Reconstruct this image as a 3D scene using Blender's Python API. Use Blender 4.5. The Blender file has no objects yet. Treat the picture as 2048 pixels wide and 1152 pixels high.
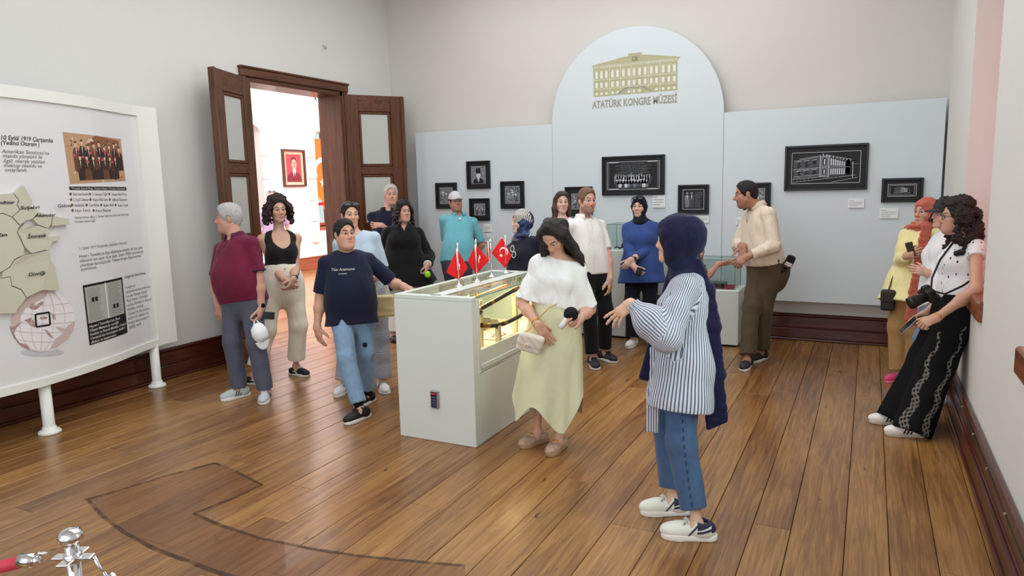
import bpy, bmesh, math, random
import numpy as np
from mathutils import Vector, Matrix
random.seed(7); RNG = np.random.default_rng(11)
SC = bpy.context.scene; COL = SC.collection
PI = math.pi
# ------------------------------------------------------------------ camera
YAW, PITCH, ROLL, FPX, CAMZ = math.radians(-26.8675), math.radians(-8.1789), math.radians(-1.3996), 1412.93, 1.75
_f = np.array([math.sin(YAW)*math.cos(PITCH), math.cos(YAW)*math.cos(PITCH), math.sin(PITCH)])
_r = np.array([math.cos(YAW), -math.sin(YAW), 0.0]); _u = np.cross(_r, _f)
CR = _r*math.cos(ROLL)+_u*math.sin(ROLL); CU = -_r*math.sin(ROLL)+_u*math.cos(ROLL); CF = _f
CAM = np.array([0, 0, CAMZ])
cd = bpy.data.cameras.new('camera'); cam = bpy.data.objects.new('camera', cd); COL.objects.link(cam)
cd.sensor_width = 36; cd.lens = FPX/2048*36; cd.clip_start = .05; cd.clip_end = 200
mw = Matrix.Identity(4)
for i in range(3):
    mw[i][0], mw[i][1], mw[i][2], mw[i][3] = CR[i], CU[i], -CF[i], CAM[i]
cam.matrix_world = mw; SC.camera = cam
SC.view_settings.view_transform = 'Standard'; SC.view_settings.look = 'None'
SC.view_settings.gamma = 1; SC.view_settings.use_curve_mapping = False
SC.view_settings.exposure = 0.0
# ------------------------------------------------------------------ world and big lights
W = bpy.data.worlds.new('world'); SC.world = W; W.use_nodes = True
W.node_tree.nodes['Background'].inputs[0].default_value = (.93, .96, 1, 1)
W.node_tree.nodes['Background'].inputs[1].default_value = 1.05
def area(name, loc, aim, sx, sy, power, col=(1, 1, 1)):
    L = bpy.data.lights.new(name, 'AREA'); L.shape = 'RECTANGLE'; L.size = sx; L.size_y = sy; L.energy = power; L.color = col
    o = bpy.data.objects.new(name, L); COL.objects.link(o); o.location = loc
    o.rotation_euler = (0, 0, 0) if aim is None else (Vector(aim)-Vector(loc)).to_track_quat('-Z', 'Y').to_euler(); return o
area('window_light_rear', (-1.4, -1.8, 2.8), (-2.0, 6, 1.2), 4.6, 2.6, 76, (.97, .985, 1))
area('ceiling_fill', (-2.6, 4.9, 4.42), None, 4.5, 5.5, 172, (.97, .985, 1))  # overhead fill added for the room; no ceiling fixture is known
area('window_light_right', (1.6, 5.7, 2.0), (-3, 5.4, 1.0), 1.3, 2.0, 20, (1, .97, .95))
area('window_light_right_near', (1.6, 3.0, 2.0), (-3, 3.4, 1.0), 1.3, 2.0, 62, (1, .985, .97))
area('hall_fill', (-8.75, 9.6, 4.75), None, 4.2, 11.0, 800, (1, .95, .97))  # fill added under the hall ceiling to make the hall bright

# ------------------------------------------------------------------ projection helpers (pixel of the photograph -> point of the room)
def ray(px, py): return ((px-1024)/FPX)*CR-((py-576)/FPX)*CU+CF
def U(px, py, depth): return CAM+depth*ray(px, py)
def on(ax, v, px, py):
    d = ray(px, py); return CAM+(v-CAM[ax])/d[ax]*d
def fl(px, py): return on(2, 0.0, px, py)
def depth(P): return float((np.asarray(P)-CAM)@CF)
# ------------------------------------------------------------------ materials
def lin(c):
    o = []
    for v in c[:3]:
        v = v/255.0; o.append(v/12.92 if v <= .04045 else ((v+.055)/1.055)**2.4)
    return (*o, 1.0)
MATS = {}
class NT:
    def __init__(s, name):
        s.m = bpy.data.materials.new(name); s.m.use_nodes = True; s.t = s.m.node_tree
        s.b = s.t.nodes['Principled BSDF']
    def n(s, typ, **kw):
        nd = s.t.nodes.new(typ)
        for k, v in kw.items():
            if k[0] == 'i' and k[1:].isdigit(): nd.inputs[int(k[1:])].default_value = v
            else: setattr(nd, k, v)
        return nd
    def l(s, a, b): s.t.links.new(a, b)
    def math(s, op, a, b=None):
        nd = s.t.nodes.new('ShaderNodeMath'); nd.operation = op
        for i, v in enumerate((a, b)):
            if v is None: continue
            if isinstance(v, (int, float)): nd.inputs[i].default_value = v
            else: s.l(v, nd.inputs[i])
        return nd.outputs[0]
    def mix(s, fac, a, b):
        nd = s.t.nodes.new('ShaderNodeMix'); nd.data_type = 'RGBA'
        for sock, v in ((nd.inputs[0], fac), (nd.inputs[6], a), (nd.inputs[7], b)):
            if isinstance(v, (int, float)): sock.default_value = v
            elif isinstance(v, tuple): sock.default_value = v
            else: s.l(v, sock)
        return nd.outputs[2]
    def coord(s, kind='Object', scale=(1, 1, 1)):
        tc = s.n('ShaderNodeTexCoord'); mp = s.n('ShaderNodeMapping'); mp.inputs['Scale'].default_value = scale
        s.l(tc.outputs[kind], mp.inputs[0]); return mp.outputs[0]
    def noise(s, vec, scale, detail=3, rough=.55, dist=0):
        nd = s.n('ShaderNodeTexNoise'); nd.inputs['Scale'].default_value = scale; nd.inputs['Detail'].default_value = detail
        nd.inputs['Roughness'].default_value = rough; nd.inputs['Distortion'].default_value = dist; s.l(vec, nd.inputs['Vector']); return nd.outputs['Fac']
    def ramp(s, fac, stops):
        nd = s.n('ShaderNodeValToRGB'); cr = nd.color_ramp
        while len(cr.elements) < len(stops): cr.elements.new(.5)
        for e, (p, c) in zip(cr.elements, stops): e.position = p; e.color = c
        s.l(fac, nd.inputs[0]); return nd.outputs[0]
    def bump(s, h, strength, dist=.01):
        nd = s.n('ShaderNodeBump'); nd.inputs['Strength'].default_value = strength; nd.inputs['Distance'].default_value = dist
        s.l(h, nd.inputs['Height']); s.l(nd.outputs[0], s.b.inputs['Normal'])
    def base(s, c):
        if isinstance(c, tuple): s.b.inputs['Base Color'].default_value = c
        else: s.l(c, s.b.inputs['Base Color'])
    def set(s, rough=.5, metal=0, spec=.5, coat=0, sheen=0, trans=0, ior=1.45, alpha=1):
        b = s.b.inputs
        b['Roughness'].default_value = rough; b['Metallic'].default_value = metal; b['Specular IOR Level'].default_value = spec
        b['Coat Weight'].default_value = coat; b['Coat Roughness'].default_value = .08; b['Sheen Weight'].default_value = sheen
        b['Transmission Weight'].default_value = trans; b['IOR'].default_value = ior; b['Alpha'].default_value = alpha
        return s.m
def mat(name, rgb, rough=.5, metal=0, spec=.5, var=0, vscale=8, bump=0, bscale=60, coat=0, sheen=0, stretch=(1, 1, 1)):
    if name in MATS: return MATS[name]
    t = NT(name); c = lin(rgb)
    if var or bump: v = t.coord('Object', stretch)
    if var:
        n = t.noise(v, vscale, 4); t.base(t.mix(n, tuple(x*(1-var) for x in c[:3])+(1,), tuple(min(1, x*(1+var)) for x in c[:3])+(1,)))
    else: t.base(c)
    if bump: t.bump(t.noise(v, bscale, 3), bump)
    MATS[name] = t.set(rough, metal, spec, coat, sheen); return MATS[name]
def cloth(name, rgb, folds=.35, rough=.85, weave=900, var=.12, sheen=.1):
    """fabric: broad soft creases and a fine weave"""
    if name in MATS: return MATS[name]
    t = NT(name); c = lin(rgb); v = t.coord('Object'); v2 = t.coord('Object', (1, 1, .35))
    n1 = t.noise(v2, 9, 3, .5, 1.2); n2 = t.noise(v, weave, 1)
    t.base(t.mix(t.noise(v, 25, 4), tuple(x*(1-var) for x in c[:3])+(1,), tuple(min(1, x*(1+var)) for x in c[:3])+(1,)))
    h = t.math('ADD', t.math('MULTIPLY', n1, 1.0), t.math('MULTIPLY', n2, .02)); t.bump(h, folds, .035)
    MATS[name] = t.set(rough, 0, .25, 0, sheen); return MATS[name]
def wood(name, dark, light, axis=1, scale=1.0, rough=.35, coat=.15, bump=.08):
    if name in MATS: return MATS[name]
    t = NT(name); s = [14*scale]*3; s[axis] = .9*scale; v = t.coord('Object', tuple(s))
    n = t.noise(v, 1.6, 6, .62, 1.4); v2 = t.coord('Object', tuple(x*5 for x in s)); n2 = t.noise(v2, 2.0, 3)
    f = t.math('ADD', t.math('MULTIPLY', n, .8), t.math('MULTIPLY', n2, .25))
    t.base(t.ramp(f, [(.32, lin(dark)), (.72, lin(light))])); t.bump(n2, bump, .004)
    MATS[name] = t.set(rough, 0, .5, coat); return MATS[name]
def glass(name, tint=(235, 245, 242), rough=0.0):
    if name in MATS: return MATS[name]
    t = NT(name); nt = t.t
    g = t.n('ShaderNodeBsdfGlossy'); g.inputs['Roughness'].default_value = rough+.01
    tr = t.n('ShaderNodeBsdfTransparent'); tr.inputs[0].default_value = lin(tint)
    lw = t.n('ShaderNodeLayerWeight'); lw.inputs[0].default_value = .5; fr = t.math('ADD', t.math('MULTIPLY', t.math('POWER', lw.outputs['Facing'], 4.0), .55), .035)
    mx = t.n('ShaderNodeMixShader'); t.l(fr, mx.inputs[0]); t.l(tr.outputs[0], mx.inputs[1]); t.l(g.outputs[0], mx.inputs[2])
    t.l(mx.outputs[0], nt.nodes['Material Output'].inputs[0]); MATS[name] = t.m; return t.m
# ------------------------------------------------------------------ objects
def tag(o, label=None, cat=None, group=None, kind=None):
    if label: o['label'] = label
    if cat: o['category'] = cat
    if group: o['group'] = group
    if kind: o['kind'] = kind
    return o
def empty(name, loc=(0, 0, 0), rz=0, label=None, cat=None, group=None, kind=None):
    o = bpy.data.objects.new(name, None); COL.objects.link(o); o.location = loc; o.rotation_euler = (0, 0, rz); o.empty_display_size = .1
    return tag(o, label, cat, group, kind)
def children_of(o): return [c for c in bpy.data.objects if c.parent == o]
def copy_tree(o, parent=None):
    c = o.copy(); COL.objects.link(c)
    if parent: c.parent = parent
    for ch in children_of(o): copy_tree(ch, c)
    return c
class MB:
    """collects simple solids and links them as one mesh object"""
    def __init__(s): s.v = []; s.f = []; s.mi = []; s.sm = []
    def add(s, vs, fs, mi=0, sm=False):
        k = len(s.v); s.v += [tuple(float(c) for c in p) for p in vs]; s.f += [[i+k for i in f] for f in fs]; s.mi += [mi]*len(fs); s.sm += [sm]*len(fs); return s
    def box(s, lo, hi, mi=0, bev=0):
        lo, hi = np.minimum(lo, hi), np.maximum(lo, hi)
        return s.obox((lo+hi)/2, (hi-lo)/2, np.eye(3), mi, bev)
    def obox(s, c, h, R=np.eye(3), mi=0, bev=0):
        """box with centre c, half sizes h, axes the columns of R"""
        c = np.asarray(c, float); h = np.asarray(h, float); R = np.asarray(R, float)
        if bev <= 0:
            vs = [c+R@(h*np.array(q)) for q in [(-1,-1,-1),(1,-1,-1),(1,1,-1),(-1,1,-1),(-1,-1,1),(1,-1,1),(1,1,1),(-1,1,1)]]
            return s.add(vs, [(3,2,1,0),(4,5,6,7),(0,1,5,4),(1,2,6,5),(2,3,7,6),(3,0,4,7)], mi)
        b = min(bev, *(h*.95)); vs = []; ix = {}
        for sx in (-1, 1):
            for sy in (-1, 1):
                for sz in (-1, 1):
                    for a in range(3):
                        q = np.array([sx, sy, sz])*(h-b); q[a] = (sx, sy, sz)[a]*h[a]
                        ix[(sx, sy, sz, a)] = len(vs); vs.append(c+R@q)
        fs = []
        cyc = [(-1, -1), (1, -1), (1, 1), (-1, 1)]
        for a in range(3):
            for sg in (-1, 1):
                f = []
                for p, q in cyc:
                    k = [0, 0, 0]; k[a] = sg; k[(a+1) % 3] = p; k[(a+2) % 3] = q; f.append(ix[(*k, a)])
                fs.append(f if sg > 0 else f[::-1])
        for a in range(3):
            b1, b2 = (a+1) % 3, (a+2) % 3
            for p in (-1, 1):
                for q in (-1, 1):
                    k0 = [0]*3; k0[b1] = p; k0[b2] = q; k1 = list(k0); k0[a] = -1; k1[a] = 1
                    f = [ix[(*k0, b1)], ix[(*k1, b1)], ix[(*k1, b2)], ix[(*k0, b2)]]
                    fs.append(f if p*q < 0 else f[::-1])
        for sx in (-1, 1):
            for sy in (-1, 1):
                for sz in (-1, 1):
                    f = [ix[(sx, sy, sz, a)] for a in range(3)]
                    fs.append(f if sx*sy*sz > 0 else f[::-1])
        return s.add(vs, fs, mi)
    def tube(s, pts, r, seg=10, mi=0, caps=True, flat=None, sm=True):
        """tube along points; r number or list; flat = (unit vector, ratio) squashes the section along that vector"""
        pts = [np.asarray(p, float) for p in pts]; n = len(pts); rs = r if hasattr(r, '__len__') else [r]*n
        vs = []; up = None
        for i in range(n):
            t = pts[min(i+1, n-1)]-pts[max(i-1, 0)]; t /= (np.linalg.norm(t)+1e-12)
            if up is None:
                up = np.array([0, 0, 1.]) if abs(t[2]) < .9 else np.array([1., 0, 0])
            up = up-t*(up@t); up /= (np.linalg.norm(up)+1e-12); w = np.cross(t, up)
            for j in range(seg):
                a = 2*PI*j/seg; o = (up*math.cos(a)+w*math.sin(a))*rs[i]
                if flat is not None: o = o-flat[0]*(o@flat[0])*(1-flat[1])
                vs.append(pts[i]+o)
        fs = [(i*seg+j, (i+1)*seg+j, (i+1)*seg+(j+1) % seg, i*seg+(j+1) % seg) for i in range(n-1) for j in range(seg)]
        s.add(vs, fs, mi, sm)
        if caps:
            k = len(s.v)-len(vs); s.f.append(list(range(k, k+seg))); s.f.append(list(range(k+(n-1)*seg, k+n*seg))[::-1]); s.mi += [mi]*2; s.sm += [False]*2
        return s
    def lathe(s, prof, c=(0, 0, 0), seg=20, mi=0, R=np.eye(3), sm=True):
        """profile of (radius, height) turned about the local z axis"""
        c = np.asarray(c, float); vs = []; n = len(prof)
        for r, z in prof:
            for j in range(seg):
                a = 2*PI*j/seg; vs.append(c+R@np.array([r*math.cos(a), r*math.sin(a), z]))
        fs = [(i*seg+j, i*seg+(j+1) % seg, (i+1)*seg+(j+1) % seg, (i+1)*seg+j) for i in range(n-1) for j in range(seg)]
        s.add(vs, fs, mi, sm); k = len(s.v)-len(vs)
        s.f.append(list(range(k, k+seg))[::-1]); s.f.append(list(range(k+(n-1)*seg, k+n*seg))); s.mi += [mi]*2; s.sm += [False]*2; return s
    def ball(s, c, r, seg=14, rings=8, mi=0, R=np.eye(3)):
        r = np.array([r]*3 if not hasattr(r, '__len__') else r, float)
        pr = []
        c = np.asarray(c, float); vs = []
        for i in range(rings+1):
            th = PI*(i+.02*(i == 0)-.02*(i == rings))/rings
            for j in range(seg):
                a = 2*PI*j/seg; vs.append(c+R@(r*np.array([math.sin(th)*math.cos(a), math.sin(th)*math.sin(a), -math.cos(th)])))
        fs = [(i*seg+j, i*seg+(j+1) % seg, (i+1)*seg+(j+1) % seg, (i+1)*seg+j) for i in range(rings) for j in range(seg)]
        return s.add(vs, fs, mi, True)
    def prism(s, poly, fn, d0, d1, mi=0):
        """polygon in (u, v) extruded between depths; fn(u, v, d) -> point"""
        n = len(poly); vs = [fn(u, v, d0) for u, v in poly]+[fn(u, v, d1) for u, v in poly]
        fs = [list(range(n))[::-1], list(range(n, 2*n))]+[(i, (i+1) % n, n+(i+1) % n, n+i) for i in range(n)]
        return s.add(vs, fs, mi)
    def flat(s, poly, fn, d=0, mi=0): return s.add([fn(u, v, d) for u, v in poly], [list(range(len(poly)))], mi)
    def build(s, name, mats, parent=None, loc=None):
        me = bpy.data.meshes.new(name); me.from_pydata(s.v, [], s.f)
        for m in (mats if isinstance(mats, (list, tuple)) else [mats]): me.materials.append(m)
        me.polygons.foreach_set('material_index', s.mi); me.polygons.foreach_set('use_smooth', s.sm); me.update()
        bm = bmesh.new(); bm.from_mesh(me); bmesh.ops.recalc_face_normals(bm, faces=bm.faces); bm.to_mesh(me); bm.free()
        return link(name, me, parent, loc)
def link(name, me, parent=None, loc=None):
    o = bpy.data.objects.new(name, me); COL.objects.link(o)
    if parent:
        o.parent = parent
        if loc is None: # geometry given in world coordinates: undo the parent's own place
            p = parent; M = Matrix.Identity(4)
            while p: M = p.matrix_basis @ M; p = p.parent
            o.matrix_basis = M.inverted()
        else: o.location = loc
    elif loc is not None: o.location = loc
    return o
def frame_fn(o, u, v):
    """flat surface: fn(a, b, d) = o + a u + b v + d n"""
    o, u, v = (np.asarray(x, float) for x in (o, u, v)); n = np.cross(u, v); n /= np.linalg.norm(n)
    return lambda a, b, d=0: o+u*a+v*b+n*d
def rect(u0, v0, u1, v1): return [(u0, v0), (u1, v0), (u1, v1), (u0, v1)]
def oval(u, v, ru, rv, n=14, a0=0): return [(u+ru*math.cos(a0+2*PI*i/n), v+rv*math.sin(a0+2*PI*i/n)) for i in range(n)]
def strokeline(p, q, w):
    p = np.array(p, float); q = np.array(q, float); d = q-p; d /= (np.linalg.norm(d)+1e-9); n = np.array([-d[1], d[0]])*w/2
    return [tuple(p-n), tuple(q-n), tuple(q+n), tuple(p+n)]
def letters(mb, text, size, fn, u, v, d=.0008, align='LEFT', shear=0, bold=0, mi=0, spacing=1.0, width=None, lead=1.0):
    """lettering as flat geometry mapped through fn"""
    c = bpy.data.curves.new('txt', 'FONT'); c.body = text; c.size = size; c.shear = shear; c.offset = bold; c.align_x = align
    c.resolution_u = 2; c.space_character = spacing; c.fill_mode = 'FRONT'; c.space_line = lead
    o = bpy.data.objects.new('txt', c); COL.objects.link(o); dg = bpy.context.evaluated_depsgraph_get(); e = o.evaluated_get(dg); me = e.to_mesh()
    P = [tuple(x.co) for x in me.vertices]; F = [list(p.vertices) for p in me.polygons]; e.to_mesh_clear()
    bpy.data.objects.remove(o); bpy.data.curves.remove(c)
    if not P: return
    k = 1.0
    if width:
        xs = [p[0] for p in P]; k = width/(max(xs)-min(xs))
    mb.add([fn(u+p[0]*k, v+p[1], d) for p in P], F, mi)
def crescent_star(mb, fn, u, v, s, d=.0006, mi=0, dirn=1):
    """crescent and star, s = flag height"""
    n = 26; R, r, off = .25*s, .2*s, .0625*s; out = []; a0 = .62
    A = [(u+dirn*R*math.cos(a), v+R*math.sin(a)) for a in np.linspace(a0, 2*PI-a0, n)]
    B = [(u+dirn*(off+r*math.cos(a)), v+r*math.sin(a)) for a in np.linspace(a0*1.12, 2*PI-a0*1.12, n)]
    P = A+B[::-1]
    mb.add([fn(a, b, d) for a, b in P], [(i, i+1, 2*n-2-i, 2*n-1-i) for i in range(n-1)], mi)
    cx = u+dirn*.33*s; st = []
    for i in range(10):
        q = PI+i*PI/5; rr = .125*s if i % 2 == 0 else .05*s; st.append((cx+dirn*rr*math.cos(q), v+rr*math.sin(q)))
    mb.add([fn(a, b, d) for a, b in st]+[fn(cx, v, d)], [(i, (i+1) % 10, 10) for i in range(10)], mi)
# ------------------------------------------------------------------ materials of the setting
def plaster(name, rgb, var=.05):
    t = NT(name); v = t.coord('Object'); c = lin(rgb)
    n = t.noise(v, .9, 5, .6); n2 = t.noise(v, 28, 4)
    t.base(t.mix(n, tuple(x*(1-var) for x in c[:3])+(1,), tuple(min(1, x*(1+var*.6)) for x in c[:3])+(1,)))
    t.bump(n2, .12, .01); MATS[name] = t.set(.85, 0, .25); return t.m
PLASTER = plaster('plaster', (222, 222, 219)); PLASTER_BACK = plaster('plaster_back', (214, 211, 206)); HALLW = plaster('hall_plaster', (250, 244, 242), .02)
def floor_wood():
    t = NT('floor_wood'); g = t.n('ShaderNodeNewGeometry'); oi = t.n('ShaderNodeObjectInfo')
    off = t.n('ShaderNodeVectorMath', operation='SCALE'); t.l(g.outputs['Position'], off.inputs[0]); off.inputs[3].default_value = 1
    cb = t.n('ShaderNodeCombineXYZ'); t.l(t.math('MULTIPLY', oi.outputs['Random'], 37.0), cb.inputs[1])
    ad = t.n('ShaderNodeVectorMath', operation='ADD'); t.l(off.outputs[0], ad.inputs[0]); t.l(cb.outputs[0], ad.inputs[1])
    def mp(sx, sy, sz):
        m = t.n('ShaderNodeMapping'); m.inputs['Scale'].default_value = (sx, sy, sz); t.l(ad.outputs[0], m.inputs[0]); return m.outputs[0]
    grain = t.noise(mp(22, 1.1, 1), 1.3, 6, .62, 1.2); fine = t.noise(mp(150, 5, 1), 1.2, 3); patch = t.noise(mp(1.1, .6, 1), 1.2, 4); knot = t.noise(mp(9, 3.5, 1), 1.5, 2, .5, .4)
    f = t.math('ADD', t.math('MULTIPLY', grain, .55), t.math('ADD', t.math('MULTIPLY', fine, .2), t.math('MULTIPLY', patch, .35)))
    f = t.math('ADD', f, t.math('MULTIPLY', t.math('SUBTRACT', oi.outputs['Random'], .5), .09))
    c = t.ramp(f, [(.34, lin((76, 46, 22))), (.49, lin((124, 83, 43))), (.61, lin((156, 112, 60))), (.78, lin((184, 141, 84)))])
    kn = t.ramp(knot, [(.72, (1, 1, 1, 1)), (.79, lin((60, 35, 22)))]); 
    mx = t.n('ShaderNodeMix'); mx.data_type = 'RGBA'; mx.blend_type = 'MULTIPLY'; mx.inputs[0].default_value = .8; t.l(c, mx.inputs[6]); t.l(kn, mx.inputs[7])
    t.base(mx.outputs[2])
    r = t.math('ADD', t.math('MULTIPLY', patch, .25), .20); t.l(r, t.b.inputs['Roughness'])
    t.bump(t.math('ADD', grain, t.math('MULTIPLY', patch, 2.0)), .10, .006); t.b.inputs['Specular IOR Level'].default_value = .5
    t.b.inputs['Coat Weight'].default_value = .22; t.b.inputs['Coat Roughness'].default_value = .2; return t.m
FLOORW = floor_wood()
BASEW = wood('baseboard_wood', (52, 20, 14), (96, 46, 30), 1, .8, .3, .25); BASEWX = wood('baseboard_wood_back', (50, 20, 14), (92, 44, 30), 0, .8, .3, .25)
DOORW = wood('door_wood', (50, 25, 12), (112, 66, 36), 2, .8, .38, .15); DOORWY = wood('door_wood_rail', (50, 25, 12), (112, 66, 36), 1, .8, .38, .15)
PANELW = mat('panel_white', (212, 222, 227), .55, var=.02, vscale=1.2); BOARDW = mat('board_white', (226, 226, 228), .35, var=.015, vscale=2)
TRIMW = mat('board_trim', (236, 238, 232), .35); CASEW = mat('case_white', (220, 228, 222), .4, var=.015, vscale=2)
BLACKF = mat('frame_black', (16, 16, 18), .35); BLACKM = mat('mat_black', (20, 21, 25), .6); INKW = mat('ink_white', (214, 218, 222), .6); INKG = mat('ink_grey', (120, 124, 130), .6); INKD = mat('ink_dim', (70, 73, 80), .6)
GAPM = mat('gap_dark', (14, 9, 7), .9)
# ------------------------------------------------------------------ floor planks
XL, XR, YB, HC = -5.98, .64, 8.24, 4.5
floor = MB().box((-11.3, -2.5, -.12), (1.1, 17, -.022)).build('floor', GAPM); tag(floor, kind='structure')
def plank_rows(x0, x1, y0, y1, wmin, wmax, lmin, lmax):
    x = x0
    while x < x1-.01:
        w = min(random.uniform(wmin, wmax), x1-x)
        if x1-x-w < .07: w = x1-x
        y = y0-random.uniform(0, 1.5)
        while y < y1:
            L = random.uniform(lmin, lmax); a, b = max(y, y0), min(y+L, y1)
            if b-a > .05:
                m = MB().box((x+.0016, a+.001, -.022), (x+w-.0016, b-.001, random.uniform(-.0012, 0)), 0, .0022); m.build('plank', FLOORW, floor)
            y += L
        x += w
plank_rows(XL-.33, XR, -.6, YB, .17, .25, 3.0, 5.5)
plank_rows(-11.2, XL-.33, 4.0, 16.6, .2, .28, 5.0, 8.0)
# worn outline on the boards near the rope post
STAIN = NT('stain'); _v = STAIN.coord('Object'); STAIN.base(STAIN.ramp(STAIN.noise(_v, 30, 4), [(.3, lin((52, 32, 24))), (.7, lin((92, 60, 42)))])); STAIN.l(STAIN.ramp(STAIN.noise(_v, 14, 4), [(.32, (.1,)*3+(1,)), (.62, (.85,)*3+(1,))]), STAIN.b.inputs['Alpha']); STAIN = STAIN.set(.4) if False else (STAIN.m)
PATCH = NT('worn_patch'); _v = PATCH.coord('Object', (9, .8, 1)); PATCH.base(PATCH.ramp(PATCH.noise(_v, 3, 5), [(.3, lin((104, 62, 40))), (.7, lin((158, 104, 66)))])); PATCH.b.inputs['Alpha'].default_value = .3; PATCH.b.inputs['Roughness'].default_value = .32; PATCH.b.inputs['Coat Weight'].default_value = .3; PATCH = PATCH.m
def F2(px, py): p = fl(px, py); return (p[0], p[1])
def ribbon(pts, w, z=.0012):
    P = np.array(pts); m = MB(); out = []
    for i in range(len(P)):
        t = P[min(i+1, len(P)-1)]-P[max(i-1, 0)]; t /= np.linalg.norm(t); n = np.array([-t[1], t[0]]); k = w*random.uniform(.7, 1.2)/2
        out += [(*(P[i]+n*k), z), (*(P[i]-n*k), z)]
    return out, [(2*i, 2*i+1, 2*i+3, 2*i+2) for i in range(len(P)-1)]
m = MB()
outl = [[(170, 1000), (240, 980), (330, 952), (430, 926)], [(430, 926), (470, 942), (524, 970)], [(524, 970), (470, 995), (388, 1027)], [(388, 1027), (440, 1050), (520, 1076), (620, 1097), (720, 1112), (830, 1123), (930, 1131)], [(176, 1000), (205, 1032), (250, 1066), (310, 1098), (375, 1122), (440, 1146), (520, 1170)]]
for pl in outl: a = ribbon([F2(*q) for q in pl], .026); m.add(*a)
m.build('stain', STAIN, floor)
poly = [(176, 1000), (240, 980), (330, 952), (430, 926), (524, 970), (388, 1027), (440, 1050), (520, 1076), (620, 1097), (720, 1112), (830, 1123), (930, 1131), (930, 1175), (520, 1170), (440, 1146), (375, 1122), (310, 1098), (250, 1066), (205, 1032)]
MB().add([(*F2(*q), .0007) for q in poly], [list(range(len(poly)))]).build('worn_patch', PATCH, floor)
# ------------------------------------------------------------------ walls
DY0, DY1, DZ = 5.64, 7.20, 2.97
w = MB().box((XL-.33, -2.5, 0), (XL, DY0, HC)).box((XL-.33, DY1, 0), (XL, YB+.3, HC)).box((XL-.33, DY0, DZ), (XL, DY1, HC)); tag(w.build('wall_left', PLASTER), kind='structure')
tag(MB().box((XL, YB, 0), (XR+.5, YB+.3, HC)).build('wall_back', PLASTER_BACK), kind='structure')
N1, N2, NZ0, NZ1 = (5.07, 6.38), (2.42, 3.75), .86, 3.45
w = MB().box((XR, N1[1], 0), (XR+.45, YB, HC)).box((XR, N2[1], 0), (XR+.45, N1[0], HC)).box((XR, -2.5, 0), (XR+.45, N2[0], HC))
for a, b in (N1, N2): w.box((XR, a, 0), (XR+.45, b, NZ0)).box((XR, a, NZ1), (XR+.45, b, HC))
tag(w.build('wall_right', PLASTER), kind='structure')
tag(MB().box((XL-.4, -2.5, HC), (XR+.5, YB+.3, HC+.1)).build('ceiling', PLASTER), kind='structure')
SILLW = wood('sill_wood', (92, 44, 24), (150, 88, 48), 1, .8, .35, .2)
for i, (a, b) in enumerate((N1, N2)):
    W_ = empty('window_%d' % (i+1), (XR+.4, (a+b)/2, NZ0), kind='structure')
    f = MB(); x0, x1 = XR+.36, XR+.42
    for y0, y1, z0, z1 in ((a, a+.07, NZ0, NZ1), (b-.07, b, NZ0, NZ1), (a, b, NZ0, NZ0+.08), (a, b, NZ1-.08, NZ1), ((a+b)/2-.03, (a+b)/2+.03, NZ0, NZ1), (a, b, 2.5, 2.56)): f.box((x0, y0, z0), (x1, y1, z1), 0, .006)
    f.build('window_frame', mat('window_white', (236, 234, 228), .4), W_)
    for y0, y1 in ((a+.07, (a+b)/2-.03), ((a+b)/2+.03, b-.07)):
        for z0, z1 in ((NZ0+.08, 2.5), (2.56, NZ1-.08)): MB().box((x0+.028, y0, z0), (x0+.034, y1, z1)).build('pane', glass('window_glass'), W_)
    if i == 0:
        cu = NT('red_tint_curtain'); tl = cu.n('ShaderNodeBsdfTranslucent'); tl.inputs[0].default_value = lin((238, 170, 165)); df = cu.n('ShaderNodeBsdfDiffuse'); df.inputs[0].default_value = lin((206, 90, 92)); mx = cu.n('ShaderNodeMixShader'); mx.inputs[0].default_value = .35; cu.l(tl.outputs[0], mx.inputs[1]); cu.l(df.outputs[0], mx.inputs[2]); cu.l(mx.outputs[0], cu.t.nodes['Material Output'].inputs[0])
        MB().add([(XR+.34+.006*math.sin(k*1.7), a+.02+(b-a-.04)*k/30, z) for k in range(31) for z in (NZ0+.16, NZ1-.05)], [(2*k, 2*k+2, 2*k+3, 2*k+1) for k in range(30)], 0, True).build('tint_curtain', cu.m, W_)  # unseen red curtain added to tint the niche light pink
    MB().box((XR-.03, a-.03, NZ0), (XR+.36, b+.03, NZ0+.13), 0, .012).build('window_sill', SILLW, W_)
def base_run(name, x0, y0, x1, y1, nx, ny, m):
    """two-step wooden baseboard along a wall; (nx, ny) points into the room"""
    b = MB(); lo = np.array([min(x0, x1), min(y0, y1), 0.]); hi = np.array([max(x0, x1), max(y0, y1), 0.])
    for t, z0, z1, bv in ((.062, .0, .025, .006), (.05, .025, .135, .008), (.036, .137, .15, .005), (.03, .15, .262, .004), (.044, .262, .296, .012)):
        l, h = lo.copy(), hi.copy(); l[2], h[2] = z0, z1
        for ax, nn in ((0, nx), (1, ny)):
            if nn > 0: h[ax] = l[ax]+t
            elif nn < 0: l[ax] = h[ax]-t
        b.box(l, h, 0, bv)
    return tag(b.build(name, m), kind='structure')
base_run('baseboard_left', XL, -2.4, XL, DY0-.1, 1, 0, BASEW); base_run('baseboard_left_far', XL, DY1+.1, XL, YB, 1, 0, BASEW)
base_run('baseboard_back', XL, YB, XR, YB, 0, -1, BASEWX); base_run('baseboard_right', XR, -2.4, XR, YB, -1, 0, BASEW)
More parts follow.
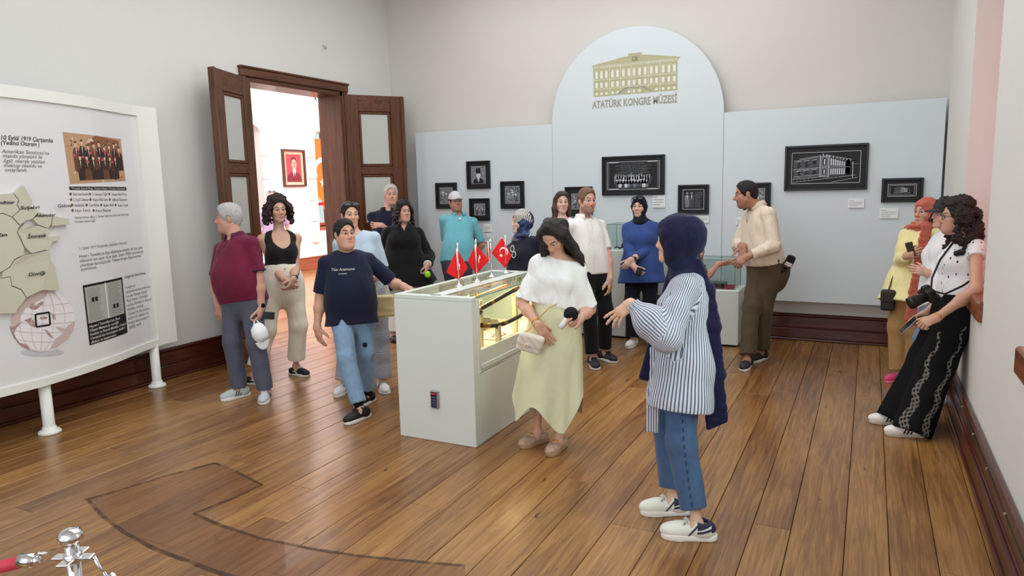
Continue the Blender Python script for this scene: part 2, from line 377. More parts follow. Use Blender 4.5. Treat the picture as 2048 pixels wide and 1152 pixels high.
# cable clipped along the right baseboard
c = MB(); ys = np.linspace(1.0, 7.4, 40); c.tube([(XR-.047, y, .262+.004*math.sin(y*5)) for y in ys], .0035, 6, 0)
for y in np.arange(1.4, 7.4, .55): c.box((XR-.053, y-.006, .256), (XR-.042, y+.006, .27), 1, .002)
tag(c.build('wall_cable', [mat('cable_dark', (45, 40, 36), .6), mat('clip', (150, 140, 125), .5)]), 'thin dark cable clipped along the top of the right-hand wooden baseboard', 'cable')
# ------------------------------------------------------------------ doorway and leaves
D = empty('door_1', (XL, (DY0+DY1)/2, 0), kind='structure')
f = MB(); f.box((XL-.34, DY0, 0), (XL+.02, DY0+.055, DZ), 0, .004).box((XL-.34, DY1-.055, 0), (XL+.02, DY1, DZ), 0, .004); f.build('door_jamb', DOORW, D)
f = MB().box((XL-.34, DY0, DZ-.05), (XL+.02, DY1, DZ+.0), 0, .004); f.box((XL-.02, DY0-.07, DZ), (XL+.045, DY1+.09, DZ+.09), 0, .01); f.box((XL-.02, DY0-.08, DZ+.085), (XL+.06, DY1+.1, DZ+.11), 0, .008); f.build('lintel', DOORWY, D)
f = MB()
for y0, y1 in ((DY0-.07, DY0+.01), (DY1-.01, DY1+.09)):
    f.box((XL-.02, y0, 0), (XL+.03, y1, DZ), 0, .008); f.box((XL+.03, y0+.02, 0), (XL+.042, y1-.02, DZ), 0, .004)
f.build('architrave', DOORW, D)
FROST = NT('frosted_glass'); FROST.base(lin((192, 196, 192))); FROST = FROST.set(.42, 0, .5, 0, 0, 0)
def leaf(hinge, ang, flip):
    """door leaf from its hinge line; local x along the leaf, y its thickness"""
    wd, th, z0, z1 = .755, .055, .012, 2.945
    L = empty('door_leaf', (0, 0, 0)); L.parent = D
    ca, sa = math.cos(ang), math.sin(ang)
    def Q(x, y, z): return np.array([hinge[0]+ca*x-sa*y, hinge[1]+sa*x+ca*y, z])
    R = np.array([[ca, -sa, 0], [sa, ca, 0], [0, 0, 1]])
    def bx(mb, x0, x1, y0, y1, za, zb, bev=.004): mb.obox(Q((x0+x1)/2, (y0+y1)/2, (za+zb)/2), np.array([x1-x0, y1-y0, zb-za])/2, R, 0, bev)
    st = MB(); bx(st, 0, .165, 0, th, z0, z1); bx(st, wd-.165, wd, 0, th, z0, z1); bx(st, wd-.03, wd+.022, flip*(th/2)+th/2-.028, flip*(th/2)+th/2+.028, z0, z1, .012); st.build('stile', DOORW, L)
    rl = MB(); cuts = [(z1-.2, z1), (2.0-.05, 2.0+.05), (1.17, 1.30), (.72, .84), (z0, .26)]
    for za, zb in cuts: bx(rl, .165, wd-.165, .004, th-.004, za, zb)
    rl.build('rail', DOORWY, L)
    for za, zb in ((2.05, z1-.2), (1.30, 1.95)):
        p = MB(); bx(p, .165, wd-.165, th/2-.004, th/2+.004, za, zb, 0); p.build('pane', FROST, L)
    for za, zb in ((.84, 1.17), (.26, .72)):
        p = MB(); bx(p, .165, wd-.165, th/2-.012, th/2+.012, za, zb, 0); bx(p, .22, wd-.22, .008, th-.008, za+.055, zb-.055, .014); p.build('panel', DOORW, L)
    mo = MB()
    for za, zb in ((2.05, z1-.2), (1.30, 1.95), (.84, 1.17), (.26, .72)):
        for xa, xb, zc, zd in ((.165, .2, za, zb), (wd-.2, wd-.165, za, zb), (.165, wd-.165, za, za+.035), (.165, wd-.165, zb-.035, zb)): bx(mo, xa, xb, .006, th-.006, zc, zd, .009)
    mo.build('glazing_bead', DOORW, L)
    for zz in (2.62, 2.02, 1.2, .4):
        h = MB(); h.lathe([(.011, -.065), (.011, .065)], Q(-.004, th/2-flip*.03, zz), 8); h.obox(Q(.0, th/2, zz), np.array([.004, .024, .062]), R); h.build('hinge', mat('brass', (190, 140, 60), .3, 1), L)
    return L
leaf((XL+.035, DY0-.02), math.atan2(-.70, .265), 1)
leaf((XL+.035, DY1+.02), math.atan2(.63, .43), -1)
# ------------------------------------------------------------------ hall beyond the doorway
XH = -11.2
def hy(px, py): return on(0, XH, px, py)
o1 = hy(527, 400)[1]; o2 = hy(633, 400)[1]; OW = 1.25
z_s = hy(645, 453)[2]; z_t = hy(640, 285)[2]; ztop1 = z_t
wins = [(o1-OW, o1), (o2, o2+OW)]
w = MB().box((XH-.45, 2, 0), (XH, wins[0][0], 5)).box((XH-.45, wins[0][1], 0), (XH, wins[1][0], 5)).box((XH-.45, wins[1][1], 0), (XH, 17, 5))
for a, b in wins: w.box((XH-.45, a, 0), (XH, b, z_s)).box((XH-.45, a, z_t+.25), (XH, b, 5))
tag(w.build('wall_hall', HALLW), kind='structure')
tag(MB().box((XH-.45, 16.6, 0), (XL-.3, 17, 5)).box((XH-.45, 2, 0), (XL-.33, 2.3, 5)).build('wall_hall_far', HALLW), kind='structure')
tag(MB().box((XH-.5, 2, 5), (XL-.33, 17, 5.1)).box((XL-.33, YB+.3, 0), (XL-.1, 17, 5)).box((XL-.34, 2, HC), (XL-.2, 17, 5)).build('wall_hall_near', HALLW), kind='structure')
base_run('baseboard_hall', XH, 2.3, XH, 16.6, 1, 0, wood('hall_base_wood', (120, 56, 34), (170, 96, 62), 1, .8, .3, .25))
STONE = mat('surround_stone', (222, 212, 208), .85, var=.08, vscale=6, bump=.3, bscale=30)
ORANGE = NT('backlit_cloth'); ORANGE.base(lin((232, 60, 20))); ORANGE.b.inputs['Emission Color'].default_value = lin((255, 140, 20)); ORANGE.b.inputs['Emission Strength'].default_value = 0.75; ORANGE = ORANGE.m  # emission put into the cloth stands in for daylight shining through it
for i, (a, b) in enumerate(wins):
    W_ = empty('window_%d' % (i+3), (XH, (a+b)/2, z_s), kind='structure'); s = MB(); mid = (a+b)/2; zr = z_t
    def arch(u, rr): return (mid+(OW/2+rr)*math.cos(u), zr+.12+(.22+rr)*math.sin(u))
    outer = [arch(u, .22) for u in np.linspace(0, PI, 13)]; inner = [arch(u, 0) for u in np.linspace(0, PI, 13)]
    for k in range(12): s.prism([inner[k], outer[k], outer[k+1], inner[k+1]], lambda y, z, d: (XH+d, y, z), -.4, .05)
    for yy in (a-.215, b-.005):
        for k in range(5):
            za = z_s-.35+k*(zr+.12-z_s+.35)/5; zb = z_s-.35+(k+1)*(zr+.12-z_s+.35)/5; s.box((XH-.4, yy, za+.004), (XH+.05, yy+.22, zb-.004), 0, .008)
    s.build('window_surround', STONE, W_)
    fr = MB()
    for y0, y1, za, zb in ((a, a+.06, z_s, zr+.3), (b-.06, b, z_s, zr+.3), (a, b, z_s, z_s+.07), (mid-.03, mid+.03, z_s, zr+.3), (a, b, (z_s+zr)/2, (z_s+zr)/2+.06)): fr.box((XH-.34, y0, za), (XH-.28, y1, zb), 0, .005)
    fr.build('window_frame', wood('hall_window_wood', (120, 50, 30), (170, 84, 52), 2), W_)
    MB().box((XH-.3, a, z_s-.07), (XH+.04, b, z_s), 0, .008).build('window_sill', wood('hall_window_wood', (0, 0, 0), (0, 0, 0)), W_)
    MB().box((XH-.315, a+.06, z_s+.07), (XH-.309, b-.06, zr+.25)).build('pane', glass('window_glass'), W_)
# red banner hung inside the right hall window
a, b = wins[1]; hb = empty('flag_curtain', (XH-.2, (a+b)/2, z_s), label='backlit orange-red flag curtain hanging in the hall window beyond the doorway', cat='curtain')
n = 24; vs = []; ztp = z_t+.1; 
for j in range(n+1):
    yy = a+.03+(OW-.06)*j/n; tri = abs(2*j/n-1)
    zb_ = z_s+.12+.55*(1-abs(1-2*((j/n*2) % 1)))
    vs += [(XH-.2+.02*math.sin(j*1.9), yy, ztp), (XH-.2+.02*math.sin(j*1.9+.5), yy, zb_)]
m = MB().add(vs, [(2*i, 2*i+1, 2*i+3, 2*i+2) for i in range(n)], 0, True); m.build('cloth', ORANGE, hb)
fn = lambda u, v, d: (XH-.17+d, u, v); m = MB(); cy = hy(649, 345); crescent_star(m, lambda u, v, d: (XH-.165, cy[1]+(v-0), cy[2]-(u)), -.1, .12, 1.0); m.build('crescent', mat('flag_white', (250, 246, 240), .7), hb)
for zz_ in (.75, 1.75): MB().box((XH-.19, a+.03, cy[2]-zz_), (XH-.16, b-.03, cy[2]-zz_+.07)).build('hem', mat('flag_red_dark', (190, 30, 20), .8), hb)
# framed portrait on the hall wall
c = [hy(*q) for q in ((566, 375), (610, 372), (607, 300), (561, 298))]; y0, y1 = (c[0][1]+c[3][1])/2, (c[1][1]+c[2][1])/2; z0, z1 = (c[0][2]+c[1][2])/2, (c[2][2]+c[3][2])/2
P = empty('framed_portrait', (XH, (y0+y1)/2, z0), label='dark wood framed red-toned portrait of a man in a suit on the hall wall', cat='picture')
fn = lambda u, v, d=0: (XH+.004+d, y0+u*(y1-y0), z0+v*(z1-z0))
f = MB()
for r in (rect(0, 0, .07, 1), rect(.93, 0, 1, 1), rect(.07, 0, .93, .05), rect(.07, .95, .93, 1)): f.prism(r, fn, 0, .05)
f.build('frame', mat('portrait_frame', (70, 40, 28), .4), P)
f = MB().prism(rect(.07, .05, .93, .95), fn, .0, .015); f.build('mount', mat('portrait_mount', (214, 176, 150), .8), P)
f = MB().flat(rect(.17, .13, .83, .87), fn, .017, 0)
f.flat([(.17, .13), (.83, .13), (.83, .22), (.7, .36), (.55, .42), (.4, .40), (.25, .34), (.17, .24)], fn, .019, 1)
f.flat([(.43, .40), (.5, .2), (.58, .41), (.56, .5), (.44, .5)], fn, .021, 3).flat([(.49, .38), (.53, .38), (.54, .2), (.5, .16), (.47, .2)], fn, .023, 1)
f.flat(oval(.5, .62, .12, .15), fn, .023, 2).flat([(.38, .62), (.37, .7), (.41, .78), (.5, .81), (.59, .78), (.63, .70), (.62, .62), (.58, .71), (.5, .74), (.42, .71)], fn, .025, 1)
for a_, b_ in ((.44, .64), (.55, .64)): f.flat(oval(a_, b_, .03, .012, 8), fn, .026, 1)
f.flat(oval(.5, .55, .04, .01, 8), fn, .026, 1).flat([(.49, .63), (.52, .63), (.53, .585), (.48, .585)], fn, .026, 4)
f.build('print', [mat('sepia_red', (170, 62, 66), .7), mat('sepia_dark', (112, 26, 40), .7), mat('sepia_face', (226, 150, 130), .7), mat('sepia_white', (236, 196, 180), .7), mat('sepia_mid', (200, 110, 100), .7)], P)
# exit sign
c0, c1 = hy(620, 203), hy(641, 190); S = empty('exit_sign', (XH, c0[1], c0[2]), label='small white exit sign with a black running figure on the hall wall', cat='sign')
MB().box((XH, c0[1], c0[2]-.06), (XH+.06, c1[1], c1[2]+.06), 0, .01).build('panel', mat('sign_white', (240, 236, 232), .4), S)
f = MB(); sw, sh = c1[1]-c0[1], c1[2]-c0[2]; fn = lambda u, v, d=0: (XH+.062+d, c0[1]+u*sw, c0[2]+v*sh)
for p, q, wd in (((.2, .1), (.32, .45), .08), ((.32, .45), (.42, .12), .08), ((.32, .45), (.34, .75), .12), ((.34, .7), (.2, .55), .06), ((.34, .72), (.48, .6), .06), ((.6, .5), (.85, .5), .1), ((.85, .5), (.95, .15), .05)): f.flat(strokeline(p, q, wd), fn)
f.flat(oval(.37, .9, .05, .09, 8), fn).build('symbol', BLACKF, S)
# ------------------------------------------------------------------ exhibition panel wall
YP = 8.10
def pp(px, py): p = on(1, YP, px, py); return p[0], p[2]
EX = empty('exhibition_display', (-2.5, YP+.02, .43), label='pale grey-white exhibition panel wall with a tall arched centre and museum crest', cat='panel')
xa, xb, xc, xd = pp(830, 266)[0], pp(1104, 247)[0], pp(1448, 222)[0], pp(1894, 195)[0]; zt = pp(1104, 248)[1]; zb = pp(1547, 601)[1]
fn = lambda u, v, d=0: (u, YP-d, v)
g = .0018
MB().box((xa, YP, zb), (xb-g, YP+.045, zt), 0, .002).build('panel', PANELW, EX)
MB().box((xc+g, YP, zb), (xd, YP+.045, zt), 0, .002).build('panel', PANELW, EX)
R_ = (xc-xb)/2; xm = (xb+xc)/2
MB().prism([(xb+g, zb), (xc-g, zb)]+[(xm+(R_-g)*math.cos(t), zt+R_*math.sin(t)) for t in np.linspace(0, PI, 41)], fn, 0, -.045).build('panel', PANELW, EX)
MB().box((xa+.05, YP+.045, zb+.1), (xd-.05, YB-.002, zb+.16)).box((xa+.05, YP+.045, zt-.2), (xd-.05, YB-.002, zt-.14)).build('batten', mat('batten', (150, 140, 125), .8), EX)
# crest: building print and lettering
KH = mat('print_khaki', (178, 176, 138), .6); KHD = mat('print_khaki_dark', (140, 138, 108), .6); PRW = mat('print_white', (226, 228, 220), .6); TXG = mat('print_grey', (158, 156, 140), .6)
bl, bb = pp(1187, 194); br, bt = pp(1358, 112); bb2 = pp(1354, 183)[1]; bt = (pp(1184, 131)[1]+pp(1358, 112)[1])/2; bw, bh = br-bl, bt-bb
fc = lambda u, v, d=0: (bl+u*bw, YP-.0012-d, bb+v*bh)
f = MB(); f.flat([(0, 0), (.985, 0), (.985, .9), (1.02, .97), (.98, 1.0), (.62, 1.16), (.58, 1.16), (.58, 1.24), (.42, 1.24), (.42, 1.16), (.38, 1.16), (.02, 1.0), (-.02, .97), (0, .9)], fc, .0004, 0)
xs = [.04, .1, .16, .235, .295, .365, .43, .49, .555, .62, .69, .75, .825, .89, .95]
for x in xs:
    f.flat(rect(x-.015, .56, x+.015, .76), fc, .0008, 1).flat(rect(x-.02, .775, x+.02, .79), fc, .0008, 1).flat(rect(x-.015, .27, x+.015, .43), fc, .0008, 1)
    if not .3 < x < .42 and not .56 < x < .72: f.flat(rect(x-.014, .04, x+.014, .12), fc, .0008, 1)
for v in (.5, .53, .22, .245, .87, .95): f.flat(rect(.005, v, .98, v+.006), fc, .0009, 1)
for i in range(30):
    for v in (.515, .23): f.flat(rect(.01+i*.0325, v-.028, .014+i*.0325, v+.03), fc, .0009, 1)
for i in range(60): f.flat(rect(.012+i*.0162, .9, .02+i*.0162, .93), fc, .0009, 1)
for u in (.2, .33, .455, .655, .79): f.flat(rect(u-.002, .02, u+.002, .94), fc, .001, 1)
f.flat(strokeline((.3, .03), (.39, .19), .04), fc, .0012, 3).flat(strokeline((.69, .03), (.6, .19), .04), fc, .0012, 3).flat(rect(.385, .18, .61, .21), fc, .0012, 3)
f.flat(rect(.465, 1.0, .535, 1.14), fc, .0012, 2); crescent_star(f, lambda a, b, d: fc(.49+a*.06, 1.07+b*.25, .0016), 0, 0, .5, 0, 1)
f.build('building_print', [KH, PRW, KHD, TXG], EX)
f = MB(); tx, tz = pp(1185, 217); letters(f, 'ATATÜRK KONGRE MÜZESİ', .118, lambda a, b, d: (a, YP-.0012-d, b), tx, tz, width=pp(1355, 204)[0]-tx, bold=.0035); f.build('lettering', TXG, EX)
# ------------------------------------------------------------------ framed prints on the panels
def pic(name, x0p, y0p, x1p, y1p, art, label, border=.2, cat='picture', lines=True):
    """framed print from its top-left and bottom-right corners in the photograph"""
    u0, v1 = pp(x0p, y0p); u1, v0 = pp(x1p, y1p); w_, h_ = u1-u0, v1-v0; b = min(w_, h_)*border
    P = empty(name, ((u0+u1)/2, YP, v0), label=label, cat=cat, group='black framed prints on the exhibition panel')
    fr = lambda u, v, d=0: (u0+u, YP-.001-d, v0+v); t = .022
    f = MB()
    for x_, y_, xx, yy in ((0, 0, t, h_), (w_-t, 0, w_, h_), (t, 0, w_-t, t), (t, h_-t, w_-t, h_)): f.box(fr(x_, y_, 0), fr(xx, yy, .032), 0, .003)
    f.build('frame', BLACKF, P); MB().box(fr(t, t, 0), fr(w_-t, h_-t, .014)).build('mount', BLACKM, P)
    iw, ih = w_-2*b, h_-2*b; fa = lambda u, v, d=0: fr(b+u*iw, b+v*ih, .0146+d)
    f = MB()
    if lines:
        e = .004
        for q in (rect(-.01, -.01, 1.01, -.01+e/ih), rect(-.01, 1.01-e/ih, 1.01, 1.01), rect(-.01, -.01, -.01+e/iw, 1.01), rect(1.01-e/iw, -.01, 1.01, 1.01)): f.flat(q, fa, .0002, 0)
    art(f, fa, iw, ih); f.build('print', [INKW, INKG, INKD, BLACKM], P); return P
rr = random.Random(5)
def art_fig(f, fa, u, v, h, a, mi=0, seat=False):
    """small standing figure"""
    w_ = h*a
    f.flat(oval(u, v+h*.9, w_*.13, h*.085, 8), fa, .0008, mi).flat([(u-w_*.22, v+h*.78), (u+w_*.22, v+h*.78), (u+w_*.2, v+h*.4), (u+w_*.15, v), (u-w_*.15, v), (u-w_*.2, v+h*.4)], fa, .0006, rr.choice((1, 1, 0, 2)))
    f.flat([(u-w_*.05, v+h*.78), (u+w_*.05, v+h*.78), (u, v+h*.5)], fa, .0009, 0); f.flat(rect(u-w_*.01, v, u+w_*.01, v+h*.38), fa, .0009, 3)
def art_group(f, fa, iw, ih):
    for k in range(6):
        w_ = rr.uniform(.25, .42) if k else .22; f.flat(rect(.5-w_, .92-k*.065, .5+w_, .935-k*.065), fa, .0004, 1)
        for _ in range(12): x = rr.uniform(.5-w_, .5+w_); f.flat(rect(x, .915-k*.065, x+.008, .94-k*.065), fa, .0006, 3)
    for i in range(14): art_fig(f, fa, .17+i*.05, .2, .34+rr.uniform(-.03, .05), ih/iw, 1)
    for i in range(11): art_fig(f, fa, .19+i*.058, .06, .3+rr.uniform(-.03, .03), ih/iw, 0)
    for u in (0, 1):
        for v in (0.0, 1.0): f.flat(rect(u*.75+.03, v*.97+.005, u*.75+.22, v*.97+.025), fa, .0005, 0)
    for u in (.015, .975): f.flat(rect(u, .02, u+.01, .98), fa, .0005, 1)
def art_noise(n, dens=.5):
    def g(f, fa, iw, ih):
        f.flat(rect(0, 0, 1, 1), fa, .0003, 1)
        for _ in range(n):
            x, y = rr.random()*.93, rr.random()*.93; f.flat([(x, y), (x+rr.uniform(.02, .1), y+rr.uniform(-.02, .04)), (x+rr.uniform(.02, .09), y+rr.uniform(.02, .09)), (x-.01, y+rr.uniform(.01, .07))], fa, .0005+rr.random()*.0004, rr.choice((0, 2, 3, 3)))
        for i in range(3): art_fig(f, fa, .25+.25*i, .05, rr.uniform(.5, .75), ih/iw*.9, 0)
    return g
def art_bust(f, fa, iw, ih):
    f.flat(rect(0, 0, 1, 1), fa, .0003, 1)
    for _ in range(60):
        x, y = rr.random()*.9, rr.random()*.95; f.flat(rect(x, y, x+rr.uniform(.02, .1), y+.012), fa, .0004, rr.choice((0, 2)))
    f.flat([(.12, 0), (.88, 0), (.85, .18), (.68, .3), (.5, .34), (.34, .3), (.16, .18)], fa, .0007, 3).flat([(.42, .32), (.58, .32), (.55, .12), (.5, .05), (.45, .12)], fa, .0009, 0).flat([(.48, .28), (.53, .28), (.52, .05), (.49, .05)], fa, .0011, 3)
    f.flat(oval(.5, .5, .14, .2), fa, .001, 0).flat([(.34, .58), (.66, .58), (.68, .84), (.6, .9), (.4, .9), (.32, .84)], fa, .0012, 3)
    for u in (.44, .56): f.flat(oval(u, .53, .035, .018, 8), fa, .0013, 3)
    f.flat(oval(.5, .41, .05, .012, 8), fa, .0013, 3).flat(rect(.49, .44, .52, .5), fa, .0013, 1)
def art_pair(f, fa, iw, ih):
    for u in (.2, .42): art_fig(f, fa, u, .08, .82, ih/iw*.75, 1)
    for k in range(15):
        e = rr.uniform(.8, .95); f.flat(rect(.58, .86-k*.055, e, .88-k*.055), fa, .0004, 1)
        for _ in range(7): x = rr.uniform(.6, .9); f.flat(rect(x, .855-k*.055, x+.012, .885-k*.055), fa, .0006, 3)
def art_house(f, fa, iw, ih, sc=1.0, ox=0, oy=0):
    q = lambda u, v: (ox+u*sc, oy+v*sc)
    P = lambda pts, mi=0, d=.0006: f.flat([q(*p) for p in pts], fa, d, mi)
    def Ls(pq, w_=.008, mi=0): f.flat(strokeline(q(*pq[0]), q(*pq[1]), w_*sc), fa, .001, mi)
    P([(.02, .12), (.42, .2), (.42, .86), (.02, .74)], 2); P([(.42, .2), (.55, .18), (.55, .9), (.42, .86)], 1); P([(.55, .2), (.86, .28), (.86, .72), (.55, .84)], 2); P([(.8, .27), (.86, .28), (.86, .72), (.8, .74)], 1)
    for a_, b_ in (((.02, .74), (.42, .86)), ((.1, .8), (.43, .9)), ((.02, .45), (.42, .5)), ((.02, .22), (.42, .28)), ((.42, .86), (.55, .9)), ((.55, .88), (.88, .74)), ((.55, .52), (.86, .5)), ((.42, .2), (.42, .88)), ((.55, .18), (.55, .9)), ((0, .04), (.5, .14)), ((.5, .14), (.95, .24)), ((.0, .14), (.5, .22)), ((.6, .03), (.97, .16))): Ls((a_, b_))
    for i in range(3):
        x = .08+i*.115; y = i*.02
        for zz, h in ((.52, .17), (.26, .12)): P([(x, zz+y), (x+.05, zz+y+.01), (x+.05, zz+y+h), (x+.025, zz+y+h+.04), (x, zz+y+h)], 3, .0008); Ls(((x-.012, zz+y+h+.02), (x+.06, zz+y+h+.04)), .014)
    for zz, h in ((.58, .2), (.28, .15)): P([(.455, zz), (.515, zz), (.515, zz+h), (.485, zz+h+.05), (.455, zz+h)], 3, .0008); P([(.475, zz+.02), (.495, zz+.02), (.495, zz+h), (.475, zz+h)], 0, .0009)
    for i in range(7):
        x = .575+i*.032; P([(x, .56-.004*i), (x+.017, .56-.004*i), (x+.017, .78-.02*i), (x, .79-.02*i)], 0, .0008); P([(x, .27), (x+.017, .272), (x+.017, .46), (x, .47)], 0, .0008)
    for i in range(9): Ls(((.46+i*.05, .95-.028*i), (.465+i*.05, .87-.022*i)), .012)
    for i in range(16): Ls(((.02+i*.058, .05+.012*i), (.02+i*.058, .13+.008*i)), .006, 1)
    for i in range(90): x, y = rr.uniform(.02, .4), rr.uniform(.14, .7); Ls(((x, y), (x+rr.uniform(.01, .04), y+.004)), .004, rr.choice((0, 1, 1)))
    Ls(((.9, .15), (.9, .66)), .008); Ls(((.86, .6), (.99, .58)), .004)
pic('picture_frame', 872, 366, 916, 417, art_noise(60), 'small black framed print half hidden behind the man in the grey cap')
pic('picture_frame', 934, 323, 982, 377, art_bust, 'small black framed bust portrait of an officer in fur hat, highest left')
pic('picture_frame', 940, 397, 981, 441, art_noise(50), 'small black framed group photograph hanging right below the officer bust portrait', .24)
pic('picture_frame', 1002, 363, 1050, 417, art_noise(70), 'black framed print on the left panel above the patterned headscarf')
pic('picture_frame', 1131, 374, 1186, 432, art_noise(60), 'black framed print mostly hidden behind the bearded man in the white polo shirt', .24)
pic('picture_frame', 1205, 314, 1330, 389, art_group, 'wide black framed group photograph with white text lines, on the centre panel', .15)
pic('picture_frame', 1357, 370, 1418, 428, art_pair, 'black framed print of two standing figures beside a column of text', .17)
pic('picture_frame', 1488, 366, 1541, 420, art_noise(50), 'black framed print mostly hidden behind the head of the man in the cream shirt', .22)
pic('picture_frame', 1571, 293, 1734, 379, lambda f, fa, iw, ih: art_house(f, fa, iw, ih), 'largest black framed print on the right panel, white line drawing of a long building', .16)
def art_small(f, fa, iw, ih):
    for e, o in ((.008, .06),):
        for q in (rect(o, o*1.6, 1-o, o*1.6+.02), rect(o, 1-o*1.6-.02, 1-o, 1-o*1.6), rect(o, o*1.6, o+e, 1-o*1.6), rect(1-o-e, o*1.6, 1-o, 1-o*1.6)): f.flat(q, fa, .0004, 0)
    art_house(f, fa, iw, ih, .62, .2, .18)
pic('picture_frame', 1764, 357, 1845, 404, art_small, 'small landscape black framed building print at the right end of the panel', .25)
def card(x0p, y0p, x1p, y1p, label):
    u0, v1 = pp(x0p, y0p); u1, v0 = pp(x1p, y1p); K = empty('caption_card', ((u0+u1)/2, YP, v0), label=label, cat='label', group='caption cards under the framed prints')
    MB().box((u0, YP-.014, v0), (u1, YP-.001, v1), 0, .0015).build('plate', mat('card_white', (236, 240, 240), .5), K)
    f = MB(); w_, h_ = u1-u0, v1-v0; fn = lambda a, b, d=0: (u0+a*w_, YP-.0144-d, v0+b*h_)
    for k in range(4):
        e = (.35, .9, .85, .6)[k]; f.flat(rect(.07, .8-k*.19, e, .85-k*.19), fn)
    f.flat(rect(.07, .06, .93, .08), fn).build('print', mat('card_text', (150, 156, 160), .6), K)
card(1306, 390, 1331, 416, 'white caption card under the wide group photograph'); card(1394, 431, 1418, 446, 'white caption card under the print of two standing figures')
card(1697, 398, 1728, 416, 'white caption card under the largest building print'); card(1760, 417, 1796, 437, 'white caption card under the small landscape building print')
card(968, 449, 984, 464, 'upper white caption card beside the elbow of the man in turquoise'); card(968, 468, 984, 484, 'lower white caption card beside the elbow of the man in turquoise'); card(1473, 436, 1492, 450, 'white caption card beside the chest of the man in the cream shirt')
# ------------------------------------------------------------------ pedestals with glass cases
def pedestal(x0, x1, y0, y1, h, gx0, gx1, gh, label):
    P = empty('display_pedestal', ((x0+x1)/2, (y0+y1)/2, 0), label=label, cat='pedestal', group='white pedestals before the panel')
    MB().box((x0, y0, .02), (x1, y1, h), 0, .008).build('body', CASEW, P); MB().box((x0+.03, y0+.03, 0), (x1-.03, y1-.03, .02)).build('plinth', GAPM, P)
    t = .006; G = glass('case_glass', (248, 252, 251)); gy0, gy1 = y0+.03, y1-.03
    for lo, hi in (((gx0, gy0, h), (gx1, gy0+t, h+gh)), ((gx0, gy1-t, h), (gx1, gy1, h+gh)), ((gx0, gy0+t, h), (gx0+t, gy1-t, h+gh)), ((gx1-t, gy0+t, h), (gx1, gy1-t, h+gh)), ((gx0, gy0, h+gh), (gx1, gy1, h+gh+t))): MB().box(lo, hi).build('pane', G, P)
    e = MB(); E_ = mat('glass_edge', (120, 160, 150), .2)
    for xx in (gx0, gx1):
        for yy in (gy0, gy1): e.tube([(xx, yy, h), (xx, yy, h+gh)], .004, 6)
    for yy in (gy0, gy1): e.tube([(gx0, yy, h+gh+.003), (gx1, yy, h+gh+.003)], .004, 6)
    for xx in (gx0, gx1): e.tube([(xx, gy0, h+gh+.003), (xx, gy1, h+gh+.003)], .004, 6)
    e.build('glass_edge', E_, P); return P
pedestal(-3.02, -2.325, 7.62, 8.03, 1.01, -2.65, -2.36, .285, 'tall white pedestal with a glass case beside the woman in the blue tunic')
pedestal(-1.98, -1.185, 7.60, 8.03, .61, -1.95, -1.235, .315, 'low white pedestal with a wide glass case beside the man in the cream shirt')
# small dark relic in the left case
K = empty('iron_relic', (-2.5, 7.8, 1.011), label='small dark curled metal relic inside the left glass case', cat='exhibit')
m = MB(); m.tube([(-2.6+.012*i, 7.76+.02*math.sin(i*.8), 1.02+.012*abs(math.sin(i*.55))) for i in range(16)], .008, 7)
m.tube([(-2.48+.03*math.cos(a), 7.78, 1.045+.03*math.sin(a)) for a in np.linspace(0, 6.2, 14)], .006, 7); m.tube([(-2.54, 7.8, 1.02), (-2.50, 7.84, 1.12)], .004, 6); m.build('body', mat('iron', (40, 38, 36), .5, .6), K)
K = empty('black_document_case', (-1.55, 7.78, .613), label='flat black box on a crimson cloth inside the low glass case', cat='exhibit')
MB().box((-1.9, 7.69, .622), (-1.35, 7.86, .672), 0, .008).build('box', mat('lacquer', (22, 22, 24), .3), K); MB().box((-1.93, 7.66, .612), (-1.26, 7.98, .62)).build('cloth', mat('crimson', (150, 12, 52), .7), K)
K = empty('pen_stand', (-1.62, 7.9, .623), label='thin black upright pen leaning in the low glass case', cat='pen'); MB().tube([(-1.64, 7.9, .626), (-1.6, 7.91, .84)], [.011, .008], 8).build('barrel', mat('lacquer', (22, 22, 24), .3), K)
# nail in the back of the left wall (small hook)
m = MB(); hk = on(0, XL, 648, 94); m.tube([hk+np.array([.0, -.02, .02]), hk+np.array([.02, -.022, -.01]), hk+np.array([.025, 0, -.03]), hk+np.array([.02, .022, -.01]), hk+np.array([0, .02, .02])], .004, 6)
tag(m.build('wall_hook', mat('hook_grey', (150, 146, 138), .4)), 'small grey wire hook high on the left wall above the doorway', 'hook')
# ------------------------------------------------------------------ curved information board
_by = np.array([1.2, 1.8, 2.3, 2.7, 2.95, 3.3, 3.65, 3.98, 4.2, 4.42]); _bx = np.array([-5.52, -5.43, -5.38, -5.37, -5.37, -5.45, -5.56, -5.72, -5.80, -5.82])
_ys = np.linspace(1.2, 4.42, 240); _k = np.exp(-np.linspace(-2, 2, 31)**2); _k /= _k.sum(); _xs = np.convolve(np.pad(np.interp(_ys, _by, _bx), 15, mode='edge'), _k, 'valid')
def BX(y): return float(np.interp(y, _ys, _xs))
def bf(y, z, d=0.0):
    """point on the board, d out of its face"""
    s = (BX(y+.02)-BX(y-.02))/.04; n = np.array([1, -s, 0.])/math.hypot(1, s); return np.array([BX(y), y, z])+n*d
def bp(px, py):
    x = -5.5
    for _ in range(25):
        p = on(0, x, px, py); x = .5*x+.5*BX(min(max(p[1], 1.2), 4.42))
    return p[1], p[2]
BZ0, BZ1, BY0, BY1 = .40, 2.50, 1.4, 4.20
IB = empty('information_board', (-5.5, 3.4, 0), label='large curved white information board with a raised district map on two white posts', cat='board')
